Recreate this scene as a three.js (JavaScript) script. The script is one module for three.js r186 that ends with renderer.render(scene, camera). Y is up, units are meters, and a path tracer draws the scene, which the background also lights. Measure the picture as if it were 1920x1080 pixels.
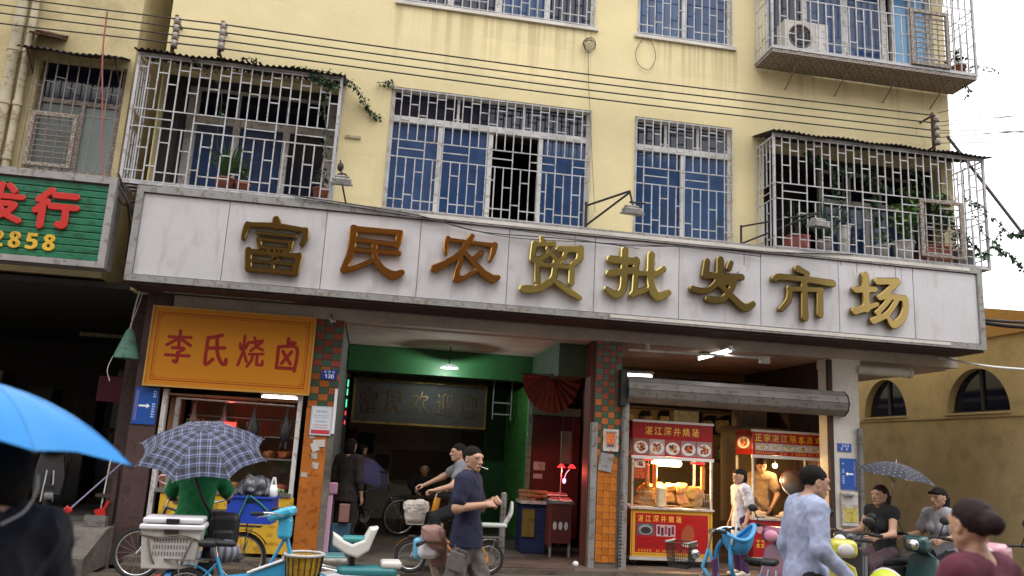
import * as THREE from 'three';
import { mergeGeometries, mergeVertices, toCreasedNormals } from 'three/addons/utils/BufferGeometryUtils.js';
import { RoundedBoxGeometry } from 'three/addons/geometries/RoundedBoxGeometry.js';
import { FontLoader } from 'three/addons/loaders/FontLoader.js';
import { TextGeometry } from 'three/addons/geometries/TextGeometry.js';
import { RectAreaLightUniformsLib } from 'three/addons/lights/RectAreaLightUniformsLib.js';

// ------------------------------------------------------------------ camera, sky, sun, exposure
const scene = new THREE.Scene();
const camera = new THREE.PerspectiveCamera(39.6, 1920 / 1080, 0.05, 400);
camera.position.set(0, 1.72, 11.6);
camera.rotation.order = 'YXZ';
camera.rotation.set(THREE.MathUtils.degToRad(11.492), THREE.MathUtils.degToRad(-9.26), THREE.MathUtils.degToRad(3.09));
camera.focus = 11; camera.userData.fStop = 1.5;
scene.add(camera);
RectAreaLightUniformsLib.init();
{ // overcast sky: bright overhead, a little dimmer and bluer low down
  const W = 64, H = 32, d = new Float32Array(W * H * 4);
  for (let r = 0; r < H; r++) for (let c = 0; c < W; c++) {
    const el = ((r + 0.5) / H - 0.5) * Math.PI, s = Math.sin(el), i = (r * W + c) * 4;
    const L = s > 0 ? 1.25 + 0.75 * s : 0.3;
    d[i] = L * 1.0; d[i + 1] = L * 1.0; d[i + 2] = L * 1.03; d[i + 3] = 1;
  }
  const t = new THREE.DataTexture(d, W, H, THREE.RGBAFormat, THREE.FloatType);
  t.mapping = THREE.EquirectangularReflectionMapping; t.magFilter = THREE.LinearFilter; t.minFilter = THREE.LinearFilter; t.needsUpdate = true;
  scene.background = t; scene.environment = t;
}
const sun = new THREE.DirectionalLight(new THREE.Color(1, 0.95, 0.86), 0.7);
sun.position.set(5, 26, 11); sun.target.position.set(2, 3, 0); sun.castShadow = true; sun.shadow.radius = 30;
sun.shadow.mapSize.set(2048, 2048); Object.assign(sun.shadow.camera, { left: -16, right: 16, top: 16, bottom: -16, near: 1, far: 70 });
scene.add(sun, sun.target);
const renderer = new THREE.WebGLRenderer({ antialias: true });
renderer.toneMapping = THREE.LinearToneMapping;
renderer.toneMappingExposure = 1.5;
renderer.shadowMap.enabled = true;

// ------------------------------------------------------------------ helpers
let seed = 20240611;
const rnd = () => { seed = (seed + 0x6d2b79f5) | 0; let t = Math.imul(seed ^ (seed >>> 15), 1 | seed); t = (t + Math.imul(t ^ (t >>> 7), 61 | t)) ^ t; return ((t ^ (t >>> 14)) >>> 0) / 4294967296; };
const rr = (a, b) => a + (b - a) * rnd();
const V = (x, y, z) => new THREE.Vector3(x, y, z);
const PI = Math.PI, lerp = (a, b, t) => a + (b - a) * t;
const used = new Map();
function numbered(name) { const n = used.get(name) ?? 0; used.set(name, n + 1); return n ? name + '_' + String(n).padStart(3, '0') : name; }
function tag(o, label, category, group) { o.userData.label = label; if (category) o.userData.category = category; if (group) o.userData.group = group; return o; }
function thing(name, label, category, pos = [0, 0, 0], turn = 0, group) {
  const o = new THREE.Group(); o.name = numbered(name); o.position.set(...pos); o.rotation.y = turn; scene.add(o);
  return tag(o, label, category, group);
}
function sub(name, parent, pos = [0, 0, 0], label) { const o = new THREE.Group(); o.name = name; o.position.set(...pos); parent.add(o); if (label) o.userData.label = label; return o; }
function copyOf(src, pos, turn, label) { const c = src.clone(); c.name = numbered(src.name.replace(/_\d+$/, '')); c.userData = { ...src.userData, label }; c.position.set(...pos); c.rotation.y = turn; scene.add(c); return c; }
// geometry: everything is brought to position + normal + uv, no index
function uvBox(g, k = 1) {
  const p = g.attributes.position, n = g.attributes.normal, uv = new Float32Array(p.count * 2);
  for (let i = 0; i < p.count; i++) {
    const ax = Math.abs(n.getX(i)), ay = Math.abs(n.getY(i)), az = Math.abs(n.getZ(i));
    if (ax > ay && ax > az) { uv[i * 2] = p.getZ(i) * k; uv[i * 2 + 1] = p.getY(i) * k; }
    else if (ay > az) { uv[i * 2] = p.getX(i) * k; uv[i * 2 + 1] = p.getZ(i) * k; }
    else { uv[i * 2] = p.getX(i) * k; uv[i * 2 + 1] = p.getY(i) * k; }
  }
  g.setAttribute('uv', new THREE.BufferAttribute(uv, 2)); return g;
}
function flat(g) {
  let h = g.index ? g.toNonIndexed() : g;
  for (const k of Object.keys(h.attributes)) if (!['position', 'normal', 'uv'].includes(k)) h.deleteAttribute(k);
  if (!h.attributes.normal) h.computeVertexNormals();
  return h;
}
const join = (gs) => { gs = [].concat(gs).map(flat).map((g) => (g.attributes.uv ? g : uvBox(g))); return gs.length === 1 ? gs[0] : mergeGeometries(gs); };
function part(name, gs, m, parent, label, ownUv) {
  const g = join(gs); if (!ownUv) uvBox(g);
  const o = new THREE.Mesh(g, m); o.name = name; o.castShadow = o.receiveShadow = true; parent.add(o);
  if (label) o.userData.label = label;
  return o;
}
const parts = (name, gs, m, parent, label) => gs.forEach((g) => part(name, g, m, parent, label));
const stuff = (o) => { o.userData.kind = 'stuff'; return o; };
function struct(name, gs, m) { const o = part(numbered(name), gs, m, scene); o.userData.kind = 'structure'; return o; }
function solo(name, label, category, gs, m, pos, turn = 0, group, ownUv) {
  const o = part(numbered(name), gs, m, scene, null, ownUv); if (pos) o.position.set(...pos); o.rotation.y = turn; return tag(o, label, category, group);
}
const mv = (g, x, y, z, rx = 0, ry = 0, rz = 0) => { if (rx || ry || rz) g.applyMatrix4(new THREE.Matrix4().makeRotationFromEuler(new THREE.Euler(rx, ry, rz))); return g.translate(x, y, z); };
const bx = (w, h, d, x = 0, y = 0, z = 0, rx, ry, rz) => mv(new THREE.BoxGeometry(w, h, d), x, y, z, rx, ry, rz);
const bb = (x0, x1, y0, y1, z0, z1) => bx(x1 - x0, y1 - y0, z1 - z0, (x0 + x1) / 2, (y0 + y1) / 2, (z0 + z1) / 2);
const rb = (w, h, d, r, x = 0, y = 0, z = 0, rx, ry, rz) => mv(new RoundedBoxGeometry(w, h, d, 2, Math.min(r, w / 2.01, h / 2.01, d / 2.01)), x, y, z, rx, ry, rz);
const cyl = (r0, r1, h, x, y, z, n = 14, rx, ry, rz) => mv(new THREE.CylinderGeometry(r1, r0, h, n), x, y, z, rx, ry, rz);
const ball = (r, x, y, z, sx = 1, sy = 1, sz = 1, n = 14) => new THREE.SphereGeometry(r, n, Math.ceil(n * 0.7)).scale(sx, sy, sz).translate(x, y, z);
function bar(a, b, r, n = 8, r2 = r) { // round bar between two points
  const A = V(...a), B = V(...b), d = B.clone().sub(A), L = d.length();
  const g = new THREE.CylinderGeometry(r2, r, L, n); g.applyQuaternion(new THREE.Quaternion().setFromUnitVectors(V(0, 1, 0), d.normalize()));
  return g.translate((A.x + B.x) / 2, (A.y + B.y) / 2, (A.z + B.z) / 2);
}
function tube(pts, r, n = 8, seg, closed = false) { return new THREE.TubeGeometry(new THREE.CatmullRomCurve3(pts.map((p) => V(...p)), closed, 'centripetal'), seg ?? pts.length * 5, r, n, closed); }
const lathe = (pts, n = 20) => new THREE.LatheGeometry(pts.map((p) => new THREE.Vector2(p[0], p[1])), n);
const ring = (R, r, x, y, z, rx = 0, ry = 0, n = 28, m = 8, arc) => mv(new THREE.TorusGeometry(R, r, m, n, arc), x, y, z, rx, ry);
function plate(w, h, t, x = 0, y = 0, z = 0) { return new THREE.BoxGeometry(w, h, t).translate(x, y, z); } // front face keeps uv 0..1
function extr(pts, depth, holes = [], bevel = 0) {
  const s = new THREE.Shape(pts.map((p) => new THREE.Vector2(p[0], p[1])));
  for (const h of holes) s.holes.push(new THREE.Path(h.map((p) => new THREE.Vector2(p[0], p[1]))));
  return new THREE.ExtrudeGeometry(s, { depth, bevelEnabled: bevel > 0, bevelSize: bevel, bevelThickness: bevel, bevelSegments: 2, curveSegments: 12 });
}
const rect = (x0, x1, y0, y1) => [[x0, y0], [x1, y0], [x1, y1], [x0, y1]];

// ------------------------------------------------------------------ noise and textures
const hash2 = (x, y, s) => { let h = Math.imul(x, 374761393) ^ Math.imul(y, 668265263) ^ Math.imul(s, 974711); h = Math.imul(h ^ (h >>> 13), 1274126177); return ((h ^ (h >>> 16)) >>> 0) / 4294967296; };
function vnoise(x, y, p, s) { // period p
  const ix = Math.floor(x), iy = Math.floor(y), fx = x - ix, fy = y - iy, u = fx * fx * (3 - 2 * fx), v = fy * fy * (3 - 2 * fy), w = (a) => ((a % p) + p) % p;
  return lerp(lerp(hash2(w(ix), w(iy), s), hash2(w(ix + 1), w(iy), s), u), lerp(hash2(w(ix), w(iy + 1), s), hash2(w(ix + 1), w(iy + 1), s), u), v);
}
function fbm(x, y, p, s, o = 5) { let a = 0.5, v = 0, t = 0; for (let i = 0; i < o; i++) { v += a * vnoise(x * p, y * p, p, s + i); t += a; a *= 0.5; p *= 2; } return v / t; }
const sstep = (a, b, x) => { const t = Math.min(1, Math.max(0, (x - a) / (b - a))); return t * t * (3 - 2 * t); };
function tex(n, metres, fn, srgb = true) { // fn(u, v) -> [r, g, b] 0..1 in sRGB-ish values
  const d = new Uint8Array(n * n * 4);
  for (let y = 0; y < n; y++) for (let x = 0; x < n; x++) {
    const c = fn(x / n, y / n), i = (y * n + x) * 4;
    for (let k = 0; k < 3; k++) d[i + k] = Math.max(0, Math.min(255, (Array.isArray(c) ? c[k] : c) * 255)); d[i + 3] = 255;
  }
  const t = new THREE.DataTexture(d, n, n); t.wrapS = t.wrapT = THREE.RepeatWrapping; t.magFilter = THREE.LinearFilter; t.minFilter = THREE.LinearMipmapLinearFilter; t.generateMipmaps = true;
  t.repeat.set(1 / metres, 1 / metres); if (srgb) t.colorSpace = THREE.SRGBColorSpace; t.needsUpdate = true; return t;
}
const again = (t, m) => { const c = t.clone(); c.repeat.set(1 / m, 1 / m); c.needsUpdate = true; return c; };
const T = {};
T.plaster = tex(512, 4.3, (u, v) => { // soft mottling with vertical rain streaks
  const m = fbm(u, v, 4, 1), st = fbm(u, v * 0.25, 32, 9, 3), f = fbm(u, v, 64, 5, 2), streak = sstep(0.56, 0.8, st) * sstep(0.3, 0.7, fbm(u, v, 5, 21));
  const k = 0.94 + 0.09 * (m - 0.5) + 0.03 * (f - 0.5) - 0.07 * streak; return [k, k * (0.995 - 0.01 * streak), k * (0.985 - 0.03 * streak)];
});
T.grime = tex(512, 2.7, (u, v) => { const a = fbm(u, v, 5, 31), b = sstep(0.5, 0.78, fbm(u, v, 9, 41)), f = fbm(u, v, 90, 51, 2); const k = 0.93 + 0.22 * (a - 0.5) - 0.07 * b + 0.07 * (f - 0.5); return [k, k * 0.985, k * 0.96]; });
T.conc = tex(1024, 3.6, (u, v) => {
  const a = fbm(u, v, 4, 61, 6), b = sstep(0.52, 0.72, fbm(u, v, 7, 71)), f = fbm(u, v, 180, 81, 2), g = fbm(u, v, 30, 83, 3); const sp = hash2(Math.floor(u * 160), Math.floor(v * 160), 3) > 0.985 ? 0.12 : 0;
  const k = 0.78 + 0.34 * (a - 0.5) - 0.2 * b + 0.22 * (f - 0.5) + 0.16 * (g - 0.5) - sp; return [k, k * 0.97, k * 0.93];
});
T.fine = tex(256, 0.5, (u, v) => 0.5 + 0.6 * (fbm(u, v, 16, 91, 4) - 0.5), false);
T.cloth = tex(256, 0.16, (u, v) => { const k = 0.9 + 0.06 * Math.sin(u * 2 * PI * 50) * Math.sin(v * 2 * PI * 50) + 0.2 * (fbm(u, v, 6, 101) - 0.5); return k; });
T.worn = tex(512, 1.3, (u, v) => { const a = fbm(u, v, 6, 111), s = sstep(0.62, 0.7, fbm(u, v, 24, 121, 3)); const k = 0.93 + 0.2 * (a - 0.5) - 0.13 * s; return [k, k * (1 - 0.05 * s), k * (1 - 0.12 * s)]; });
T.rust = tex(256, 0.9, (u, v) => { const a = fbm(u, v, 8, 131), s = sstep(0.45, 0.65, fbm(u, v, 12, 141)); return [lerp(0.9, 0.7, s) + 0.2 * (a - 0.5), lerp(0.9, 0.6, s) + 0.2 * (a - 0.5), lerp(0.89, 0.53, s) + 0.18 * (a - 0.5)]; });
T.rough = tex(256, 1.1, (u, v) => 0.62 + 0.55 * (fbm(u, v, 8, 151) - 0.5), false);
{ // the street front in one piece: mottled render, patched areas, rain marks under sills and fittings
  const W = 1200, H = 828, d = new Uint8Array(W * H * 4), sills = [[-0.2, 3.1, 5.07, 0.3], [3.7, 5.5, 5.07, 0.3], [-0.2, 3.1, 8.48, 1.1], [3.7, 5.5, 8.48, 1.0], [5.8, 9.42, 8.3, 0.7], [-3.45, -0.8, 4.98, 0.3], [-3.4, -2.5, 7.1, 0.5], [8.7, 9.1, 7.0, 0.5], [-3.45, 9.42, 12, 1.2]], patch = [[1.2, 2.6, 7.5, 8.1], [4.2, 5.6, 7.3, 7.9], [-0.7, -0.3, 5.3, 5.9], [5.5, 5.8, 5.6, 6.4], [6.2, 8.4, 7.35, 7.8]];
  for (let j = 0; j < H; j++) for (let i = 0; i < W; i++) {
    const x = -3.45 + (12.87 * i) / W, y = 3.62 + (8.88 * j) / H, u = i / W, v = j / H; let k = 0.95 + 0.1 * (fbm(u, v, 6, 201) - 0.5) + 0.05 * (fbm(u, v, 40, 211, 3) - 0.5) + 0.03 * (hash2(i, j, 3) - 0.5), s = 0;
    for (const [a, b, yb, L] of sills) if (x > a && x < b && y < yb) { const n = vnoise(x * 9 + 50, 3, 4096, 221) * 0.6 + vnoise(x * 31 + 50, y * 0.7, 4096, 223) * 0.4, len = L * (0.3 + n); const f = Math.max(0, 1 - (yb - y) / len); s += f * sstep(0.42, 0.8, n); }
    if (y < 5.3) s += 0.35 * (1 - (y - 4.9) / 0.4) * fbm(u, v, 30, 231, 3); for (const [a, b, c, e] of patch) { const q = 0.1 * (fbm(u, v, 24, 241, 3) - 0.5); if (x > a + q && x < b + q && y > c + q && y < e + q) k += 0.022; }
    const cr = Math.abs(fbm(u * 1.0, v, 7, 251, 4) - 0.52) < 0.0016 && fbm(u, v, 5, 261) > 0.5 ? 0.1 : 0; s = Math.min(1, Math.max(0, s)); const o = (j * W + i) * 4; d[o] = 255 * Math.min(1, k - 0.12 * s - cr); d[o + 1] = 255 * Math.min(1, k - 0.13 * s - cr); d[o + 2] = 255 * Math.min(1, k * 0.99 - 0.135 * s - cr); d[o + 3] = 255;
  }
  const t = new THREE.DataTexture(d, W, H); t.wrapS = t.wrapT = THREE.RepeatWrapping; t.magFilter = THREE.LinearFilter; t.minFilter = THREE.LinearMipmapLinearFilter; t.generateMipmaps = true; t.colorSpace = THREE.SRGBColorSpace; t.repeat.set(1 / 12.87, 1 / 8.88); t.offset.set(3.45 / 12.87, -3.62 / 8.88); t.needsUpdate = true; T.front = t;
}
const lin = (r, g, b) => new THREE.Color().setRGB(r, g, b);
function M(c, rough = 0.8, o = {}) { // c: linear base colour
  const { map, bump, bs, phys, ...rest } = o;
  const m = new (phys ? THREE.MeshPhysicalMaterial : THREE.MeshStandardMaterial)({ color: lin(...c), roughness: rough, ...rest });
  if (map) m.map = map; if (bump) { m.bumpMap = bump; m.bumpScale = bs ?? 0.004; }
  return m;
}
// ------------------------------------------------------------------ lettering: brush strokes in a 100 x 100 box, "x,y,w x,y,w / ..."
const GL = {};
const glyph = (ch, s, w = 9) => { GL[ch] = s.split('/').map((k) => k.trim().split(/\s+/).map((p) => { const q = p.split(',').map(Number); return [q[0], q[1], q[2] ?? w]; })); };
// clerical-style letters of the big sign
glyph('fu', '48,3,12 50,14,15/10,17,9 50,14,10 91,18,9/9,17,11 6,30,9 5,43,7/91,18,11 92,30,10 88,44,8/24,30,7 77,31,7/27,41,7 73,42,7/27,41,8 29,55,8/73,42,8 71,56,8/29,55,7 71,56,7/14,65,10 86,66,10/14,63,11 17,96,11/86,65,11 83,97,11/17,96,10 83,97,10/50,66,7 50,96,7/18,81,6 82,82,6');
glyph('min', '16,7,12 87,6,11/86,7,12 85,22,11 83,34,9/16,27,9 83,30,10/16,47,9 87,46,10/15,6,14 14,50,13 6,84,11 5,89,10/6,88,11 22,82,9 46,66,8/49,30,10 50,52,10 60,76,12 80,90,16 95,82,9');
glyph('nong', '56,3,10 51,16,12 40,42,11 22,62,12 5,76,15/21,15,9 90,18,9/21,13,11 19,30,9 20,45,6/90,17,12 88,34,10 84,50,6/43,34,9 60,56,10 76,77,14 90,87,16 98,82,9/71,36,11 63,46,9 56,53,7/43,50,9 38,76,10 37,94,12 48,90,9 66,72,7');
glyph('mao', '31,2,7 34,9,8/20,13,10 18,36,9 19,41,8/21,14,8 52,10,9/18,41,9 32,37,8 47,26,8/42,20,7 57,36,9/60,18,9 97,15,12/97,15,13 96,32,11 84,43,8/75,18,9 70,32,8 56,42,9/26,47,9 28,77,10/26,47,8 84,47,9/84,47,10 84,74,10/56,54,10 52,72,11 30,88,12 5,91,12/62,77,10 80,88,11 99,98,8');
glyph('pi', '30,5,14 30,50,13 28,80,13 18,89,13 4,80,9/9,24,14 48,24,13/7,51,11 26,46,13 44,40,12/48,20,11 46,82,11/43,86,11 62,75,11/49,46,9 65,44,9/70,9,14 70,60,13 80,86,16 97,77,11/75,46,11 89,33,11');
glyph('fa', '25,10,12 22,36,13/22,37,13 50,35,11 80,34,12/46,5,14 44,40,13 32,60,11 18,67,11 2,64,11/63,8,10 60,19,11/44,47,11 68,46,11/68,45,12 62,62,11 48,80,12 27,81,12/46,52,10 64,72,12 84,91,15 98,83,11');
glyph('shi', '40,7,14 56,14,9/4,29,13 12,25,12 50,25,12 95,28,14/26,45,11 77,42,11/27,44,11 25,66,12 13,84,10/75,44,13 74,88,13/50,25,12 50,96,14');
glyph('chang', '24,5,15 24,70,14/6,34,13 40,30,12/4,75,15 26,66,13 43,58,9/45,14,14 80,10,13/80,12,13 62,32,11 49,44,10/48,45,12 60,42,11 92,42,13/92,43,14 92,64,13 84,84,14 70,95,15 62,84,9/64,48,10 54,62,10 42,75,10/77,50,10 60,76,11 35,91,13');
// plain strokes for the smaller writing
glyph('xing', '36,4 8,30/28,34 4,58/20,48 20,97/46,16 97,16/40,45 100,45/76,45 76,90 62,90', 17);
glyph('fa2', '24,4 20,32/4,34 96,34/46,4 38,50 8,92/64,6 76,18/36,54 80,54 62,78 30,96/44,58 66,80 96,94', 15);
glyph('li', '12,22 90,20/50,2 50,46/48,24 8,46/52,24 92,44/28,54 70,54 50,68/50,66 50,94 38,92/8,76 92,75', 10);
glyph('shi4', '70,6 20,18/20,16 20,93 46,80/22,48 84,44/52,14 60,60 78,88 93,92 94,78', 11);
glyph('shao', '20,4 20,48 6,92/6,28 10,44/36,22 28,40/22,50 36,80/44,22 88,14/56,6 66,34 92,42/84,20 48,46/44,57 95,54/58,56 54,76 40,94/74,56 74,87 95,88 95,76', 9);
glyph('lu', '50,2 50,26/50,14 76,14/16,29 16,92/16,29 84,29 84,98/16,92 84,92/34,42 66,78/66,42 34,78', 11);
glyph('huan', '6,22 40,22 30,50 8,82/10,38 40,80/60,4 50,34/56,22 92,22 86,38/72,32 70,54 48,94/70,56 95,94');
glyph('ying', '12,10 20,20/6,40 24,40 22,78 6,86/10,86 40,92 96,92/56,6 38,14 38,70 54,60/64,14 90,14 90,62 80,62/64,14 64,84');
glyph('nin', '26,4 8,36/18,24 18,66/50,4 36,28/46,16 92,16 86,28/66,18 66,58 58,54/48,32 38,50/82,32 94,48/14,76 8,92/32,72 34,96 70,96 74,84/50,70 54,82/84,74 94,88', 8);
glyph('zhan', '10,8 18,18/4,34 14,42/4,94 20,62/28,18 96,18/44,4 44,60/80,4 80,60/44,32 80,32/44,46 80,46/26,60 98,60/34,60 34,92 94,92/50,64 46,82/68,64 76,80', 7);
glyph('jiang', '10,8 20,18/4,36 16,44/4,94 22,62/36,16 94,16/64,16 64,88/30,88 98,88');
glyph('shen', '10,8 18,18/4,36 14,44/4,94 20,62/34,20 34,8 94,8 92,20/52,16 40,34/72,16 88,30/32,50 96,50/64,36 64,98/62,54 32,84/66,54 96,82', 8);
glyph('jing', '10,28 92,28/4,58 98,58/34,6 34,60 14,96/68,6 68,96');
glyph('zhu', '30,4 8,26/12,10 28,36 26,90 12,86/26,46 6,74/44,22 84,22/62,4 62,44/36,44 98,44/90,8 38,72/50,58 50,96/50,58 86,58 86,94/50,76 86,76/50,94 86,94', 8);
glyph('zheng', '8,10 92,10/52,10 52,92/52,50 86,50/22,38 22,92/4,92 98,92', 12);
glyph('zong', '50,2 50,12/10,30 10,16 92,16 90,28/28,38 74,38/12,56 90,56/50,56 50,94 40,92/28,66 14,86/70,66 88,84', 10);
glyph('ge', '8,6 8,98/8,6 32,6 22,36 32,60 14,66/38,8 98,8/50,20 86,20 86,38 50,38 50,20/42,98 42,50 94,50 94,94 84,94/56,56 62,66/80,56 74,66/52,70 84,70/68,70 68,96', 7);
glyph('shui', '50,4 50,94 38,88/8,32 38,32 10,84/84,18 58,42/54,36 70,66 96,86', 11);
glyph('zheng4', '8,14 92,14/34,4 34,24/66,4 66,24/26,32 72,32 52,42/52,40 52,66 42,64/12,46 36,46 12,68/84,38 66,50/60,48 90,68/20,76 80,76/14,84 8,98/36,84 40,96/58,84 62,96/82,84 92,98', 7);
glyph('ji', '6,18 42,18 8,88/10,36 44,86/68,2 58,14/54,16 54,50/54,16 88,16 86,38 76,38/64,26 70,32/54,50 94,50 92,94 80,92/44,72 82,72');
glyph('lu4', '8,8 36,8 36,34 8,34 8,8/22,34 22,88/22,58 38,58/8,48 8,90 40,80/62,4 46,34/56,16 88,16 46,54/58,26 96,54/52,60 90,60 90,94 52,94 52,60', 8);
function drawGlyph(c, ch, x, y, w, h, k = 1) {
  for (const s of GL[ch]) {
    for (let i = 0; i + 1 < s.length; i++) {
      const n = 14;
      for (let j = 0; j <= n; j++) {
        const t = j / n, p0 = s[Math.max(0, i - 1)], p1 = s[i], p2 = s[i + 1], p3 = s[Math.min(s.length - 1, i + 2)];
        const sm = s[0][2] >= 10 || s.length < 3 ? 1 : 0; // heavy strokes bend smoothly, thin ones stay angular
        const cr = (a) => (sm ? 0.5 * (2 * p1[a] + (p2[a] - p0[a]) * t + (2 * p0[a] - 5 * p1[a] + 4 * p2[a] - p3[a]) * t * t + (3 * p1[a] - p0[a] - 3 * p2[a] + p3[a]) * t * t * t) : lerp(p1[a], p2[a], t));
        const r = (lerp(p1[2], p2[2], t) / 200) * k * Math.min(w, h) * 1.02;
        c.beginPath(); c.arc(x + (cr(0) / 100) * w, y + (cr(1) / 100) * h, r, 0, 2 * PI); c.fill();
      }
    }
  }
}
function glyphGeo(ch, w, h, depth, bevel, k = 1) { // a slightly thinner brush is tried when an outline cannot be filled
  for (let q = k; q > k * 0.75; q -= 0.04) { const shapes = glyphShapes(ch, w, h, q); let ok = true; for (const s of shapes) { const { shape, holes } = s.extractPoints(1), want = Math.abs(THREE.ShapeUtils.area(shape)) - holes.reduce((a, h2) => a + Math.abs(THREE.ShapeUtils.area(h2)), 0); const P = [shape, ...holes].flat(); const got = THREE.ShapeUtils.triangulateShape(shape, holes).reduce((a, [i, j, l]) => a + Math.abs((P[j].x - P[i].x) * (P[l].y - P[i].y) - (P[l].x - P[i].x) * (P[j].y - P[i].y)) / 2, 0); if (Math.abs(got - want) > 0.01 * want) ok = false; } if (ok || q - 0.04 <= k * 0.75) return new THREE.ExtrudeGeometry(shapes, { depth, bevelEnabled: bevel > 0, bevelSize: bevel, bevelOffset: -bevel, bevelThickness: bevel, bevelSegments: 1 }); }
}
function glyphShapes(ch, w, h, k) { // solid letter: outline traced from the stroke mask, extruded with a rounded edge
  const S = 150, P = 16, H = Math.round((S * h) / w), cw = S + 2 * P, chh = H + 2 * P, cv = document.createElement('canvas'); cv.width = cw; cv.height = chh;
  const c = cv.getContext('2d'); c.fillStyle = '#fff'; drawGlyph(c, ch, P, P, S, H, k);
  const im = c.getImageData(0, 0, cw, chh).data; let f = new Float32Array(cw * chh); for (let i = 0; i < f.length; i++) f[i] = im[i * 4 + 3] / 255;
  for (let q = 0; q < 2; q++) { const g = f.slice(); for (let y = 1; y < chh - 1; y++) for (let x = 1; x < cw - 1; x++) { const i = y * cw + x; f[i] = (g[i] * 4 + 2 * (g[i - 1] + g[i + 1] + g[i - cw] + g[i + cw]) + g[i - cw - 1] + g[i - cw + 1] + g[i + cw - 1] + g[i + cw + 1]) / 16; } }
  const next = new Map(), key = (a) => a[0].toFixed(3) + ',' + a[1].toFixed(3), it = (a, b) => (0.5 - a) / (b - a);
  for (let y = 0; y < chh - 1; y++) for (let x = 0; x < cw - 1; x++) {
    const a = f[y * cw + x], b = f[y * cw + x + 1], d = f[(y + 1) * cw + x], e = f[(y + 1) * cw + x + 1], id = (a > 0.5) | ((b > 0.5) << 1) | ((e > 0.5) << 2) | ((d > 0.5) << 3);
    if (!id || id === 15) continue;
    const N = [x + it(a, b), y], E2 = [x + 1, y + it(b, e)], So = [x + it(d, e), y + 1], Wp = [x, y + it(a, d)];
    const sg = { 1: [[Wp, N]], 2: [[N, E2]], 3: [[Wp, E2]], 4: [[E2, So]], 5: [[Wp, N], [E2, So]], 6: [[N, So]], 7: [[Wp, So]], 8: [[So, Wp]], 9: [[So, N]], 10: [[N, E2], [So, Wp]], 11: [[So, E2]], 12: [[E2, Wp]], 13: [[E2, N]], 14: [[N, Wp]] }[id];
    for (const [p, q] of sg) next.set(key(p), [p, q]);
  }
  const loops = [];
  while (next.size) {
    const [k0, [p0]] = next.entries().next().value; const L = []; let k1 = k0;
    while (next.has(k1)) { const [p, q] = next.get(k1); next.delete(k1); L.push(p); k1 = key(q); }
    if (L.length > 8) loops.push(L);
  }
  const dp = (L) => { // Douglas-Peucker
    const keep = new Uint8Array(L.length); keep[0] = keep[L.length - 1] = 1; const st = [[0, L.length - 1]];
    while (st.length) { const [a, b] = st.pop(); let m = 0, mi = -1; const dx = L[b][0] - L[a][0], dy = L[b][1] - L[a][1], l = Math.hypot(dx, dy) || 1; for (let i = a + 1; i < b; i++) { const t = Math.max(0, Math.min(1, ((L[i][0] - L[a][0]) * dx + (L[i][1] - L[a][1]) * dy) / (l * l))), d = Math.hypot(L[i][0] - L[a][0] - t * dx, L[i][1] - L[a][1] - t * dy); if (d > m) { m = d; mi = i; } } if (m > 0.22) { keep[mi] = 1; st.push([a, mi], [mi, b]); } }
    return L.filter((_, i) => keep[i]);
  };
  const toM = (p) => new THREE.Vector2(((p[0] - P) / S - 0.5) * w, (0.5 - (p[1] - P) / H) * h);
  const shapes = loops.map((L) => { const pts = dp(L).map(toM); pts.pop(); return { pts, a: THREE.ShapeUtils.area(pts) }; }).filter((s) => s.pts.length > 3 && Math.abs(s.a) > 1e-5 * w);
  const big = Math.sign(shapes.reduce((m, s) => (Math.abs(s.a) > Math.abs(m.a) ? s : m)).a), outs = shapes.filter((s) => Math.sign(s.a) === big).map((s) => ({ ...s, shape: new THREE.Shape(s.pts) }));
  const inside = (p, L) => { let r = false; for (let i = 0, j = L.length - 1; i < L.length; j = i++) if (L[i].y > p.y !== L[j].y > p.y && p.x < ((L[j].x - L[i].x) * (p.y - L[i].y)) / (L[j].y - L[i].y) + L[i].x) r = !r; return r; };
  for (const s of shapes) if (Math.sign(s.a) !== big) outs.find((o) => inside(s.pts[0], o.pts))?.shape.holes.push(new THREE.Path(s.pts));
  return outs.map((o) => o.shape);
}
// printed boards: a canvas at px pixels per metre
function print(w, h, px, fn) {
  const cv = document.createElement('canvas'); cv.width = Math.round(w * px); cv.height = Math.round(h * px); const c = cv.getContext('2d'); c.scale(cv.width / w, cv.height / h); fn(c, w, h);
  const t = new THREE.CanvasTexture(cv); t.colorSpace = THREE.SRGBColorSpace; return t;
}
const box = (c, col, x, y, w, h) => { c.fillStyle = col; c.fillRect(x, y, w, h); };
const word = (c, col, chars, x, y, s, gap, h = s, k = 1) => { c.fillStyle = col; chars.forEach((ch, i) => drawGlyph(c, ch, x + i * (s + gap), y, s, h, k)); };
function rows(c, col, x, y, w, h, n, gap = 0.3) { // a line of print too small to read
  c.fillStyle = col; const s = w / n; for (let i = 0; i < n; i++) { if (rnd() < 0.12) continue; const a = s * (1 - gap); c.fillRect(x + i * s, y, a, h * 0.16); c.fillRect(x + i * s + a * rr(0.2, 0.6), y, a * 0.2, h); c.fillRect(x + i * s, y + h * rr(0.45, 0.6), a, h * 0.16); c.fillRect(x + i * s, y + h * 0.84, a, h * 0.16); }
}
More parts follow.
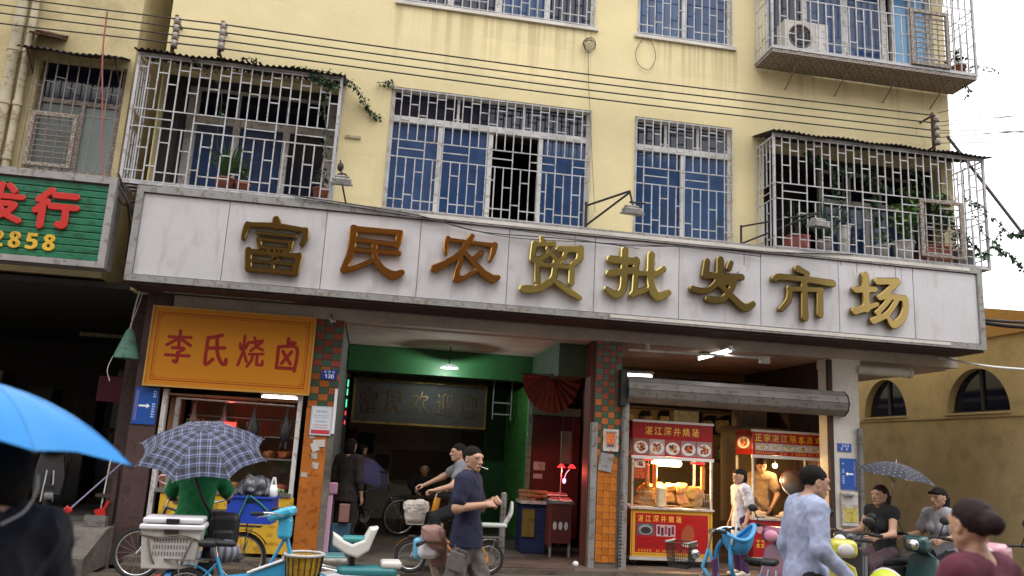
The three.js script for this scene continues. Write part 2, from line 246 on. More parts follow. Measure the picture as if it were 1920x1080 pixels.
function dish(c, x, y, w, h, bg, cols) { // a printed photograph of a plate of food
  box(c, bg, x, y, w, h); c.save(); c.beginPath(); c.rect(x, y, w, h); c.clip();
  c.fillStyle = '#e9e4e0'; c.beginPath(); c.ellipse(x + w / 2, y + h * 0.55, w * 0.46, h * 0.4, 0, 0, 7); c.fill();
  for (let i = 0; i < 34; i++) { c.fillStyle = cols[Math.floor(rnd() * cols.length)]; c.beginPath(); c.ellipse(x + w * rr(0.26, 0.74), y + h * rr(0.3, 0.76), w * rr(0.04, 0.11), h * rr(0.04, 0.1), rnd() * 3, 0, 7); c.fill(); }
  c.restore();
}
// ------------------------------------------------------------------ materials of the place
const m = {
  wall: M([0.75, 0.655, 0.42], 0.9, { map: T.plaster, bump: T.fine, bs: 0.003 }), wallF: M([0.78, 0.665, 0.385], 0.9, { map: T.front, bump: T.fine, bs: 0.003 }),
  wallL: M([0.6, 0.52, 0.3], 0.92, { map: T.grime, bump: T.fine, bs: 0.004 }),
  arch: M([0.6, 0.475, 0.26], 0.9, { map: T.grime, bump: T.fine, bs: 0.004 }),
  archTop: M([0.48, 0.27, 0.075], 0.9, { map: T.plaster, bump: T.fine, bs: 0.004 }),
  soffit: M([0.5, 0.44, 0.4], 0.9, { map: T.grime }),
  ceil: M([0.6, 0.49, 0.44], 0.9, { map: T.grime }),
  greenPaint: M([0.024, 0.125, 0.04], 0.5, { map: T.grime }),
  greenTile: M([0.09, 0.36, 0.08], 0.3, { map: T.grime }),
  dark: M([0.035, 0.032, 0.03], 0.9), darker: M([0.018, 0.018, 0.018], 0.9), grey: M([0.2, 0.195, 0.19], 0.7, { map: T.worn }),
  street: M([0.19, 0.165, 0.135], 0.82, { map: T.conc, bump: again(T.conc, 3.6), bs: 0.006 }),
  floor: M([0.2, 0.17, 0.145], 0.6, { map: again(T.conc, 2.6), bump: again(T.conc, 2.6), bs: 0.004 }),
  conc: M([0.23, 0.215, 0.2], 0.9, { map: again(T.conc, 1.9), bump: again(T.conc, 1.9), bs: 0.008 }),
  alu: M([0.36, 0.35, 0.34], 0.5, { map: T.worn, metalness: 0.35 }), frameG: M([0.3, 0.295, 0.285], 0.6, { map: T.worn }),
  pale: M([0.62, 0.6, 0.58], 0.6, { map: T.worn }), white: M([0.78, 0.78, 0.77], 0.45), whiteDirty: M([0.66, 0.64, 0.61], 0.6, { map: T.grime }),
  bars: M([0.48, 0.48, 0.5], 0.5, { map: T.worn }), barsOld: M([0.36, 0.34, 0.32], 0.7, { map: again(T.rust, 0.22) }),
  sash: M([0.72, 0.71, 0.69], 0.5, { map: T.worn }),
  glass: M([0.034, 0.082, 0.21], 0.07, { phys: true, specularIntensity: 0.8, map: again(T.grime, 1.9) }), glassD: M([0.008, 0.012, 0.03], 0.08, { phys: true }), glassL: M([0.05, 0.11, 0.26], 0.1, { phys: true, map: again(T.grime, 1.3) }),
  sky: M([0.16, 0.38, 0.62], 0.12, { phys: true }), frosted: M([0.13, 0.15, 0.14], 0.4, { phys: true }),
  tin: M([0.06, 0.05, 0.045], 0.85, { map: T.rust, side: THREE.DoubleSide }), rusty: M([0.16, 0.09, 0.06], 0.9, { map: T.rust }),
  black: M([0.012, 0.012, 0.013], 0.55), wire: M([0.035, 0.03, 0.027], 0.7), rubber: M([0.018, 0.018, 0.018], 0.85), cream: M([0.5, 0.44, 0.3], 0.7, { map: T.worn }),
  chrome: M([0.7, 0.7, 0.7], 0.22, { metalness: 1 }), steel: M([0.4, 0.4, 0.39], 0.4, { metalness: 0.8, map: T.worn }),
  gold: M([0.24, 0.17, 0.06], 0.2, { metalness: 1 }), goldDull: M([0.36, 0.25, 0.09], 0.32, { metalness: 1, map: T.worn }),
  brown: M([0.055, 0.03, 0.024], 0.8, { map: T.worn }), brownTile: M([0.075, 0.04, 0.035], 0.6, { map: T.worn }),
  signWhite: M([0.6, 0.59, 0.62], 0.38, { map: again(T.plaster, 3.1) }),
  orange: M([0.5, 0.155, 0.024], 0.4, { map: T.worn }), tileR: M([0.24, 0.05, 0.032], 0.35), tileO: M([0.38, 0.11, 0.022], 0.35), tileG: M([0.055, 0.1, 0.065], 0.35), grout: M([0.14, 0.11, 0.085], 0.9),
  red: M([0.5, 0.02, 0.015], 0.4), redDark: M([0.1, 0.013, 0.01], 0.6, { map: T.grime }), blue: M([0.02, 0.06, 0.42], 0.4), yellow: M([0.7, 0.42, 0.03], 0.5, { map: T.worn }),
  terra: M([0.3, 0.1, 0.06], 0.85, { map: T.worn }), soil: M([0.03, 0.022, 0.015], 1), leaf: M([0.055, 0.13, 0.03], 0.55, { side: THREE.DoubleSide }), leafD: M([0.022, 0.065, 0.022], 0.55, { side: THREE.DoubleSide }), leafL: M([0.12, 0.22, 0.06], 0.5, { side: THREE.DoubleSide }), stem: M([0.07, 0.055, 0.03], 0.9),
};
// ------------------------------------------------------------------ ground
struct('road', bb(-70, 70, -0.4, 0, 0.62, 45), m.street);
struct('ground', bb(-70, 70, -0.4, -0.05, -60, 0.62), m.street);
struct('pavement', [bb(-2.95, 14, -0.05, 0.15, -11, 0.34), bb(-2.95, 3.2, -0.05, 0.08, 0.34, 0.62), bb(3.2, 14, -0.05, 0.075, 0.34, 0.55)], m.floor);

// ------------------------------------------------------------------ window makers
function grilleBars(x0, x1, y0, y1, z, { s = 0.135, b0 = 0.43, b1 = 0.57, t = 0.017, top = true, rung = 0.5 } = {}) {
  const g = [], n = Math.max(2, Math.round((x1 - x0) / s)), w = (x1 - x0) / n, ya = lerp(y0, y1, b0), yb = lerp(y0, y1, b1);
  const v = (x, a, b) => g.push(bb(x - t / 2, x + t / 2, a, b, z - t / 2, z + t / 2).rotateZ(0).translate(rr(-0.004, 0.004), 0, rr(-0.003, 0.003))), h = (a, b, y, q = t) => g.push(bb(a, b, y - q / 2, y + q / 2, z - t / 2 + 0.002, z + t / 2 - 0.002));
  for (let i = 0; i <= n; i++) {
    const x = x0 + i * w, edge = i === 0 || i === n, k = i % 5;
    if (edge || k === 1 || k === 4) v(x, y0, y1); else { if (k === 3) v(x, y0, ya - (i % 2 ? 0 : 0.0)); else v(x, y0, ya); v(x, yb + (k === 2 ? 0.0 : 0), y1); }
    if (i < n) {
      const a = x + t / 2, b = x + w - t / 2, o = i % 4;
      h(a, b, lerp(y0, ya, [0.2, 0.62, 0.3, 0.74][o])); if (o % 2) h(a, b, lerp(y0, ya, 0.2));
      h(a, b, lerp(yb, y1, [0.78, 0.38, 0.7, 0.5][o])); if (o === 1) h(a, b, lerp(yb, y1, 0.86));
      if (i % 5 === 1 || i % 5 === 2 || i % 5 === 3) h(x, x + w, (ya + yb) / 2);
    }
  }
  h(x0, x1, ya); h(x0, x1, yb); h(x0, x1, y0 + t); h(x0, x1, y1 - t, t * 1.4);
  return g;
}
function windowIn(parent, x0, x1, y0, y1, { z = -0.13, cols = 4, transom = 0.235, open = -1, glass = m.glass, tint = [], f = 0.055, grille = true, gz = 0.02, edgeF = 0.06 } = {}) {
  const w = sub('window', parent), fr = [], yt = y1 - (y1 - y0) * transom, cw = (x1 - x0) / cols;
  fr.push(bb(x0, x0 + edgeF, y0, y1, z - 0.03, z + 0.05), bb(x1 - edgeF, x1, y0, y1, z - 0.03, z + 0.05), bb(x0 + edgeF, x1 - edgeF, y0, y0 + 0.05, z - 0.03, z + 0.05), bb(x0 + edgeF, x1 - edgeF, y1 - 0.04, y1, z - 0.03, z + 0.05));
  if (transom) fr.push(bb(x0 + edgeF, x1 - edgeF, yt - 0.07, yt + 0.03, z - 0.028, z + 0.06));
  for (let i = 1; i < cols; i++) fr.push(bb(x0 + i * cw - f / 2, x0 + i * cw + f / 2, y0 + 0.05, (transom ? yt - 0.07 : y1 - 0.04), z - 0.02 - (i % 2) * 0.01, z + 0.035 + (i % 2) * 0.01));
  if (transom) for (const q of [0.33, 0.66]) fr.push(bb(lerp(x0, x1, q) - 0.02, lerp(x0, x1, q) + 0.02, yt + 0.03, y1 - 0.04, z - 0.02, z + 0.03));
  part('frame', fr, m.sash, w);
  for (let i = 0; i < cols; i++) if (i !== open) { const yy = transom ? yt - 0.02 : y1 - 0.02; part('pane', bx(cw - 0.03, yy - y0 - 0.03, 0.008, x0 + (i + 0.5) * cw, (y0 + yy) / 2, z - 0.006 + (i % 2) * 0.008, rr(-0.012, 0.012), rr(-0.02, 0.02)), tint[i] ?? glass, w); }
  if (transom) for (let i = 0; i < 3; i++) part('pane', bb(lerp(x0, x1, i / 3) + 0.01, lerp(x0, x1, (i + 1) / 3) - 0.01, yt, y1 - 0.01, z - 0.01, z - 0.004), m.glassD, w);
  if (grille) part('grille', grilleBars(x0 + 0.02, x1 - 0.02, y0 + 0.01, y1 - 0.02, gz, grille === true ? {} : grille), m.bars, w);
  return w;
}
// ------------------------------------------------------------------ the market building
const hall = thing('market_building', 'yellow plastered market building with barred blue windows above its open ground floor', 'building');
{
  const W = [[-0.13, 3.03, 5.13, 7.1], [3.75, 5.42, 5.13, 7.1], [-0.13, 3.03, 8.54, 10.5], [3.75, 5.42, 8.54, 10.5]], B = [[-3.43, -0.92, 5.0, 6.95], [5.95, 9.2, 5.0, 6.85], [6.0, 9.2, 8.35, 10.3]];
  part('front_wall', extr(rect(-3.45, 9.42, 3.62, 12.5), 0.24, [...W, ...B].map((r) => rect(...r).reverse())).translate(0, 0, -0.24), m.wallF, hall);
  parts('side_wall', [bb(9.18, 9.42, 3.62, 12.5, -9, -0.24), bb(-3.45, -3.21, 3.62, 12.5, -9, -0.24)], m.wall, hall); part('side_wall', bb(-3.45, -3.21, 0, 3.62, -9, -0.3), m.brown, hall);
  part('back_wall', bb(-3.21, 9.18, 0, 12.5, -9.2, -9), m.wallL, hall);
  part('roof', bb(-3.5, 9.5, 12.5, 12.7, -9.2, 0.1), m.conc, hall);
  parts('floor_slab', [bb(-3.2, 9.17, 3.62, 3.8, -8.99, -0.25), bb(-3.2, 9.17, 7.4, 7.55, -8.99, -0.25)], m.soffit, hall);
  part('front_beam', bb(-2.85, 9.3, 3.42, 3.615, -0.26, 0.02), m.soffit, hall);
  parts('ceiling', [bb(-0.5, 3.2, 3.4, 3.46, -6.6, -0.27), bb(3.76, 7.5, 3.46, 3.5, -5, -0.27), bb(7.52, 9.3, 3.4, 3.46, -9, -0.27), bb(-2.85, -0.93, 3.46, 3.5, -3, -0.27)], m.ceil, hall);
  parts('room_wall', [bb(-0.7, -0.52, 0.15, 3.4, -6.6, -0.42), bb(-2.85, -0.72, 0.15, 3.46, -3.1, -3)], m.grey, hall); part('room_wall', bb(7.3, 7.5, 0.15, 3.62, -9, -0.42), m.brown, hall);
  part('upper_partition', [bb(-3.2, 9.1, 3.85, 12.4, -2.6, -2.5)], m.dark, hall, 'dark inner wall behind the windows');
  windowIn(hall, ...W[0], { cols: 4, open: 2, tint: [m.glassL, m.glass, null, m.glass], f: 0.07 });
  windowIn(hall, ...W[1], { cols: 2, tint: [m.glass, m.glassL] });
  windowIn(hall, ...W[2], { cols: 4, tint: [m.glassD, m.glassD, m.glass, m.glassD], f: 0.09 });
  windowIn(hall, ...W[3], { cols: 2, tint: [m.glassL, m.glass] });
  parts('recess', [bb(-3.2, -3.19, 5.0, 6.95, -1.1, -0.25), bb(-0.92, -0.9, 5.0, 6.95, -1.1, -0.25), bb(-3.2, -0.9, 6.95, 6.97, -1.1, -0.25), bb(-3.2, -0.9, 4.96, 4.98, -1.1, -0.25), bb(5.93, 5.95, 5.0, 6.85, -1.1, -0.25), bb(9.16, 9.175, 5.0, 6.85, -1.1, -0.25), bb(5.93, 9.175, 6.85, 6.87, -1.1, -0.25), bb(5.93, 9.175, 4.96, 4.98, -1.1, -0.25), bb(5.95, 7.35, 5.0, 6.85, -1.12, -1.1)], m.dark, hall);
  windowIn(hall, -3.18, -0.94, 5.0, 6.95, { z: -0.6, cols: 3, grille: false, tint: [m.glass, m.glass, m.glassD], transom: 0.26, edgeF: 0.16, f: 0.1 });
  windowIn(hall, 7.35, 9.16, 5.0, 6.85, { z: -0.75, cols: 2, grille: false, transom: 0.3, f: 0.08 });
  windowIn(hall, 6.0, 8.35, 8.35, 10.3, { cols: 3, grille: false, transom: 0, f: 0.1, edgeF: 0.1, tint: [m.glassD, m.glass, m.glass] });
  windowIn(hall, 8.45, 9.2, 8.35, 10.3, { cols: 2, grille: false, transom: 0, tint: [m.sky, m.sky] });
  // ledges, stains and fittings on the plaster
  parts('sill', [bb(-0.2, 3.08, 5.07, 5.125, -0.02, 0.05), bb(3.7, 5.47, 5.07, 5.125, -0.02, 0.05), bb(-0.2, 3.08, 8.48, 8.535, -0.02, 0.045), bb(3.7, 5.47, 8.48, 8.535, -0.02, 0.045)], m.whiteDirty, hall);
  part('wall_hook', bb(-0.76, -0.53, 6.18, 6.22, 0.0, 0.03), m.cream, hall);
}
solo('downpipe', 'thin grey pipe stub running under the white soffit beside the white pillar', 'pipe', [cyl(0.075, 0.075, 0.92, 0, 0, 0, 16, 0, 0, PI / 2), cyl(0.085, 0.085, 0.05, 0.46, 0, 0, 16, 0, 0, PI / 2)], m.whiteDirty, [7.98, 3.28, -0.02]);
// ------------------------------------------------------------------ pillars, tile by tile
function tiledPillar(name, label, x0, x1, y0, yTile, y1, cols, rows, lower) {
  const p = thing(name, label, 'pillar', [0, 0, 0], 0);
  part('core', bb(x0 + 0.006, x1 - 0.006, y0, y1, -0.4, -0.012), m.grout, p);
  const w = (x1 - x0) / cols, h = (y1 - yTile) / rows, gap = 0.004, protos = [];
  const G = Array.from({ length: 3 }, (_, i) => uvBox(flat(new RoundedBoxGeometry(w - gap, h - gap, 0.014, 1, 0.003).translate(0, 0, 0)), 1));
  const tints = { r: [m.tileR, m.tileR.clone(), m.tileR.clone()], o: [m.tileO, m.tileO.clone(), m.tileO.clone()], g: [m.tileG, m.tileG.clone(), m.tileG.clone()] };
  for (const k in tints) tints[k].forEach((q, i) => i && q.color.multiplyScalar(i === 1 ? 0.8 : 1.18));
  for (let j = 0; j < rows; j++) for (let i = 0; i < cols; i++) {
    const k = (i + j) % 2 ? 'g' : j < rows * 0.45 ? 'o' : 'r', o = new THREE.Mesh(G[(i * 7 + j * 3) % 3], tints[k][Math.floor(rnd() * 3)]); o.name = 'tile'; o.castShadow = o.receiveShadow = true;
    o.position.set(x0 + (i + 0.5) * w, yTile + (j + 0.5) * h, -0.005 + rr(-0.001, 0.002)); p.add(o);
  }
  lower?.(p);
  return p;
}
tiledPillar('tiled_pillar', 'pillar with red and green checker tiles beside the orange roast shop sign', -0.91, -0.51, 0.15, 2.17, 3.42, 3, 13, (p) => {
  part('painted_base', bb(-0.915, -0.6, 0.15, 2.165, -0.01, 0.004), m.orange, p, 'orange painted lower half with peeling notices');
  part('grey_edge', bb(-0.598, -0.505, 0.15, 2.165, -0.01, 0.002), m.conc, p);
  for (let i = 0; i < 5; i++) part('paper_scrap', bx(rr(0.05, 0.14), rr(0.04, 0.1), 0.003, -0.76 + rr(-0.1, 0.1), 1.25 + i * 0.13, 0.008, 0, 0, rr(-0.2, 0.2)), M([0.5, 0.45, 0.4], 0.9, { map: T.worn }), p);
});
tiledPillar('tiled_pillar', 'pillar with orange tiled base standing beside the roast pig cart', 3.24, 3.64, 0.15, 1.72, 3.46, 4, 19, (p) => {
  const w = 0.1, g = uvBox(flat(new RoundedBoxGeometry(w - 0.004, w - 0.004, 0.012, 1, 0.003)));
  const os = [0.85, 1, 1.1].map((k) => { const q = M([0.62 * k, 0.2 * k, 0.028 * k], 0.3, { map: T.worn }); return q; });
  for (let j = 0; j < 15; j++) for (let i = 0; i < 3; i++) { const o = new THREE.Mesh(g, os[Math.floor(rnd() * 3)]); o.name = 'tile'; o.position.set(3.29 + (i + 0.5) * w + 0.01, 0.22 + (j + 0.5) * w, -0.005 + rr(-0.001, 0.002)); p.add(o); }
  part('corner_guard', bb(3.195, 3.285, 0.15, 2.2, -0.1, 0.016), m.alu, p);
  part('side_face', bb(3.18, 3.239, 0.15, 3.46, -0.42, -0.1), M([0.14, 0.04, 0.026], 0.6, { map: T.grime }), p);
});
solo('pillar', 'plain white plastered pillar with blue signs at the right end of the shops', 'pillar', [bb(7.07, 7.52, 0.15, 3.43, -0.4, 0), bb(7.04, 7.56, 3.28, 3.42, -0.38, 0.012)], m.whiteDirty);
solo('pillar', 'brown tiled pillar at the left corner under the white sign box', 'pillar', [bb(-3.2, -2.87, 0, 3.6, -0.4, 0.0)], m.brownTile);
// ------------------------------------------------------------------ left neighbour
part('recess_side', bb(-3.43, -3.2, 5.0, 6.95, -0.236, -0.228), m.dark, hall);
const left = thing('corner_building', 'weathered yellow building at the left edge with a barred louvre window', 'building');
{
  part('front_wall', extr(rect(-14, -3.85, 3.75, 10), 0.24, [rect(-5.1, -3.93, 5.2, 6.86).reverse()]).translate(0, 0, -0.24), m.wallL, left);
  parts('side_wall', [bb(-4.05, -3.85, 3.75, 10, -8, -0.25), bb(-14, -13.8, 0, 10, -8, -0.25)], m.wallL, left);
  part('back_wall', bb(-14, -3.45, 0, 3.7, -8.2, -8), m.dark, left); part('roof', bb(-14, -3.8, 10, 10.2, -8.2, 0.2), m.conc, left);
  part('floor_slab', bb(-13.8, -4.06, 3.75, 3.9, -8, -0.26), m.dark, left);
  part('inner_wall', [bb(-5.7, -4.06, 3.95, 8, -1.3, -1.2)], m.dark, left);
  const w = sub('window', left);
  part('frame', [bb(-5.1, -5.03, 5.2, 6.86, -0.16, -0.08), bb(-4.0, -3.93, 5.2, 6.86, -0.16, -0.08), bb(-5.03, -4.0, 6.25, 6.32, -0.15, -0.09), bb(-5.03, -4.0, 5.2, 5.26, -0.16, -0.08), bb(-4.5, -4.44, 5.26, 6.25, -0.15, -0.09)], m.barsOld, w);
  part('pane', bb(-5.03, -4.5, 5.26, 6.25, -0.125, -0.117), m.frosted, w); part('pane', bb(-4.44, -4.0, 5.26, 6.25, -0.125, -0.117), M([0.2, 0.24, 0.23], 0.5), w); part('pane', bb(-5.03, -4.0, 6.32, 6.86, -0.125, -0.117), m.glassD, w);
  const gb = []; for (let i = 0; i <= 8; i++) { const x = -5.08 + i * 0.142; gb.push(bar([x, 5.1, 0.16], [x, 6.8, 0.16], 0.009, 6)); if (i < 8) gb.push(bar([x, 6.4 + (i % 3) * 0.07 - (i > 4 ? 0.1 : 0), 0.16], [x + 0.142, 6.38 + (i % 3) * 0.07 - (i > 4 ? 0.1 : 0), 0.16], 0.008, 6)); }
  gb.push(bar([-5.08, 6.0, 0.16], [-3.94, 6.0, 0.16], 0.009, 6), bar([-5.08, 5.12, 0.16], [-3.94, 5.12, 0.16], 0.01, 6)); part('grille', gb, m.barsOld, w);
  const lv = []; lv.push(bb(-5.0, -4.95, 5.2, 5.98, 0.19, 0.22), bb(-4.45, -4.4, 5.2, 5.98, 0.19, 0.22), bb(-4.95, -4.45, 5.93, 5.98, 0.19, 0.22), bb(-4.95, -4.45, 5.2, 5.25, 0.19, 0.22)); for (let i = 0; i < 8; i++) lv.push(bar([-4.95, 5.33 + i * 0.08, 0.205], [-4.45, 5.33 + i * 0.08, 0.205], 0.007, 6)); part('hatch', lv, m.barsOld, w);
}
function corrugated(x0, x1, yw, yf, zf, mat, parent, name = 'roof_sheet') { // dark corrugated sheet, wall side to front edge
  const pts = [], n = Math.round((x1 - x0) / 0.02); for (let i = 0; i <= n; i++) pts.push([lerp(x0, x1, i / n), 0.016 * Math.sin(i * 1.5) + 0.012 * Math.sin(i * 0.13)]);
  for (let i = n; i >= 0; i--) pts.push([pts[i][0], pts[i][1] - 0.004]);
  const g = extr(pts, Math.hypot(zf, yw - yf)); g.applyMatrix4(new THREE.Matrix4().makeRotationX(Math.atan2(yw - yf, zf))); g.translate(0, yw, 0); return part(name, g, mat, parent);
}
{ const a = thing('window_awning', 'dark corrugated awning over the louvre window of the left building', 'awning'); corrugated(-5.25, -3.9, 6.98, 6.82, 0.42, m.tin, a); part('bracket', [bar([-5.15, 6.6, 0.02], [-5.15, 6.84, 0.38], 0.01, 6), bar([-4.0, 6.6, 0.02], [-4.0, 6.84, 0.38], 0.01, 6)], m.rusty, a); }
solo('rusty_shelf', 'small rusty sheet left on the wall above the dark awning', 'shelf', [bx(0.4, 0.03, 0.3, 0, 0, 0, 0.35, 0, -0.06), bx(0.36, 0.025, 0.2, 0.03, 0.05, -0.02, 0.5, 0, -0.1)], m.rusty, [-5.0, 7.16, 0.12]);
for (const [x, r, lb] of [[-5.42, 0.075, 'thick cream drainpipe at the left edge of the left wall'], [-5.25, 0.05, 'thinner cream drainpipe nearer the louvre window']]) {
  const t = thing('drainpipe', lb, 'pipe', [x, 0, 0.1]); part('pipe', cyl(r, r, 5.4, 0, 7.7, 0, 16), m.cream, t); for (const y of [5.3, 6.1, 6.9, 8.2]) part('clip', cyl(r + 0.012, r + 0.012, 0.06, 0, y, 0, 16), m.cream, t);
}
solo('red_hose', 'thin red hose hanging down in front of the louvre window', 'hose', tube([[-4.2, 7.52, 0.36], [-4.15, 6.9, 0.42], [-4.0, 6.0, 0.5], [-3.82, 5.0, 0.62]], 0.012, 6, 24), M([0.25, 0.06, 0.05], 0.6));
// the dark shop under the left building
struct('platform', [bb(-14, -3.2, -0.05, 0.48, -8, 0.05)], m.conc);
{
  const t = thing('concrete_steps', 'worn concrete steps up to the dark shop left of the brown pillar', 'steps');
  part('step', bb(-4.6, -3.75, 0, 0.32, 0.05, 0.42), m.conc, t); part('step', bb(-4.55, -3.8, 0, 0.17, 0.42, 0.78), m.conc, t);
  const wedge = extr([[0.05, 0], [0.05, 0.48], [0.25, 0.46], [1.0, 0.2], [1.0, 0]], 0.5); wedge.applyMatrix4(new THREE.Matrix4().makeRotationY(-PI / 2)); part('ramp', wedge.translate(-3.22, 0, 0), m.conc, t, 'sloping concrete cheek beside the steps');
  const nose = []; nose.push(bb(-4.6, -3.76, 0.3, 0.325, 0.4, 0.425), bb(-4.55, -3.81, 0.15, 0.175, 0.76, 0.785)); part('step_edge', nose, m.steel, t);
}
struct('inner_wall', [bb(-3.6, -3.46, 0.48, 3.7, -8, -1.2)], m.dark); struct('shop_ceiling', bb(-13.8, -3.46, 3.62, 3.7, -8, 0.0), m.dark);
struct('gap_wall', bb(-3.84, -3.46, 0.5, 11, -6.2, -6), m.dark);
// ------------------------------------------------------------------ the yellow building with arched windows on the lane
{
  const t = thing('arched_building', 'ochre side building with two dark arched windows along the lane', 'building', [11.5, 0, 0], -PI / 2); // local x runs along +z of the world
  const A = [[-5.54, -4.03, 2.9, 3.73], [-2.79, -1.16, 2.9, 3.73]];
  const arc = ([a, b, y0, y1]) => { const p = []; for (let i = 0; i <= 18; i++) { const q = PI * (i / 18); p.push([(a + b) / 2 + ((b - a) / 2) * Math.cos(q), y0 + (y1 - y0) * Math.sin(q)]); } return p; };
  part('wall', extr(rect(-14, 3, 0, 4.28), 0.25, A.map((a) => arc(a).reverse())), m.arch, t).rotation.set(0, 0, 0);
  part('parapet', extr([[-14, 4.26], [3, 4.26], [3, 4.55], [-0.6, 4.62], [-1.6, 4.84], [-2.4, 4.8], [-3.4, 4.55], [-14, 4.55]], 0.3).translate(0, 0, 0.04), m.archTop, t);
  part('string_course', bb(-14, 3, 2.8, 2.86, 0.25, 0.275), m.arch, t);
  parts('back_wall', [bb(-14, 3, 0, 4.25, -3.2, -3), bb(-14, -13.8, 0, 4.25, -3, 0), bb(2.8, 3, 0, 4.25, -3, 0)], m.arch, t); part('roof', bb(-14, 3, 4.2, 4.3, -3, -0.01), m.rusty, t);
  for (const a of A) { const w = sub('arched_window', t); part('pane', extr(arc(a), 0.01).translate(0, 0, 0.08), m.glassD, w); part('frame', [bb((a[0] + a[1]) / 2 - 0.035, (a[0] + a[1]) / 2 + 0.035, a[2], a[3] - 0.01, 0.092, 0.13), bb(a[0], a[1], a[2], a[2] + 0.04, 0.092, 0.13)], m.dark, w); part('sill', bb(a[0] - 0.03, a[1] + 0.03, a[2] - 0.04, a[2], 0.255, 0.3), m.arch, w); }
}
// ------------------------------------------------------------------ plants
function leafCluster(list, c, n, spread, size, droop = 0.3) { // small folded leaves scattered round a point
  for (let i = 0; i < n; i++) {
    const u = rnd() * 2 * PI, q = Math.acos(rr(-1, 1)), r = Math.cbrt(rnd()), s = size * rr(0.6, 1.25);
    const g = new THREE.BufferGeometry(); // two triangles each side of the midrib
    const P = [0, 0, 0, 0.36 * s, 0.1 * s, 0.5 * s, 0, 0.02 * s, s, 0, 0, 0, 0, 0.02 * s, s, -0.36 * s, 0.1 * s, 0.5 * s];
    g.setAttribute('position', new THREE.BufferAttribute(new Float32Array(P), 3));
    g.applyMatrix4(new THREE.Matrix4().makeRotationFromEuler(new THREE.Euler(rr(-0.4, 0.9) + droop, rr(0, 2 * PI), rr(-0.5, 0.5), 'YXZ')));
    g.translate(c[0] + spread[0] * r * Math.sin(q) * Math.cos(u), c[1] + spread[1] * r * Math.cos(q), c[2] + spread[2] * r * Math.sin(q) * Math.sin(u)); g.computeVertexNormals(); list.push(g);
  }
}
function blades(list, c, n, len, w, lean = 0.5) { // arching strap leaves
  for (let i = 0; i < n; i++) {
    const a = rr(0, 2 * PI), L = len * rr(0.6, 1.1), P = [], k = 5, ln = lean * rr(0.5, 1.4);
    const at = (t) => [c[0] + Math.cos(a) * L * ln * t, c[1] + L * (t - 0.45 * ln * t * t), c[2] + Math.sin(a) * L * ln * t];
    for (let j = 0; j < k; j++) { const p = at(j / k), q = at((j + 1) / k), wa = w * (1 - (j / k) ** 2), wb = w * (1 - ((j + 1) / k) ** 2), nx = -Math.sin(a), nz = Math.cos(a); const A = [p[0] + nx * wa, p[1], p[2] + nz * wa], B = [p[0] - nx * wa, p[1], p[2] - nz * wa], C = [q[0] + nx * wb, q[1], q[2] + nz * wb], D = [q[0] - nx * wb, q[1], q[2] - nz * wb]; P.push(...A, ...B, ...C, ...C, ...B, ...D); }
    const g = new THREE.BufferGeometry(); g.setAttribute('position', new THREE.BufferAttribute(new Float32Array(P), 3)); g.computeVertexNormals(); list.push(g);
  }
}
function potted(label, pos, { r = 0.12, h = 0.2, mat = m.terra, kind = 'leaf', H = 0.4, n = 60, leaf = m.leaf, size = 0.07, square = false } = {}) {
  const t = thing('potted_plant', label, 'potted plant', pos);
  part('pot', square ? [bx(r * 2, h, r * 1.8, 0, h / 2, 0), bx(r * 2.12, 0.03, r * 1.92, 0, h - 0.015, 0)] : lathe([[0, 0], [r * 0.72, 0], [r * 0.98, h - 0.03], [r * 1.08, h - 0.03], [r * 1.08, h], [r * 0.94, h], [r * 0.9, h - 0.03], [0, h - 0.03]], 18), mat, t);
  part('soil', cyl(r * 0.85, r * 0.85, 0.01, 0, h - 0.018, 0, 14), m.soil, t);
  const L = [], S = [];
  if (kind === 'blade') blades(L, [0, h - 0.02, 0], n, H, 0.014, 0.6);
  else if (kind !== 'bare') for (let i = 0; i < 5; i++) { const a = rr(0, 7), q = rr(0.03, 0.16) * (H / 0.4), y = h + H * rr(0.6, 1); S.push(tube([[0, h - 0.03, 0], [Math.cos(a) * q * 0.5, h + H * 0.4, Math.sin(a) * q * 0.3], [Math.cos(a) * q, y, Math.sin(a) * q * 0.6]], 0.006, 5, 8)); leafCluster(L, [Math.cos(a) * q, y - H * 0.15, Math.sin(a) * q * 0.6], n / 5, [0.12, H * 0.32, 0.1], size); }
  else S.push(bar([0, h - 0.03, 0], [0.02, h + H, 0], 0.008, 6), bar([0.01, h + H * 0.5, 0], [0.1, h + H * 0.9, 0], 0.005, 5));
  parts('stem', S, m.stem, t); if (L.length) part('foliage', L, leaf, t);
  return t;
}
function vine(name, label, paths, n, size, mat, cat = 'vine') {
  const t = thing(name, label, cat), S = [], L = [];
  for (const [p, k] of paths) { const c = new THREE.CatmullRomCurve3(p.map((q) => V(...q))); S.push(new THREE.TubeGeometry(c, p.length * 6, 0.006, 5)); for (let i = 0; i < n * k; i++) { const q = c.getPoint(rnd()); leafCluster(L, [q.x, q.y, q.z], 2, [0.06, 0.06, 0.05], size, 0.7); } }
  parts('stem', S, m.stem, t); part('foliage', L, mat, t); return t;
}
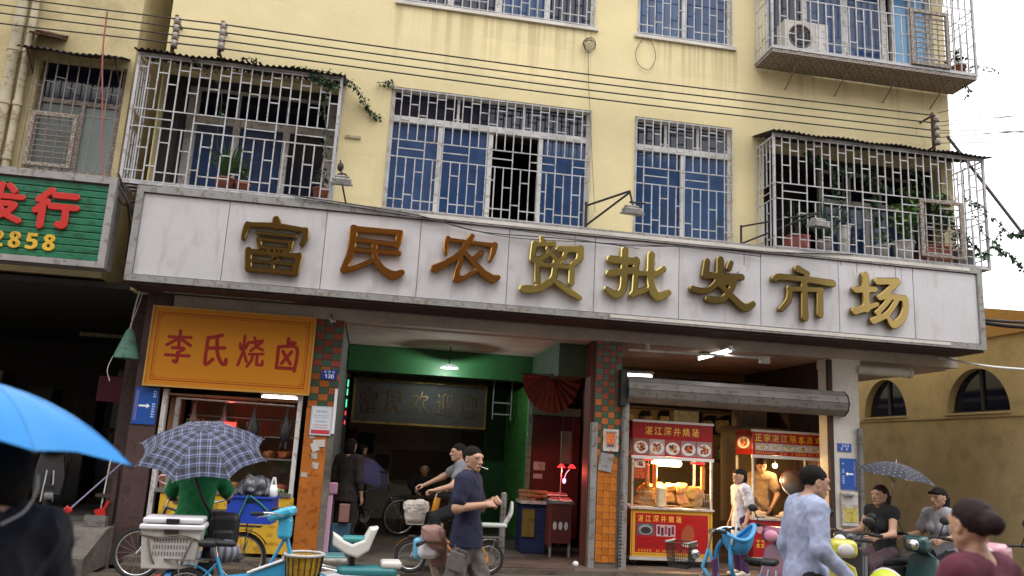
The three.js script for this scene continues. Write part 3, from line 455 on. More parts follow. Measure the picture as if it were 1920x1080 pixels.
// ------------------------------------------------------------------ barred balcony cages
function cage(label, x0, x1, y0, y1, zf, { wrap = false, roof = true, tray = 0, s = 0.135, roofX1 } = {}) {
  const t = thing('balcony_cage', label, 'balcony cage');
  part('front_grille', grilleBars(x0, x1, y0, y1, zf, { s, t: 0.017 }), m.bars, t);
  const sg = grilleBars(0.03, zf - 0.02, y0, y1, 0, { s: 0.1, t: 0.016 }).map((g) => g.applyMatrix4(new THREE.Matrix4().makeRotationY(-PI / 2)));
  part('side_grille', sg.map((g) => g.clone().translate(x0, 0, 0)), m.bars, t);
  if (wrap) {
    const deep = grilleBars(-1.4, zf - 0.02, y0, y1, 0, { s: 0.14, t: 0.016 }).map((g) => g.applyMatrix4(new THREE.Matrix4().makeRotationY(-PI / 2))); part('side_grille', deep.map((g) => g.translate(x1, 0, 0)), m.bars, t);
    part('back_grille', grilleBars(9.46, x1, y0, y1, -1.4, { s: 0.14, t: 0.014 }), m.bars, t);
  } else part('side_grille', sg.map((g) => g.clone().translate(x1, 0, 0)), m.bars, t);
  const fr = [];
  for (const x of [x0, x1]) fr.push(bb(x - 0.018, x + 0.018, y0, y1, zf - 0.02, zf + 0.016));
  fr.push(bb(x0 - 0.018, x1 + 0.018, y0 - 0.035, y0, zf - 0.02, zf + 0.016), bb(x0 - 0.018, x1 + 0.018, y1, y1 + 0.03, zf - 0.02, zf + 0.016), bb(x0 - 0.018, x0 + 0.018, y0 - 0.035, y0, 0.01, zf - 0.02), bb(x1 - 0.018, x1 + 0.018, y0 - 0.035, y0, wrap ? -1.4 : 0.01, zf - 0.02));
  part('frame', fr, m.bars, t);
  const fl = []; for (let i = 0; i <= 12; i++) fl.push(bb(lerp(x0, x1, i / 12) - 0.012, lerp(x0, x1, i / 12) + 0.012, y0 - 0.03, y0 - 0.008, 0.01, zf - 0.02)); for (const z of [0.15, 0.32, 0.48]) fl.push(bb(x0, x1, y0 - 0.008, y0 + 0.002, z - 0.05, z + 0.05)); if (wrap) for (let i = 0; i < 8; i++) fl.push(bb(9.45, x1, y0 - 0.03, y0 - 0.01, -0.15 - i * 0.16, -0.08 - i * 0.16));
  part('floor_rack', fl, m.barsOld, t);
  if (tray) part('floor_tray', [bb(x0, x1, y0 - tray, y0 - tray + 0.02, 0.02, zf), bb(x0, x1, y0 - tray, y0 - 0.035, zf - 0.015, zf + 0.004), bb(x0 - 0.004, x0 + 0.012, y0 - tray, y0 - 0.035, 0.02, zf - 0.016)], m.barsOld, t);
  if (roof) corrugated(x0 - 0.06, roofX1 ?? x1 + 0.05, y1 + 0.2, y1 + 0.035, zf + 0.1, m.tin, t);
  return t;
}
cage('white barred balcony cage with a vine over the left end of the white sign', -3.6, -0.85, 5.0, 6.83, 0.6);
cage('barred balcony cage full of potted plants above the right end of the white sign', 5.82, 9.5, 4.98, 6.8, 0.6, { wrap: true, roofX1: 9.62 });
{
  const t = cage('upper barred cage with an air conditioner at the top right corner of the building', 5.82, 9.5, 8.32, 10.4, 0.6, { wrap: true, tray: 0.1 });
  const rods = []; for (const x of [6.35, 7.25, 8.15, 9.05]) rods.push(bar([x, 8.22, 0.5], [x, 7.9, 0.01], 0.012, 6)); part('stay_rod', rods, m.barsOld, t);
  const hatch = []; hatch.push(bb(8.28, 8.34, 8.34, 9.35, 0.61, 0.65), bb(8.94, 9.0, 8.34, 9.35, 0.61, 0.65), bb(8.34, 8.94, 9.29, 9.35, 0.61, 0.65), bb(8.34, 8.94, 8.34, 8.4, 0.61, 0.65)); for (let i = 1; i < 10; i++) hatch.push(bb(8.34, 8.94, 8.36 + i * 0.095, 8.372 + i * 0.095, 0.622, 0.638)); part('hatch', hatch, m.barsOld, t);
}
{ // hatch of the lower right cage
  const t = thing('cage_hatch', 'hinged barred hatch at the right of the plant filled cage', 'hatch', [0, 0, 0.63]); const h = []; h.push(bb(8.28, 8.34, 5.06, 6.0, 0, 0.03), bb(8.98, 9.04, 5.06, 6.0, 0, 0.03), bb(8.34, 8.98, 5.95, 6.0, 0, 0.03), bb(8.34, 8.98, 5.06, 5.1, 0, 0.03)); for (let i = 1; i < 6; i++) h.push(bb(8.34, 8.98, 5.1 + i * 0.1, 5.113 + i * 0.1, 0.008, 0.022)); part('frame', h, m.barsOld, t);
}
{ // air conditioner
  const t = thing('air_conditioner', 'white air conditioner unit inside the upper right cage', 'air conditioner', [6.52, 8.36, 0.3]);
  part('casing', rb(0.78, 0.56, 0.28, 0.02, 0, 0.3, 0), m.whiteDirty, t); part('fan_ring', ring(0.2, 0.012, -0.12, 0.3, 0.145), m.grey, t); const fb = []; for (let i = 0; i < 9; i++) fb.push(bar([-0.12, 0.3, 0.148], [-0.12 + 0.2 * Math.cos(i * 0.7), 0.3 + 0.2 * Math.sin(i * 0.7), 0.148], 0.004, 5)); for (const r of [0.07, 0.13]) fb.push(ring(r, 0.004, -0.12, 0.3, 0.147)); part('fan_guard', fb, m.grey, t); part('fan_disc', cyl(0.19, 0.19, 0.005, -0.12, 0.3, 0.141, 24, PI / 2), m.dark, t);
  part('side_panel', bb(0.16, 0.36, 0.08, 0.54, 0.14, 0.147), m.pale, t); part('foot', [bb(-0.3, -0.24, 0, 0.03, -0.12, 0.12), bb(0.24, 0.3, 0, 0.03, -0.12, 0.12)], m.grey, t);
}
// plants of the cages
potted('spider plant in a terracotta pot inside the left cage', [-2.3, 5.0, 0.4], { kind: 'blade', n: 90, H: 0.62, leaf: m.leaf, r: 0.14, h: 0.22 });
potted('small bushy plant in a pinkish pot beside the spider plant', [-2.06, 5.0, 0.42], { n: 70, H: 0.28, r: 0.1, h: 0.17, size: 0.06 });
potted('terracotta pot at the right end of the left cage', [-1.0, 5.0, 0.4], { n: 30, H: 0.25, leaf: m.leafD, r: 0.11, h: 0.22 });
potted('red square planter at the left end of the plant filled cage', [6.3, 4.99, 0.38], { n: 40, H: 0.5, leaf: m.leafD, square: true, mat: M([0.32, 0.08, 0.06], 0.8, { map: T.worn }), h: 0.26, r: 0.15 });
const pg = M([0.4, 0.38, 0.36], 0.8, { map: T.worn }), pw = M([0.6, 0.6, 0.58], 0.6, { map: T.worn });
potted('grey bucket pot with tall thin leaves beside the red planter', [6.75, 4.99, 0.4], { n: 70, H: 0.85, leaf: m.leafD, mat: pg, h: 0.22, kind: 'blade' });
potted('tall pale pot with a dry stem near the middle of the cage', [7.12, 4.99, 0.36], { kind: 'bare', H: 0.9, mat: pw, h: 0.5, r: 0.11 });
potted('short grey pot with a small leafy plant in the cage', [7.75, 4.99, 0.4], { n: 40, H: 0.3, leaf: m.leafL, mat: pg, h: 0.24 });
potted('wide white tub with a leafy plant in the cage', [8.15, 4.99, 0.38], { n: 200, H: 0.6, leaf: m.leafL, mat: pw, h: 0.34, r: 0.17, size: 0.1 });
potted('brown planter behind the barred hatch of the cage', [8.66, 4.99, 0.34], { n: 420, H: 1.0, leaf: m.leafL, mat: m.terra, square: true, h: 0.3, r: 0.24, size: 0.14 });
potted('black pot at the right outer corner of the plant filled cage', [9.25, 4.99, 0.3], { n: 60, H: 0.4, leaf: m.leafD, mat: m.grey, square: true, h: 0.32, r: 0.13 });
potted('small brown pot with trailing plant on the upper right cage', [9.33, 8.34, 0.4], { n: 60, H: 0.3, leaf: m.leafD, mat: m.terra, h: 0.2 });
vine('climbing_vine', 'green vine creeping over the roof edge of the left cage onto the wall', [[[[-1.6, 6.95, 0.5], [-1.2, 6.94, 0.55], [-0.85, 6.9, 0.55], [-0.6, 6.86, 0.12], [-0.4, 6.6, 0.04], [-0.25, 6.55, 0.03]], 1.5], [[[-1.0, 6.9, 0.6], [-1.05, 6.4, 0.62], [-0.98, 5.9, 0.62], [-1.02, 5.3, 0.62]], 0.55], [[[-1.3, 6.85, 0.63], [-1.1, 6.75, 0.64], [-0.9, 6.72, 0.64]], 1.3], [[[-3.0, 6.9, 0.62], [-2.5, 6.5, 0.6], [-2.45, 5.8, 0.58], [-2.4, 5.3, 0.5]], 0.35], [[[-2.4, 7.0, 0.3], [-2.2, 7.12, 0.3], [-2.1, 7.05, 0.35]], 0.35], [[[-0.35, 7.1, 0.05], [-0.15, 7.13, 0.04], [-0.1, 7.0, 0.04]], 0.3]], 60, 0.06, m.leafD);
vine('climbing_vine', 'leafy creeper trailing out of the right cage against the white sky', [[[[9.1, 6.2, 0.5], [9.4, 6.0, 0.62], [9.65, 5.7, 0.7], [9.9, 5.55, 0.7], [10.2, 5.75, 0.75], [10.5, 5.9, 0.8]], 1], [[[9.3, 5.9, 0.55], [9.5, 5.4, 0.65], [9.8, 5.2, 0.7], [10.1, 4.95, 0.72], [10.5, 4.8, 0.75]], 1], [[[9.2, 5.5, 0.5], [9.4, 5.2, 0.6], [9.7, 5.6, 0.66]], 0.7], [[[8.3, 6.6, 0.45], [8.7, 6.1, 0.5], [8.9, 5.7, 0.55], [9.2, 5.5, 0.5]], 0.5]], 50, 0.085, m.leafD);
vine('climbing_vine', 'dark creeper with long hanging leaves inside the plant filled cage', [[[[6.5, 6.7, 0.35], [6.9, 6.5, 0.4], [7.4, 6.4, 0.4], [7.9, 6.2, 0.4]], 0.9], [[[7.0, 6.6, 0.35], [7.0, 6.0, 0.4], [7.1, 5.6, 0.38]], 0.6], [[[7.6, 6.5, 0.4], [7.65, 6.0, 0.42], [7.7, 5.6, 0.4]], 0.6]], 60, 0.11, m.leafD);
vine('climbing_vine', 'weeds hanging from the lower corner of the upper right cage', [[[[9.4, 8.3, 0.3], [9.55, 8.2, 0.35], [9.5, 8.0, 0.3]], 0.5], [[[9.3, 8.45, 0.5], [9.6, 8.5, 0.6], [9.85, 8.45, 0.62]], 0.5]], 40, 0.06, m.leafD);
// ------------------------------------------------------------------ the big sign
{
  const t = thing('shop_sign', 'long white box sign with big gold letters across the whole market front', 'sign', [0, 0, 0]);
  const x0 = -3.32, x1 = 9.22, y0 = 3.62, y1 = 4.91;
  part('box', [bb(x0 + 0.01, x1 - 0.01, y0 + 0.01, y1 - 0.01, 0.03, 0.7)], m.frameG, t);
  part('frame', [bb(x0, x1, y1 - 0.085, y1, 0.66, 0.76), bb(x0, x1, y0, y0 + 0.085, 0.66, 0.76), bb(x0, x0 + 0.085, y0 + 0.085, y1 - 0.085, 0.66, 0.76), bb(x1 - 0.085, x1, y0 + 0.085, y1 - 0.085, 0.66, 0.76), bb(x0 + 0.3, x1, y1, y1 + 0.03, 0.3, 0.74)], m.frameG, t);
  part('top_sheet', [bb(0.4, 9.0, y1 - 0.06, y1 - 0.01, 0.761, 0.768), bb(3.2, 8.6, y0 + 0.03, y0 + 0.075, 0.761, 0.767)], m.whiteDirty, t, 'bent pale trim strip');
  part('soffit', bb(x0 + 0.02, x1 - 0.02, y0 - 0.035, y0 - 0.002, 0.06, 0.71), m.brown, t, 'dark brown underside board');
  part('soffit_edge', [bb(x0 + 0.4, -1.2, y0 - 0.05, y0 - 0.036, 0.3, 0.34), bb(-0.5, 9, y0 - 0.05, y0 - 0.036, 0.062, 0.09)], m.alu, t);
  const xs = [-3.235, -2.135, -0.85, 0.44, 1.695, 2.96, 4.235, 5.515, 6.78, 8.035, 9.135];
  const mats = [0, 1, 2].map((i) => { const q = m.signWhite.clone(); q.color.multiplyScalar([1, 0.97, 1.04][i]); q.map = m.signWhite.map; return q; });
  for (let i = 0; i < 10; i++) part('panel', rb(xs[i + 1] - xs[i] - 0.008, 1.1, 0.03, 0.006, (xs[i] + xs[i + 1]) / 2, 4.265, 0.712 + (i % 2) * 0.002), mats[i % 3], t, i === 9 ? 'blank panel with a paler square patch' : undefined);
  part('patch', bb(8.62, 8.78, 3.83, 3.98, 0.727, 0.7285), m.white, t);
  const L = [['fu', -1.48, 4.24, 0.92, 0.76], ['min', -0.16, 4.26, 0.88, 0.72], ['nong', 1.1, 4.3, 0.96, 0.7], ['mao', 2.31, 4.29, 0.87, 0.85], ['pi', 3.58, 4.28, 1.0, 0.78], ['fa', 4.88, 4.27, 0.98, 0.79], ['shi', 6.17, 4.25, 1.02, 0.82], ['chang', 7.42, 4.24, 0.95, 0.8]];
  for (const [ch, x, y, w, h] of L) { const g = glyphGeo(ch, w, h, 0.06, 0.013, 1.1); part('letter', toCreasedNormals(g, 0.5).translate(x, y, 0.755), ['min', 'nong'].includes(ch) ? M([0.4, 0.19, 0.05], 0.2, { metalness: 1 }) : ['pi', 'mao'].includes(ch) ? M([0.55, 0.43, 0.15], 0.15, { metalness: 1 }) : m.gold, t); }
  // letters stand on short studs
  const st = []; for (const [, x, y, w, h] of L) for (const [dx, dy] of [[-0.3, 0.3], [0.28, 0.28], [0, -0.3]]) st.push(bar([x + dx * w, y + dy * h, 0.72], [x + dx * w, y + dy * h, 0.757], 0.012, 6)); part('stud', st, m.steel, t);
  // drips
  const dr = []; for (let i = 0; i < 14; i++) { const x = rr(-0.5, 8); dr.push(bb(x, x + rr(0.004, 0.014), 4.82 - rr(0.04, 0.3), 4.82, 0.7282, 0.7288)); } stuff(part('drip_stain', dr, M([0.22, 0.19, 0.16], 0.9), t));
}
solo('sign_cable', 'black cables slung along the top edge of the white sign', 'cable', [tube([[-1.4, 4.98, 0.77], [0.4, 4.86, 0.785], [1.2, 4.72, 0.785], [2.4, 4.73, 0.785], [3.4, 4.72, 0.785], [4.4, 4.8, 0.785], [5.7, 4.84, 0.785], [7, 4.93, 0.78]], 0.008, 6, 80), tube([[-1.3, 4.94, 0.78], [0.5, 4.82, 0.79], [1.6, 4.68, 0.79], [3, 4.72, 0.79], [4.3, 4.78, 0.79], [5.5, 4.75, 0.79]], 0.006, 6, 80), tube([[-1.3, 4.97, 0.78], [-0.2, 4.86, 0.785], [0.9, 4.82, 0.785], [2, 4.78, 0.785], [3.6, 4.69, 0.785]], 0.005, 6, 80)], m.wire);
solo('sign_cable', 'bundle of black cables dropping between the green and the white sign', 'cable', [tube([[-3.7, 5.0, 0.7], [-3.55, 4.85, 0.66], [-3.4, 4.6, 0.6], [-3.36, 4.3, 0.3]], 0.02, 6, 20), tube([[-3.6, 5.05, 0.7], [-3.5, 4.8, 0.6], [-3.45, 4.4, 0.4], [-3.5, 4.0, 0.2]], 0.014, 6, 20), tube([[-3.68, 4.9, 0.66], [-3.5, 4.66, 0.6], [-3.38, 4.72, 0.62]], 0.016, 6, 20)], m.wire);
// green slatted sign of the left shop
{
  const t = thing('shop_sign', 'green slatted sign with red characters and yellow digits at the left edge', 'sign', [0, 0, 0]);
  const x0 = -8.4, x1 = -3.6, y0 = 3.78, y1 = 4.95, gs = M([0.012, 0.16, 0.075], 0.4, { map: T.worn });
  part('back_box', bb(x0, x1, y0 - 0.02, y1 + 0.02, 0.4, 0.69), m.frameG, t);
  part('frame', [bb(x0, x1 + 0.02, y1 - 0.07, y1 + 0.03, 0.64, 0.76), bb(x0, x1 + 0.02, y0 - 0.03, y0 + 0.05, 0.64, 0.76), bb(x1 - 0.07, x1 + 0.02, y0 + 0.05, y1 - 0.07, 0.64, 0.76)], m.alu, t);
  for (let i = 0; i < 11; i++) part('slat', rb(x1 - x0 - 0.08, 0.088, 0.03, 0.012, (x0 + x1) / 2 - 0.035, y0 + 0.1 + i * 0.094, 0.705), gs, t);
  part('character', glyphGeo('xing', 0.5, 0.52, 0.03, 0.006).translate(-4.28, 4.48, 0.722), m.red, t); part('character', glyphGeo('fa2', 0.52, 0.52, 0.03, 0.006).translate(-4.93, 4.5, 0.722), m.red, t);
  const font = await new FontLoader().loadAsync('fonts/droid/droid_sans_bold.typeface.json');
  ['2', '8', '5', '8'].forEach((d, i) => { const g = new TextGeometry(d, { font, size: 0.205, depth: 0.02, curveSegments: 6, bevelEnabled: true, bevelSize: 0.004, bevelThickness: 0.004, bevelSegments: 1 }); part('digit', g.translate(-4.98 + i * 0.205, 3.925, 0.722), m.yellow, t); });
}
// ------------------------------------------------------------------ floodlights on arms
function floodlight(label, pos, turn, tilt, arm) {
  const t = thing('floodlight', label, 'floodlight', pos, turn);
  part('housing', [rb(0.26, 0.09, 0.2, 0.02, 0, 0, 0, tilt), mv(rb(0.2, 0.05, 0.12, 0.015), 0, 0.065, -0.02, tilt), mv(bx(0.3, 0.02, 0.24), 0, -0.045, 0.01, tilt)], m.alu, t); part('lens', mv(bx(0.22, 0.006, 0.17), 0, -0.06, 0.015, tilt), m.frosted, t);
  if (arm) part('arm', arm, m.black, t); return t;
}
floodlight('grey floodlight clamped to the right end of the left cage', [-0.7, 5.26, 0.72], 0, 0.25, [bar([0, 0.03, 0], [-0.05, 0.32, -0.05], 0.014, 6), bar([0, 0.0, -0.08], [0.1, -0.35, -0.2], 0.012, 6), ball(0.045, -0.04, 0.22, -0.04, 1, 1.5, 1), ring(0.09, 0.012, 0, 0.02, 0, 0.4, 0, 18, 6, PI)]);
floodlight('grey floodlight on a black triangular bracket between the two windows', [3.5, 5.27, 0.72], 0.1, 0.2, [bar([-0.46, -0.12, -0.7], [-0.46, 0.28, -0.7], 0.022, 4), bar([-0.46, 0.22, -0.7], [-0.02, 0.32, -0.05], 0.02, 4), bar([-0.46, -0.1, -0.7], [-0.02, 0.3, -0.05], 0.018, 4), bar([-0.02, 0.32, -0.05], [0.02, 0.05, 0], 0.016, 4), bar([-0.02, 0.15, -0.05], [0.24, 0.16, -0.05], 0.016, 4), bar([-0.6, -0.2, -0.69], [-0.35, -0.2, -0.69], 0.018, 4)]);
floodlight('dark floodlight on a black bracket in front of the plant filled cage', [6.35, 5.3, 0.95], 0.15, 0.15, [bar([-0.75, 0.1, -0.9], [-0.75, -0.25, -0.9], 0.022, 4), bar([-0.75, 0.08, -0.9], [0.05, 0.2, -0.05], 0.016, 4), bar([-0.75, -0.2, -0.9], [0.02, 0.18, -0.05], 0.016, 4), bar([0.05, 0.2, -0.05], [0.04, 0.0, 0], 0.014, 4)]);
// ------------------------------------------------------------------ overhead wires, insulators
function rack(label, x, y0, y1, z, n) {
  const t = thing('insulator_rack', label, 'insulator rack', [x, 0, z]); part('bracket', [bar([0, y0, 0], [0, y1, 0], 0.028, 6), bar([0, y0 + 0.05, 0], [0.0, y0 + 0.05, -z + 0.0], 0.02, 6), bar([0, y1 - 0.05, 0], [0, y1 - 0.05, -z + 0.0], 0.02, 6)], m.rusty, t);
  for (let i = 0; i < n; i++) part('insulator', lathe([[0, -0.05], [0.05, -0.05], [0.035, -0.015], [0.055, 0], [0.035, 0.015], [0.05, 0.05], [0, 0.05]], 12).translate(0.03, lerp(y0 + 0.06, y1 - 0.06, (i + 0.5) / n), 0.05), M([0.28, 0.24, 0.21], 0.4), t); return t;
}
rack('insulator rack at the left corner of the yellow wall', -3.28, 7.04, 7.64, 0.3, 4); rack('second insulator rack just right of the corner rack', -2.64, 7.1, 7.64, 0.3, 4); rack('rusty insulator rack at the right end of the power lines', 8.86, 7.02, 7.68, 0.3, 4);
for (let i = 0; i < 4; i++) {
  const yl = 7.17 + i * 0.125, yr = 7.2 + i * 0.135;
  solo('power_line', `black power line along the front wall, ${['lowest', 'second lowest', 'second highest', 'highest'][i]} of the four`, 'power line', [tube([[-12, yl - 0.08, 0.75], [-6, yl - 0.02 - 0.03 * (i === 0), 0.4], [-3.25, yl, 0.37]], 0.011, 6, 24), tube([[-3.25, yl, 0.37], [-2.6, yl + 0.01, 0.37]], 0.011, 6, 4), tube([[-2.6, yl + 0.01, 0.37], [0, lerp(yl, yr, 0.25) - 0.03, 0.37], [3, lerp(yl, yr, 0.5) - 0.05, 0.37], [6, lerp(yl, yr, 0.76) - 0.03, 0.37], [8.88, yr, 0.37]], 0.011, 6, 60)], m.wire, null, 0, 'four power lines along the wall');
}
solo('service_wires', 'thin wires fanning out from the right rack into the white sky', 'power line', [[7.66, 9.2], [7.5, 8.4], [7.42, 8.6], [7.3, 7.6], [7.22, 8.0], [7.12, 7.3], [7.35, 7.1]].map(([y, y2], i) => tube([[8.92, y, 0.37], [10.6 + i * 0.2, lerp(y, y2, 0.4) - 0.12, 0.6 + i * 0.2], [15, y2 - 0.3, 2.5 + i * 0.5]], 0.0065, 5, 20)), m.wire);
solo('stay_pole', 'long thin steel stay pole leaning off the right corner of the wall', 'pole', bar([9.12, 7.3, 0.3], [10.95, 5.1, 0.3], 0.026, 8), M([0.12, 0.11, 0.11], 0.6));
solo('cable_coil', 'small tangled cable coil hanging on the yellow wall', 'cable', [0, 1, 2, 3, 4].map((i) => ring(0.07 + 0.012 * i, 0.005, 2.9 + 0.01 * i, 8.24 - 0.012 * i, 0.04 + 0.008 * i, 0.3 * (i - 2), 0.25 * (i - 2), 24, 5)).concat([tube([[2.92, 8.15, 0.03], [2.95, 7.6, 0.02], [2.98, 7.1, 0.05], [3.05, 6.2, 0.05], [3.1, 5.4, 0.1]], 0.004, 5, 40)]), m.wire);
solo('cable_loop', 'single loose cable loop on the wall under the upper right window', 'cable', tube([[3.86, 8.5, 0.03], [3.72, 8.2, 0.03], [3.78, 7.98, 0.03], [3.95, 7.92, 0.03], [4.06, 8.15, 0.03], [4.0, 8.4, 0.03], [3.88, 8.5, 0.03]], 0.005, 5, 40), m.wire);
solo('white_cable', 'white cable sagging from under the sign towards the lane', 'cable', tube([[8.9, 3.55, 0.1], [9.3, 3.35, 0.9], [9.7, 3.25, 2.0], [10.5, 3.4, 3.6]], 0.016, 6, 30), m.white);
solo('black_cable', 'thick black cable bundle above the ochre building beside the sign', 'cable', [tube([[9.15, 4.6, 0.2], [9.3, 4.3, 0.15], [9.7, 4.2, 0.1], [10.8, 4.15, 0.4], [12.5, 4.4, 1.2]], 0.035, 7, 30), tube([[9.2, 4.3, 0.1], [9.8, 4.22, 0.2], [12, 4.2, 1.0]], 0.025, 7, 30)], m.wire);
// ------------------------------------------------------------------ row of houses across the street, behind the photographer
for (const [x, w, h, c, lb] of [[-14, 11, 13, [0.42, 0.3, 0.2], 'tan rendered house across the street, left of its neighbours'], [-2.5, 12, 15, [0.32, 0.2, 0.12], 'brown house across the street facing the market'], [10.3, 13, 13, [0.4, 0.37, 0.3], 'pale house across the street at the lane end']]) {
  const t = thing('row_house', lb, 'building', [x, 0, 17.2], PI, 'houses across the street'), q = M(c, 0.9, { map: T.plaster }); const hs = []; for (let i = 0; i < 4; i++) for (let j = 0; j < 3; j++) hs.push([lerp(-w / 2, w / 2, (i + 0.22) / 4), lerp(-w / 2, w / 2, (i + 0.78) / 4), 4.4 + j * 3, 6 + j * 3].map((v, k) => v)); const ok = hs.filter((r) => r[3] < h - 0.3);
  part('wall', extr(rect(-w / 2, w / 2, 3.4, h), 0.3, ok.map((r) => rect(...r).reverse())).translate(0, 0, -0.3), q, t); part('shop_front', bb(-w / 2 + 0.2, w / 2 - 0.2, 0, 3.3, -1.4, -1.3), m.dark, t); parts('side_wall', [bb(-w / 2, -w / 2 + 0.25, 0, h, -8, -0.3), bb(w / 2 - 0.25, w / 2, 0, h, -8, -0.3)], q, t); part('roof', bb(-w / 2, w / 2, h, h + 0.2, -8, 0.3), m.conc, t); part('canopy', bb(-w / 2 + 0.1, w / 2 - 0.1, 3.3, 3.42, -0.9, 0.9), m.grey, t);
  for (const r of ok) { const wn = sub('window', t); part('pane', bb(r[0], r[1], r[2], r[3], -0.2, -0.19), m.glassD, wn); part('frame', [bb((r[0] + r[1]) / 2 - 0.04, (r[0] + r[1]) / 2 + 0.04, r[2], r[3], -0.185, -0.14)], m.sash, wn); }
}
// ------------------------------------------------------------------ the roast meat shop on the left
{
  const t = thing('shop_sign', 'orange board with four red brush characters over the roast meat shop', 'sign', [0, 0, 0]);
  const w = 2.16, h = 1.06, px = print(w, h, 420, (c) => {
    const g = '#c07a0e'; box(c, g, 0, 0, w, h); c.strokeStyle = '#8c2a10'; c.lineWidth = 0.012; c.strokeRect(0.07, 0.07, w - 0.14, h - 0.14); c.lineWidth = 0.006; c.strokeRect(0.1, 0.1, w - 0.2, h - 0.2);
    for (const [x, y] of [[0.1, 0.1], [w - 0.1, 0.1], [0.1, h - 0.1], [w - 0.1, h - 0.1]]) { c.strokeRect(x - 0.03, y - 0.03, 0.06, 0.06); }
    word(c, '#8e1610', ['li', 'shi4', 'shao', 'lu'], 0.2, 0.3, 0.36, 0.12, 0.46, 1.25);
  });
  part('board', plate(w, h, 0.05, -1.99, 2.87, 0.075), M([1, 1, 1], 0.42, { map: px }), t, null, true); part('frame', [bb(-3.085, -0.895, 3.395, 3.42, 0.045, 0.115), bb(-3.085, -0.895, 2.32, 2.345, 0.045, 0.115), bb(-3.085, -3.065, 2.345, 3.395, 0.045, 0.115), bb(-0.915, -0.895, 2.345, 3.395, 0.045, 0.115)], M([0.5, 0.27, 0.06], 0.5), t);
}
{
  const t = thing('display_case', 'glass roast meat display case under the orange board', 'display case'), wood = M([0.34, 0.18, 0.09], 0.6, { map: T.grime });
  part('back_panel', bb(-2.6, -1.05, 1.0, 2.2, -0.78, -0.74), wood, t); part('post', bb(-2.83, -2.77, 0.15, 2.3, -0.12, 0.0), m.pale, t); part('post', bb(-1.04, -0.98, 0.15, 2.32, -0.06, 0.02), m.pale, t); part('post', bb(-2.66, -2.6, 0.98, 2.2, -0.12, -0.04), m.alu, t);
  part('rail', bar([-2.66, 2.19, -0.06], [-1.08, 2.17, -0.06], 0.018, 10), m.chrome, t); part('rail', bar([-2.55, 1.98, -0.4], [-1.05, 1.97, -0.4], 0.015, 8), m.steel, t);
  part('shelf', bb(-2.6, -1.05, 1.72, 1.74, -0.7, -0.3), m.steel, t); part('shelf', bb(-2.6, -1.05, 1.42, 1.44, -0.7, -0.15), m.steel, t); part('counter', bb(-2.75, -1.0, 0.94, 0.99, -0.75, 0.06), m.steel, t); part('side_panel', bb(-2.75, -2.68, 0.99, 2.2, -0.74, -0.13), wood, t);
  for (const x of [-2.68, -2.1, -1.52]) part('front_panel', bb(x, x + 0.56, 0.2, 0.935, 0.0, 0.04), m.yellow, t); part('pane', bb(-2.6, -1.06, 1.0, 1.42, -0.02, -0.014), M([0.9, 0.95, 0.95], 0.05, { phys: true, transmission: 1, thickness: 0 }), t);
  part('roof_board', bb(-2.8, -1.0, 2.22, 2.25, -0.8, -0.02), wood, t);
}
const duckM = M([0.16, 0.045, 0.015], 0.35), duckD = M([0.06, 0.02, 0.01], 0.4);
function roast(label, pos, s, mat) {
  const t = thing('roast_duck', label, 'roast duck', pos, rr(-0.6, 0.6)); const body = lathe([[0.0, -0.36], [0.03, -0.34], [0.075, -0.26], [0.085, -0.18], [0.06, -0.08], [0.03, 0.0], [0.024, 0.08], [0.026, 0.11], [0, 0.13]].map((p) => [p[0] * s, p[1] * s]), 12); part('body', body.scale(1, 1, 0.8), mat, t); parts('wing', [ball(0.03 * s, 0.08 * s, -0.13 * s, 0, 0.6, 2, 0.8), ball(0.03 * s, -0.08 * s, -0.13 * s, 0, 0.6, 2, 0.8)], mat, t); part('leg', [bar([0.03 * s, -0.3 * s, 0], [0.05 * s, -0.42 * s, 0.02], 0.014 * s, 7), bar([-0.03 * s, -0.3 * s, 0], [-0.05 * s, -0.42 * s, 0.02], 0.014 * s, 7)], mat, t); part('hook', tube([[0, 0.12 * s, 0], [0.02, 0.16 * s, 0], [0, 0.2 * s, 0], [-0.02, 0.17 * s, 0]], 0.004, 5, 12), m.steel, t); return t;
}
['leftmost roast duck hanging from the rail of the display case', 'second roast duck from the left on the display case rail', 'third roast duck from the left on the display case rail', 'rightmost roast duck hanging on the display case rail'].forEach((l, i) => roast(l, [[-2.42, -2.02, -1.62, -1.18][i], 2.0, -0.1], 1.0, [duckD, m.black, m.black, m.black][i]));
['pale brown roast goose on the inner rail behind the ducks', 'roast goose at the left end of the inner rail'].forEach((l, i) => roast(l, [[-1.9, -2.35][i], 1.8, -0.4], 1.1, M([0.4, 0.16, 0.06], 0.35)));
{
  const t = thing('led_sign', 'small glowing red display on top of the plaid umbrella outline', 'sign', [-1.98, 1.87, -0.05]); part('case', bb(-0.15, 0.15, -0.04, 0.04, -0.03, 0.0), m.black, t); part('digits', [bb(-0.14, 0.14, -0.03, 0.03, 0.001, 0.004)], new THREE.MeshStandardMaterial({ color: 0x200000, emissive: new THREE.Color(1, 0.03, 0.02), emissiveIntensity: 3 }), t);
  const p = new THREE.PointLight(new THREE.Color(1, 0.05, 0.03), 0.12); p.position.set(-1.98, 1.95, 0.05); p.castShadow = true; scene.add(p);
}
const tubeGlow = new THREE.MeshStandardMaterial({ color: 0xffffff, emissive: new THREE.Color(1, 0.98, 0.92), emissiveIntensity: 6 });
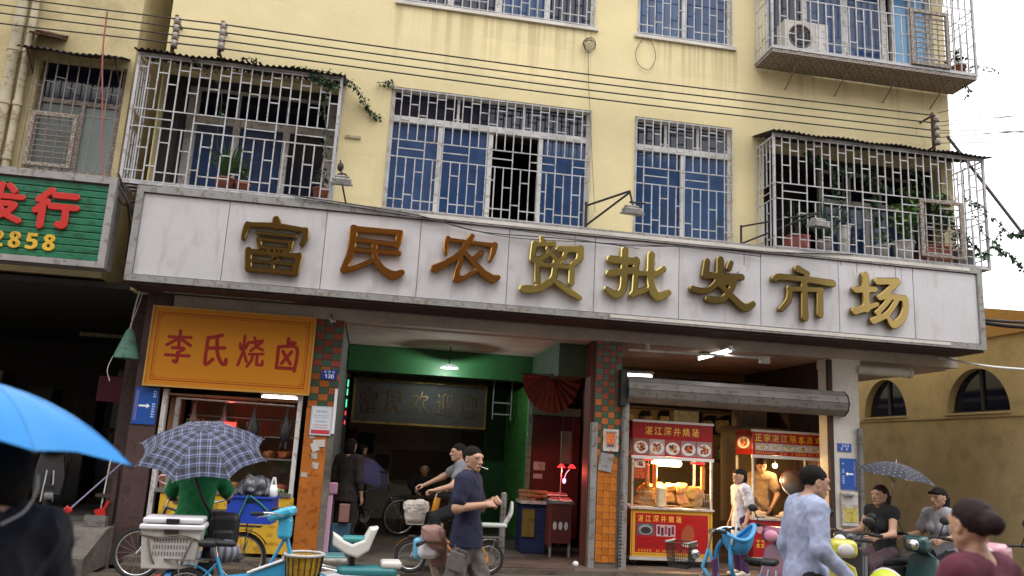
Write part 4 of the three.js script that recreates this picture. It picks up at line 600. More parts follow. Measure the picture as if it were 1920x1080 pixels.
function tubeLamp(label, pos, turn, L, lm, on = true) {
  const t = thing('tube_lamp', label, 'lamp', pos, turn); part('batten', [bx(0.05, 0.04, L + 0.06, 0, 0.06, 0)], m.white, t); part('reflector', [bx(0.12, 0.006, L, 0, 0.035, 0), bx(0.03, 0.03, 0.03, 0, 0.02, L / 2), bx(0.03, 0.03, 0.03, 0, 0.02, -L / 2)], m.white, t); part('tube', cyl(0.016, 0.016, L, 0, 0, 0, 10, PI / 2), on ? tubeGlow : m.white, t);
  if (on) { const a = new THREE.RectAreaLight(new THREE.Color(1, 0.97, 0.9), lm, 0.05, L); a.position.set(pos[0], pos[1] - 0.03, pos[2]); a.rotation.set(-PI / 2, 0, turn); scene.add(a); } return t;
}
tubeLamp('lit tube lamp under the ceiling of the cart shop', [5.27, 3.38, -0.38], 0, 1.2, 9);
tubeLamp('tube lamp half hidden behind the rolled shutter', [4.65, 3.17, -2.26], PI / 2 - 0.2, 0.5, 8);
tubeLamp('short tube lamp behind the lower edge of the orange board', [-1.35, 2.3, -0.5], PI / 2, 0.5, 16);
// ------------------------------------------------------------------ the passage
{
  const t = thing('cross_beam', 'green painted beam across the market passage', 'beam'); part('face', bb(-0.5, 3.2, 2.95, 3.39, -2.9, -2.55), m.greenPaint, t); part('side_beam', bb(2.76, 3.2, 2.9, 3.39, -2.54, -0.45), M([0.06, 0.1, 0.055], 0.7, { map: T.grime }), t);
}
{
  const t = thing('tiled_wall', 'green tiled side wall of the passage', 'wall'); part('core', [bb(2.77, 2.95, 0.15, 2.95, -5.3, -2.4)], m.dark, t); part('return_wall', bb(2.32, 2.76, 0.15, 3.0, -5.4, -5.3), m.greenPaint, t);
  const gz = 12, gy = 16, w = 2.9 / gz, h = 2.75 / gy, G = uvBox(flat(new RoundedBoxGeometry(0.012, h - 0.004, w - 0.004, 1, 0.003))), tm = [1, 0.88, 1.12].map((k) => { const q = m.greenTile.clone(); q.map = m.greenTile.map; q.color.multiplyScalar(k); return q; });
  for (let i = 0; i < gz; i++) for (let j = 0; j < gy; j++) { const o = new THREE.Mesh(G, tm[Math.floor(rnd() * 3)]); o.name = 'tile'; o.castShadow = o.receiveShadow = true; o.position.set(2.765 - 0.002 * rnd(), 0.16 + (j + 0.5) * h, -5.3 + (i + 0.5) * w); t.add(o); }
  part('door_post', bb(2.68, 2.76, 0.15, 2.9, -2.4, -2.3), M([0.2, 0.33, 0.24], 0.5, { map: T.worn }), t);
}
{
  const t = thing('plaque', 'dark wooden plaque with bronze welcome characters hung across the passage', 'plaque', [0, 0, 0]); part('board', bb(-0.36, 2.12, 2.13, 2.9, -4.05, -4.0), M([0.05, 0.042, 0.037], 0.45, { map: T.worn }), t); part('frame', [bb(-0.4, 2.16, 2.09, 2.13, -4.06, -3.96), bb(-0.4, 2.16, 2.9, 2.94, -4.06, -3.96), bb(2.12, 2.16, 2.13, 2.9, -4.06, -3.96), bb(-0.4, -0.36, 2.13, 2.9, -4.06, -3.96)], m.goldDull, t);
  const bz = M([0.13, 0.085, 0.045], 0.3, { metalness: 0.8 }); ['fu', 'min', 'huan', 'ying', 'nin'].forEach((c, i) => part('character', glyphGeo(c, 0.34, 0.46, 0.02, 0.006, 1).translate(-0.08 + i * 0.475, 2.52, -3.998), bz, t)); part('hanger', [bar([-0.2, 2.94, -4], [-0.2, 3.38, -4], 0.008, 6), bar([1.95, 2.94, -4], [1.95, 3.38, -4], 0.008, 6)], m.wire, t);
}
{
  const t = thing('ceiling_lamp', 'pale saucer lamp hanging in front of the green beam', 'lamp', [1.21, 3.06, -2.0]); part('shade', lathe([[0, 0.05], [0.06, 0.045], [0.15, 0.01], [0.16, -0.01], [0.15, -0.02], [0.04, -0.03], [0, -0.03]], 24), M([0.75, 0.8, 0.76], 0.5, { emissive: new THREE.Color(0.8, 1, 0.9), emissiveIntensity: 0.35 }), t); part('rod', bar([0, 0.05, 0], [0, 0.34, 0], 0.01, 6), m.dark, t);
  const p = new THREE.PointLight(new THREE.Color(0.85, 1, 0.92), 2.0); p.position.set(1.21, 2.98, -2.0); p.castShadow = true; scene.add(p);
}
{ // back of the passage
  const t = thing('back_partition', 'dim notice covered partition at the back of the passage', 'wall'); part('wall', bb(-0.5, 2.9, 0.15, 3.4, -6.6, -6.5), M([0.4, 0.37, 0.33], 0.8, { map: T.grime }), t);
  const nb = (name, x0, x1, y0, y1, c) => part(name, bb(x0, x1, y0, y1, -6.5, -6.46), M(c, 0.6, { map: T.grime }), t);
  nb('notice_board', -0.28, 0.08, 1.5, 1.94, [0.02, 0.03, 0.09]); nb('notice_board', 0.12, 0.44, 1.72, 1.95, [0.2, 0.2, 0.18]); nb('notice_board', 0.5, 1.9, 0.9, 1.62, [0.16, 0.14, 0.13]); nb('notice_board', 2.0, 2.35, 1.6, 2.05, [0.25, 0.2, 0.05]); nb('notice_board', 1.95, 2.3, 1.2, 1.5, [0.02, 0.025, 0.05]); nb('notice_board', 0.15, 0.45, 1.2, 1.5, [0.06, 0.08, 0.1]); nb('door_panel', -0.5, -0.3, 0.15, 2.0, [0.14, 0.02, 0.015]);
}
solo('wall_shelf', 'small rack with two pale bars right of the plaque', 'shelf', [bar([2.3, 2.62, -3.9], [2.62, 2.62, -3.9], 0.016, 6), bar([2.3, 2.4, -3.9], [2.62, 2.4, -3.9], 0.016, 6), bar([2.28, 2.3, -3.92], [2.28, 3.39, -3.92], 0.012, 6), bar([2.64, 2.3, -3.92], [2.64, 3.39, -3.92], 0.012, 6)], m.pale);
{
  const t = thing('led_strip', 'thin green and red neon strip inside the passage beside the left pillar', 'light strip', [-0.41, 0, -1.0]); part('back', bb(-0.03, 0.02, 1.6, 2.75, -0.02, 0.0), m.black, t); const ge = new THREE.MeshStandardMaterial({ color: 0x002010, emissive: new THREE.Color(0.12, 1, 0.45), emissiveIntensity: 0.9 }), re = new THREE.MeshStandardMaterial({ color: 0x200000, emissive: new THREE.Color(1, 0.06, 0.06), emissiveIntensity: 1 }); const seg = [[2.55, 2.66], [2.42, 2.52], [2.24, 2.36]]; for (const [a, b] of seg) part('green_segment', bb(-0.012, 0.006, a, b, 0.001, 0.006), ge, t); part('red_segment', bb(-0.012, 0.006, 2.12, 2.18, 0.001, 0.006), re, t); part('red_segment', bb(-0.012, 0.006, 1.98, 2.04, 0.001, 0.006), re, t);
}
{ // pleated red bunting
  const t = thing('bunting', 'dark red pleated half round bunting hung over the stall', 'bunting', [2.82, 2.95, -1.15], 0.12); const P = [], n = 48, R = 0.5; const at = (i, r) => { const a = PI + (PI * i) / n, w = 0.018 * Math.sin(i * 1.57) * (r / R); return [Math.cos(a) * r * 1.0, Math.sin(a) * r * 1.2, w + 0.03 * Math.sin(a * 3)]; };
  for (let i = 0; i < n; i++) { const rs = [0.03, 0.28, R]; for (let k = 0; k < 2; k++) P.push(...at(i, rs[k]), ...at(i, rs[k + 1]), ...at(i + 1, rs[k + 1]), ...at(i, rs[k]), ...at(i + 1, rs[k + 1]), ...at(i + 1, rs[k])); }
  const g = new THREE.BufferGeometry(); g.setAttribute('position', new THREE.BufferAttribute(new Float32Array(P), 3)); g.computeVertexNormals(); part('cloth', g, M([0.2, 0.035, 0.02], 0.9, { map: T.cloth, side: THREE.DoubleSide }), t); part('cord', bar([-0.55, 0.0, 0], [0.55, 0.04, 0], 0.008, 6), m.dark, t);
}
// ------------------------------------------------------------------ red stall beside the passage
{
  const t = thing('stall_backdrop', 'dark red papered panel behind the red lit meat stall', 'panel'); part('panel', bb(2.77, 3.6, 0.3, 2.35, -2.28, -2.24), m.redDark, t); part('header', bb(2.72, 3.6, 2.36, 2.5, -2.3, -2.2), M([0.14, 0.17, 0.1], 0.7), t); part('notice', bb(2.8, 3.0, 1.42, 1.56, -2.24, -2.235), m.pale, t); part('notice', bb(2.8, 2.96, 1.28, 1.36, -2.24, -2.235), m.pale, t); part('hanging_bag', bb(3.25, 3.42, 1.55, 2.1, -2.2, -2.1), M([0.25, 0.22, 0.18], 0.8, { map: T.grime }), t);
}
{
  const t = thing('stall_counter', 'red fronted stall counter with legs beside the tiled pillar', 'counter'); part('front_panel', bb(2.86, 3.17, 0.36, 0.95, -1.0, -0.97), m.redDark, t); part('side_panel', bb(2.84, 2.86, 0.3, 0.95, -1.75, -0.97), M([0.2, 0.035, 0.02], 0.6, { map: T.worn }), t); part('top', bb(2.82, 3.22, 0.95, 0.99, -1.8, -0.95), m.steel, t); for (const [x, z] of [[2.87, -1.0], [3.17, -1.0], [2.87, -1.72], [3.17, -1.72]]) part('leg', bb(x - 0.018, x + 0.018, 0.15, 0.95, z - 0.05, z - 0.012), m.alu, t); for (let i = 0; i < 3; i++) part('decal', ball(0.035, 2.92 + i * 0.09, 0.62, -0.966, 0.9, 1.8, 0.03), m.pale, t);
}
solo('storage_bin', 'dark blue storage bin with a yellow panel next to the stall counter', 'bin', [rb(0.4, 0.72, 0.5, 0.02, 0, 0.36, 0), rb(0.44, 0.04, 0.54, 0.015, 0, 0.74, 0)], M([0.012, 0.022, 0.1], 0.6, { map: T.worn }), [2.66, 0.15, -1.55]);
solo('panel', 'olive yellow board leaning against the dark blue bin', 'board', bx(0.2, 0.42, 0.02, 0, 0, 0, -0.06), M([0.22, 0.15, 0.015], 0.7, { map: T.worn }), [2.56, 0.62, -1.28]);
solo('tray', 'shallow metal tray of yams on the blue bin', 'tray', [bb(-0.26, 0.26, 0, 0.012, -0.22, 0.22), bb(-0.26, 0.26, 0.012, 0.05, 0.2, 0.22), bb(-0.26, 0.26, 0.012, 0.05, -0.22, -0.2), bb(-0.26, -0.24, 0.012, 0.05, -0.2, 0.2), bb(0.24, 0.26, 0.012, 0.05, -0.2, 0.2)], m.pale, [2.68, 0.915, -1.45]);
for (let i = 0; i < 9; i++) { const o = solo('yam', 'knobbly brown yam heaped in the metal tray', 'yam', new THREE.CapsuleGeometry(0.042, 0.2, 5, 10).scale(1, 1, 0.85), M([0.36 * rr(0.8, 1.1), 0.19, 0.08], 0.85, { map: T.grime }), [2.55 + (i % 3) * 0.11, 0.975 + Math.floor(i / 3) * 0.062 * 0.9, -1.45 + rr(-0.08, 0.08)], 0, 'yams in the tray'); o.rotation.set(PI / 2 + rr(-0.15, 0.15), 0, PI / 2 + rr(-0.5, 0.5)); }
const redGlow = new THREE.MeshStandardMaterial({ color: 0x400000, emissive: new THREE.Color(1, 0.03, 0.03), emissiveIntensity: 1.6 });
for (let i = 0; i < 4; i++) { const t = thing('meat_tray', 'tray of sliced meat under the red stall lamp', 'tray', [2.95 + (i % 2) * 0.17, 0.99 + (i > 1 ? 0.06 : 0), -1.15 - (i > 1 ? 0.3 : 0)], 0, 'meat trays on the stall counter'); part('tray', [rb(0.16, 0.02, 0.26, 0.008, 0, 0.01, 0)], m.white, t); for (let k = 0; k < 5; k++) part('meat', rb(0.12, 0.025, 0.04, 0.01, rr(-0.01, 0.01), 0.035, -0.1 + k * 0.05, 0, rr(-0.3, 0.3)), M([0.5, 0.1, 0.08], 0.35), t); }
{
  const t = thing('stall_lamp', 'pair of red shaded lamps hanging over the meat stall', 'lamp', [3.02, 1.5, -1.1]); for (const x of [0, 0.17]) part('shade', lathe([[0.02, 0.06], [0.07, 0], [0.065, 0], [0.015, 0.055]], 16).translate(x, 0, 0), redGlow, t); parts('cord', [bar([0, 0.06, 0], [0, 1.4, 0], 0.004, 5), bar([0.17, 0.06, 0], [0.17, 1.4, 0], 0.004, 5)], m.dark, t); part('pole', bar([-0.03, -0.5, 0.1], [-0.01, 0.02, 0.06], 0.009, 6), M([0.6, 0.3, 0.3], 0.4), t);
  part('bulb', ball(0.028, 0.05, -0.2, 0.02, 1, 1.5, 1), new THREE.MeshStandardMaterial({ color: 0x402030, emissive: new THREE.Color(0.9, 0.4, 0.8), emissiveIntensity: 2 }), t); part('bulb_cord', tube([[0.05, -0.16, 0.02], [0.08, -0.08, 0.02], [0.13, -0.02, 0.02]], 0.007, 5, 10), new THREE.MeshStandardMaterial({ color: 0x402030, emissive: new THREE.Color(0.9, 0.5, 0.7), emissiveIntensity: 0.8 }), t);
  const p = new THREE.PointLight(new THREE.Color(1, 0.1, 0.07), 0.6); p.position.set(3.05, 1.45, -1.0); p.castShadow = true; scene.add(p);
}
// ------------------------------------------------------------------ rolled shutter
{
  const t = thing('roller_shutter', 'grey rolled up shutter across the cart shop', 'shutter', [0, 2.71, 0.02]); const n = 10, R = 0.19; part('drum', cyl(R - 0.012, R - 0.012, 3.5, 5.45, 0, 0, n, 0, 0, PI / 2), m.grey, t);
  for (let i = 0; i < n; i++) { const a = (i + 0.5) * (2 * PI / n); part('slat', rb(3.52, 0.112, 0.014, 0.004).applyMatrix4(new THREE.Matrix4().makeRotationX(-a)).translate(5.45, Math.sin(a) * R * 0.965, Math.cos(a) * R * 0.965), M([0.21, 0.195, 0.175], 0.6, { map: T.worn }), t); }
  part('end_plate', cyl(R + 0.015, R + 0.015, 0.02, 7.22, 0, 0, n, 0, 0, PI / 2), m.dark, t); part('end_plate', cyl(R + 0.015, R + 0.015, 0.02, 3.68, 0, 0, n, 0, 0, PI / 2), m.black, t); part('axle', bar([7.2, -0.02, 0], [7.34, -0.02, 0], 0.018, 8), m.steel, t);
  part('bracket', bb(3.58, 3.67, -0.25, 0.28, -0.12, 0.14), m.black, t);
}
solo('shutter_rail', 'grey steel shutter rail right of the tiled pillar', 'rail', [bb(3.645, 3.68, 0.15, 2.55, -0.05, 0.05), bb(3.68, 3.74, 0.15, 2.55, -0.05, -0.02), bb(3.68, 3.74, 0.15, 2.55, 0.015, 0.045), bb(3.645, 3.75, 0.15, 2.52, 0.046, 0.05)], m.alu);
solo('shutter_rail', 'dark brown shutter rail left of the white pillar', 'rail', [bb(7.005, 7.065, 0.15, 3.4, -0.06, 0.02)], m.brown);
solo('cross_pipe', 'horizontal pale pipe under the white soffit over the cart shop', 'pipe', [bar([3.7, 3.3, 0.1], [5.9, 3.33, 0.1], 0.02, 8), bb(5.82, 5.98, 3.25, 3.36, 0.03, 0.1), bar([4.0, 3.3, 0.1], [4.0, 3.42, 0.08], 0.03, 8)], m.pale);
{ // back of the cart shop
  const t = thing('shop_shelving', 'dim cluttered shelving at the back of the cart shop', 'shelving', [0, 0, 0]), c = M([0.12, 0.09, 0.06], 0.8, { map: T.grime }); part('back', bb(3.7, 7.3, 0.15, 3.45, -3.6, -3.5), c, t); part('partition', bb(3.7, 3.76, 0.15, 3.45, -3.5, -0.43), M([0.1, 0.04, 0.03], 0.8, { map: T.grime }), t);
  for (const y of [1.7, 2.2, 2.65]) part('shelf', bb(3.8, 7.2, y, y + 0.03, -3.5, -3.1), m.brown, t); part('cabinet', rb(0.5, 1.6, 0.4, 0.01, 6.75, 2.35, -2.2), M([0.2, 0.17, 0.12], 0.6, { map: T.worn }), t); part('fan_box', rb(0.5, 0.4, 0.3, 0.02, 5.9, 2.45, -3.2), m.grey, t); part('beam', bb(3.77, 7.29, 3.05, 3.2, -2.6, -2.45), m.dark, t);
}
for (let i = 0; i < 16; i++) solo('storage_box', 'cardboard box standing on the dim back shelves', 'box', rb(0.17, rr(0.16, 0.3), 0.22, 0.006, 0, 0.12, 0), M([rr(0.12, 0.3), rr(0.1, 0.2), rr(0.05, 0.14)], 0.8, { map: T.worn }), [3.95 + (i % 8) * 0.4 + rr(-0.05, 0.05), i < 8 ? 1.76 : 2.26, -3.28], rr(-0.2, 0.2), 'boxes on the back shelves');
// ------------------------------------------------------------------ food carts
const fr6 = m.alu, warm = (k) => new THREE.MeshStandardMaterial({ color: 0x806030, emissive: new THREE.Color(1, 0.72, 0.3), emissiveIntensity: k });
function foodCart(label, x0, x1, z, D, y, signTex, frontTex, sideTex) { // y: [base, counter, window top, sign top]
  const t = thing('food_cart', label, 'food cart', [0, 0, 0]), W = x1 - x0, xc = (x0 + x1) / 2, red = M([0.4, 0.02, 0.015], 0.4);
  part('cabinet', bb(x0 + 0.01, x1 - 0.01, y[0], y[1] - 0.03, z - D, z - 0.02), red, t); part('front_poster', plate(W, y[1] - y[0] - 0.03, 0.015, xc, (y[0] + y[1] - 0.03) / 2, z - 0.008), M([1, 1, 1], 0.35, { map: frontTex }), t, null, true);
  part('counter', bb(x0 - 0.02, x1 + 0.02, y[1] - 0.028, y[1], z - D - 0.02, z + 0.03), m.pale, t); part('base_rail', [bb(x0 - 0.01, x1 + 0.01, y[0] - 0.05, y[0] - 0.002, z - 0.05, z + 0.01), bb(x0 - 0.01, x1 + 0.01, y[0] - 0.05, y[0] - 0.002, z - D, z - D + 0.05)], m.pale, t);
  for (const [x, zz] of [[x0, z - 0.03], [x1 - 0.03, z - 0.03], [x0, z - D], [x1 - 0.03, z - D]]) part('post', bb(x, x + 0.03, y[1], y[2], zz, zz + 0.03), m.pale, t);
  part('sign_box', bb(x0, x1, y[2] + 0.02, y[3], z - D, z - 0.01), red, t); part('sign_poster', plate(W, y[3] - y[2] - 0.04, 0.012, xc, (y[2] + y[3]) / 2, z - 0.002), M([1, 1, 1], 0.35, { map: signTex }), t, null, true);
  part('side_poster', mv(plate(D - 0.03, y[3] - y[2] - 0.04, 0.008), x0 - 0.005, (y[2] + y[3]) / 2, z - D / 2, 0, -PI / 2), M([1, 1, 1], 0.4, { map: sideTex ?? signTex }), t, null, true);
  part('trim', [bb(x0 - 0.015, x1 + 0.015, y[3] - 0.02, y[3] + 0.015, z - 0.02, z + 0.015), bb(x0 - 0.015, x1 + 0.015, y[2] - 0.03, y[2] + 0.018, z - 0.02, z + 0.018)], m.white, t);
  for (const [x, zz] of [[x0 + 0.08, z - 0.1], [x1 - 0.08, z - 0.1], [x0 + 0.08, z - D + 0.1], [x1 - 0.08, z - D + 0.1]]) { const c = sub('caster', t, [x, 0.15, zz]); const h = y[0] - 0.05 - 0.15; part('wheel', cyl(0.05, 0.05, 0.03, 0, 0.05, 0, 14, 0, 0, PI / 2), m.rubber, c); part('fork', [bb(-0.03, -0.02, 0.04, h, -0.02, 0.02), bb(0.02, 0.03, 0.04, h, -0.02, 0.02)], m.steel, c); }
  return t;
}
const gold = '#ecc24a', name6 = ['zhan', 'jiang', 'shen', 'jing', 'shao', 'zhu'];
const foodA = ['#b5471f', '#8d2d1a', '#d8884a', '#5d2a18', '#c9a27a'], foodB = ['#d9c07a', '#e6d7a8', '#b99a50', '#efe7d2', '#7d8a4a'];
const c1s = print(1.29, 0.5, 420, (c, w, h) => { box(c, '#a3151c', 0, 0, w, h); word(c, gold, name6, 0.2, 0.055, 0.115, 0.035, 0.13, 1.35); for (let i = 0; i < 5; i++) dish(c, 0.012 + i * 0.254, 0.25, 0.245, 0.235, ['#8f6b5a', '#b7a59c', '#a34a44', '#9d7f86', '#a08a80'][i], foodA); });
const c1f = print(1.29, 0.69, 420, (c, w, h) => {
  box(c, '#d9a63a', 0, 0, w, h); for (let i = 0; i < 200; i++) { const s = Math.floor(i / 50), q = (i % 50) / 50; box(c, '#8a5a16', s === 0 ? q * w : s === 1 ? q * w : s === 2 ? 0.015 : w - 0.045, s === 0 ? 0.015 : s === 1 ? h - 0.04 : q * h, 0.012, 0.012); }
  box(c, '#b01a1c', 0.07, 0.06, w - 0.14, h - 0.12); word(c, gold, name6, 0.11, 0.085, 0.085, 0.035, 0.1, 1.4);
  box(c, '#59606a', 0.1, 0.21, 0.27, 0.17); c.fillStyle = '#9aa1a0'; c.beginPath(); c.ellipse(0.235, 0.3, 0.11, 0.075, 0, 0, 7); c.fill(); c.fillStyle = '#40343a'; c.beginPath(); c.ellipse(0.235, 0.31, 0.08, 0.05, 0, 0, 7); c.fill(); box(c, '#c7b3b8', 0.4, 0.22, 0.3, 0.17); for (let i = 0; i < 5; i++) box(c, ['#7c2622', '#5a2540', '#a54a3c', '#69324f', '#8c2a26'][i], 0.42 + i * 0.055, 0.24 + (i % 2) * 0.02, 0.04, 0.12);
  for (let i = 0; i < 4; i++) rows(c, '#6e1014', 0.1, 0.42 + i * 0.038, 0.62, 0.022, 20); c.fillStyle = '#a9563a'; c.beginPath(); c.ellipse(0.9, 0.36, 0.1, 0.15, 0.2, 0, 7); c.fill(); c.fillStyle = '#e0c8b8'; c.beginPath(); c.ellipse(0.93, 0.5, 0.13, 0.04, 0, 0, 7); c.fill(); rows(c, gold, 0.12, 0.585, 0.22, 0.03, 5); rows(c, gold, 0.4, 0.588, 0.35, 0.026, 11); rows(c, gold, 0.82, 0.588, 0.3, 0.026, 9);
});
foodCart('red roast pig food cart with a glowing heat lamp in its window', 3.925, 5.215, -0.3, 0.7, [0.29, 1.0, 1.74, 2.28], c1s, c1f);
const c2s = print(1.3, 0.4, 420, (c, w, h) => { box(c, '#b8201c', 0, 0, w, h); word(c, '#f0d020', ['zheng', 'zong', 'zhan', 'jiang', 'ge', 'shui', 'zheng4', 'ji'], 0.05, 0.035, 0.115, 0.04, 0.13, 1.4); box(c, '#e8d9d4', 0.05, 0.195, w - 0.1, 0.13); for (let i = 0; i < 5; i++) dish(c, 0.055 + i * 0.239, 0.198, 0.233, 0.124, ['#c7b8b0', '#d8d2cc', '#b4b8b0', '#c2b6c0', '#cfcac8'][i], foodB); rows(c, '#f0c838', 0.06, 0.345, 0.36, 0.035, 9); rows(c, '#f0c838', 0.5, 0.345, 0.13, 0.035, 2); rows(c, '#f0c838', 0.7, 0.345, 0.54, 0.035, 16); });
const c2f = print(1.3, 0.55, 300, (c, w, h) => { box(c, '#a81618', 0, 0, w, h); rows(c, '#f0c030', 0.06, 0.3, 0.16, 0.11, 2); rows(c, '#f0c030', 0.3, 0.42, 0.3, 0.06, 6); c.fillStyle = '#c8a0a8'; c.beginPath(); c.ellipse(0.12, 0.14, 0.06, 0.06, 0, 0, 7); c.fill(); });
const c2d = print(0.5, 0.4, 300, (c, w, h) => { box(c, '#8a1a18', 0, 0, w, h); dish(c, 0.04, 0.05, w - 0.08, 0.26, '#7d4a34', foodA); });
foodCart('red chicken food cart with the vendor standing in its window', 6.02, 7.27, -0.6, 0.6, [0.3, 0.89, 1.85, 2.25], c2s, c2f, c2d);
{
  const t = thing('menu_strip', 'narrow red price strip on the right post of the chicken cart', 'sign', [7.22, 1.52, -0.575]); part('board', plate(0.14, 0.6, 0.01), M([1, 1, 1], 0.5, { map: print(0.14, 0.6, 400, (c, w, h) => { box(c, '#c02020', 0, 0, w, h); for (let i = 0; i < 4; i++) { box(c, i % 2 ? '#e8e0e0' : '#b8c0d8', 0.02, 0.03 + i * 0.145, 0.1, 0.1); rows(c, '#902020', 0.03, 0.05 + i * 0.145, 0.08, 0.05, 2); } }) }), t, null, true);
}
{ // heat lamp and roast meat of the first cart
  const t = thing('heat_lamp', 'bright heat lamp glowing in the roast pig cart window', 'lamp', [4.63, 1.66, -0.62]); part('reflector', [bx(0.5, 0.02, 0.2, 0, 0.075, -0.02), bx(0.5, 0.1, 0.015, 0, 0.03, -0.12)], m.steel, t); part('element', new THREE.CapsuleGeometry(0.05, 0.32, 6, 12).applyMatrix4(new THREE.Matrix4().makeRotationZ(PI / 2)), warm(14), t);
  const p = new THREE.PointLight(new THREE.Color(1, 0.62, 0.22), 9); p.shadow.radius = 3; p.position.set(4.63, 1.52, -0.55); p.castShadow = true; scene.add(p);
  const b = thing('red_led_bar', 'red strip lamp under the right of the roast pig cart sign', 'lamp', [5.02, 1.68, -0.4]); part('bar', bx(0.22, 0.03, 0.03), redGlow, b); part('clip', [bx(0.02, 0.05, 0.02, -0.08, 0.03, 0), bx(0.02, 0.05, 0.02, 0.08, 0.03, 0)], m.steel, b); const b2 = thing('red_led_bar', 'short red strip lamp under the left of the roast pig cart sign', 'lamp', [4.24, 1.7, -0.4]); part('bar', bx(0.12, 0.03, 0.03), redGlow, b2); part('clip', bx(0.02, 0.05, 0.02, 0, 0.03, 0), m.steel, b2);
}
solo('menu_card', 'red menu card with a dish photo inside the left of the cart window', 'card', plate(0.2, 0.3, 0.008), M([1, 1, 1], 0.5, { map: print(0.2, 0.3, 420, (c, w, h) => { box(c, '#b5301c', 0, 0, w, h); dish(c, 0.01, 0.01, 0.18, 0.13, '#c6a090', foodA); for (let i = 0; i < 3; i++) rows(c, '#e0a030', 0.02, 0.16 + i * 0.045, 0.16, 0.03, 6); }) }), [4.06, 1.56, -0.34], 0, null, true);
for (const [x, l] of [[4.22, 'long strip of crisp roast pork hanging left in the cart window'], [4.34, 'second strip of roast pork hanging in the cart window'], [5.12, 'strip of roast pork hanging at the right of the cart window']]) { const t = thing('roast_pork', l, 'roast pork', [x, 1.46, -0.45], rr(-0.5, 0.5)); part('meat', rb(0.07, 0.36, 0.05, 0.02), M([0.55, 0.2, 0.06], 0.35, { map: T.grime }), t); part('hook', tube([[0, 0.17, 0], [0.02, 0.22, 0], [0, 0.26, 0], [-0.02, 0.23, 0]], 0.004, 5, 10), m.steel, t); }
const lump = (a, b, d, q) => { const g = new THREE.IcosahedronGeometry(1, 9), p = g.attributes.position; for (let i = 0; i < p.count; i++) { const x = p.getX(i), y = p.getY(i), z = p.getZ(i), k = 0.82 + 0.34 * vnoise(x * 2 + 9 + q, y * 2 + z * 1.3 + 9, 64, 3) + 0.14 * vnoise(x * 7 + 20, (y + z) * 6 + 20 + q, 256, 5); const bx3 = (v) => Math.sign(v) * Math.abs(v) ** 0.6; p.setXYZ(i, bx3(x) * a * k, bx3(y) * b * k, bx3(z) * d * k); } g.deleteAttribute('uv'); const h = mergeVertices(g.deleteAttribute('normal')); h.computeVertexNormals(); return h; };
for (let i = 0; i < 20; i++) { const k = i % 10, t = solo('roast_pork', 'slab of golden roast pork piled on the cart counter', 'roast pork', lump(rr(0.08, 0.12), rr(0.055, 0.1), rr(0.07, 0.1), i), M([0.62, rr(0.3, 0.42), rr(0.08, 0.14)], 0.38, { map: T.grime, bump: T.fine, bs: 0.01 }), [4.2 + k * 0.098 + rr(-0.03, 0.03), 1.08 + (i > 9 ? 0.14 : 0) + (k > 2 && k < 7 ? 0.06 : 0), -0.52 - rr(0, 0.18)], rr(-0.5, 0.5), 'roast pork piled on the cart counter'); t.rotation.z = rr(-0.25, 0.25); }
solo('paper_sack', 'glowing pale paper sack standing in the cart window', 'sack', rb(0.15, 0.3, 0.1, 0.03, 0, 0.15, 0), M([0.75, 0.65, 0.4], 0.8, { map: T.cloth }), [4.42, 1.0, -0.38], 0.2);
for (const [x, l] of [[4.18, 'wire rack at the left of the cart counter'], [5.08, 'wire rack at the right of the cart counter']]) { const g = []; for (let i = 0; i < 9; i++) g.push(bar([-0.12 + i * 0.03, 0, 0.06], [-0.12 + i * 0.03, 0.22, 0.06], 0.004, 5)); for (const y of [0.02, 0.12, 0.22]) g.push(bar([-0.13, y, 0.06], [0.13, y, 0.06], 0.005, 5), bar([-0.13, y, 0.06], [-0.13, y, -0.06], 0.005, 5), bar([0.13, y, 0.06], [0.13, y, -0.06], 0.005, 5)); solo('wire_rack', l, 'rack', g, m.steel, [x, 1.0, -0.42]); }
{
  const t = thing('light_bulb', 'bare glowing bulb hanging in the chicken cart', 'lamp', [6.64, 1.71, -1.05]); part('bulb', ball(0.042, 0, 0, 0), warm(14), t); part('socket', cyl(0.018, 0.018, 0.05, 0, 0.06, 0, 10), m.black, t); part('cord', bar([0, 0.08, 0], [0, 0.18, 0], 0.004, 5), m.black, t); const p = new THREE.PointLight(new THREE.Color(1, 0.66, 0.28), 0.9); p.position.set(6.64, 1.7, -0.98); p.castShadow = true; scene.add(p);
}
solo('back_cloth', 'tan cloth hanging behind the chicken cart', 'cloth', bx(1.6, 1.6, 0.02, 6.8, 1.55, -1.75), M([0.13, 0.1, 0.06], 0.9, { map: T.cloth }));
for (const [x, r, l] of [[6.2, 0.12, 'white plate of chicken at the left of the cart counter'], [6.62, 0.13, 'white plate of chicken in front of the vendor']]) { const t = thing('plate', l, 'plate', [x, 0.9, -0.75]); part('dish', lathe([[0, 0], [r * 0.6, 0], [r, 0.025], [r, 0.03], [r * 0.6, 0.01], [0, 0.01]], 20), m.white, t); part('chicken', [ball(0.06, 0, 0.05, 0, 1.3, 0.8, 1), ball(0.035, 0.06, 0.06, 0.03, 1.4, 0.8, 1)], M([0.6, 0.45, 0.25], 0.4), t); }
{ const t = thing('pot_lid', 'dark steamer lid propped open behind the blue shirted man', 'lid', [7.0, 1.42, -1.02]); const g = lathe([[0, 0.1], [0.12, 0.09], [0.24, 0.04], [0.27, 0], [0.26, 0], [0.12, 0.08], [0, 0.09]], 24); g.applyMatrix4(new THREE.Matrix4().makeRotationX(1.0)); part('dome', g, M([0.05, 0.055, 0.07], 0.4, { metalness: 0.4 }), t); part('rim', ring(0.27, 0.014, 0, 0, 0, 1.0 + PI / 2), m.chrome, t); }
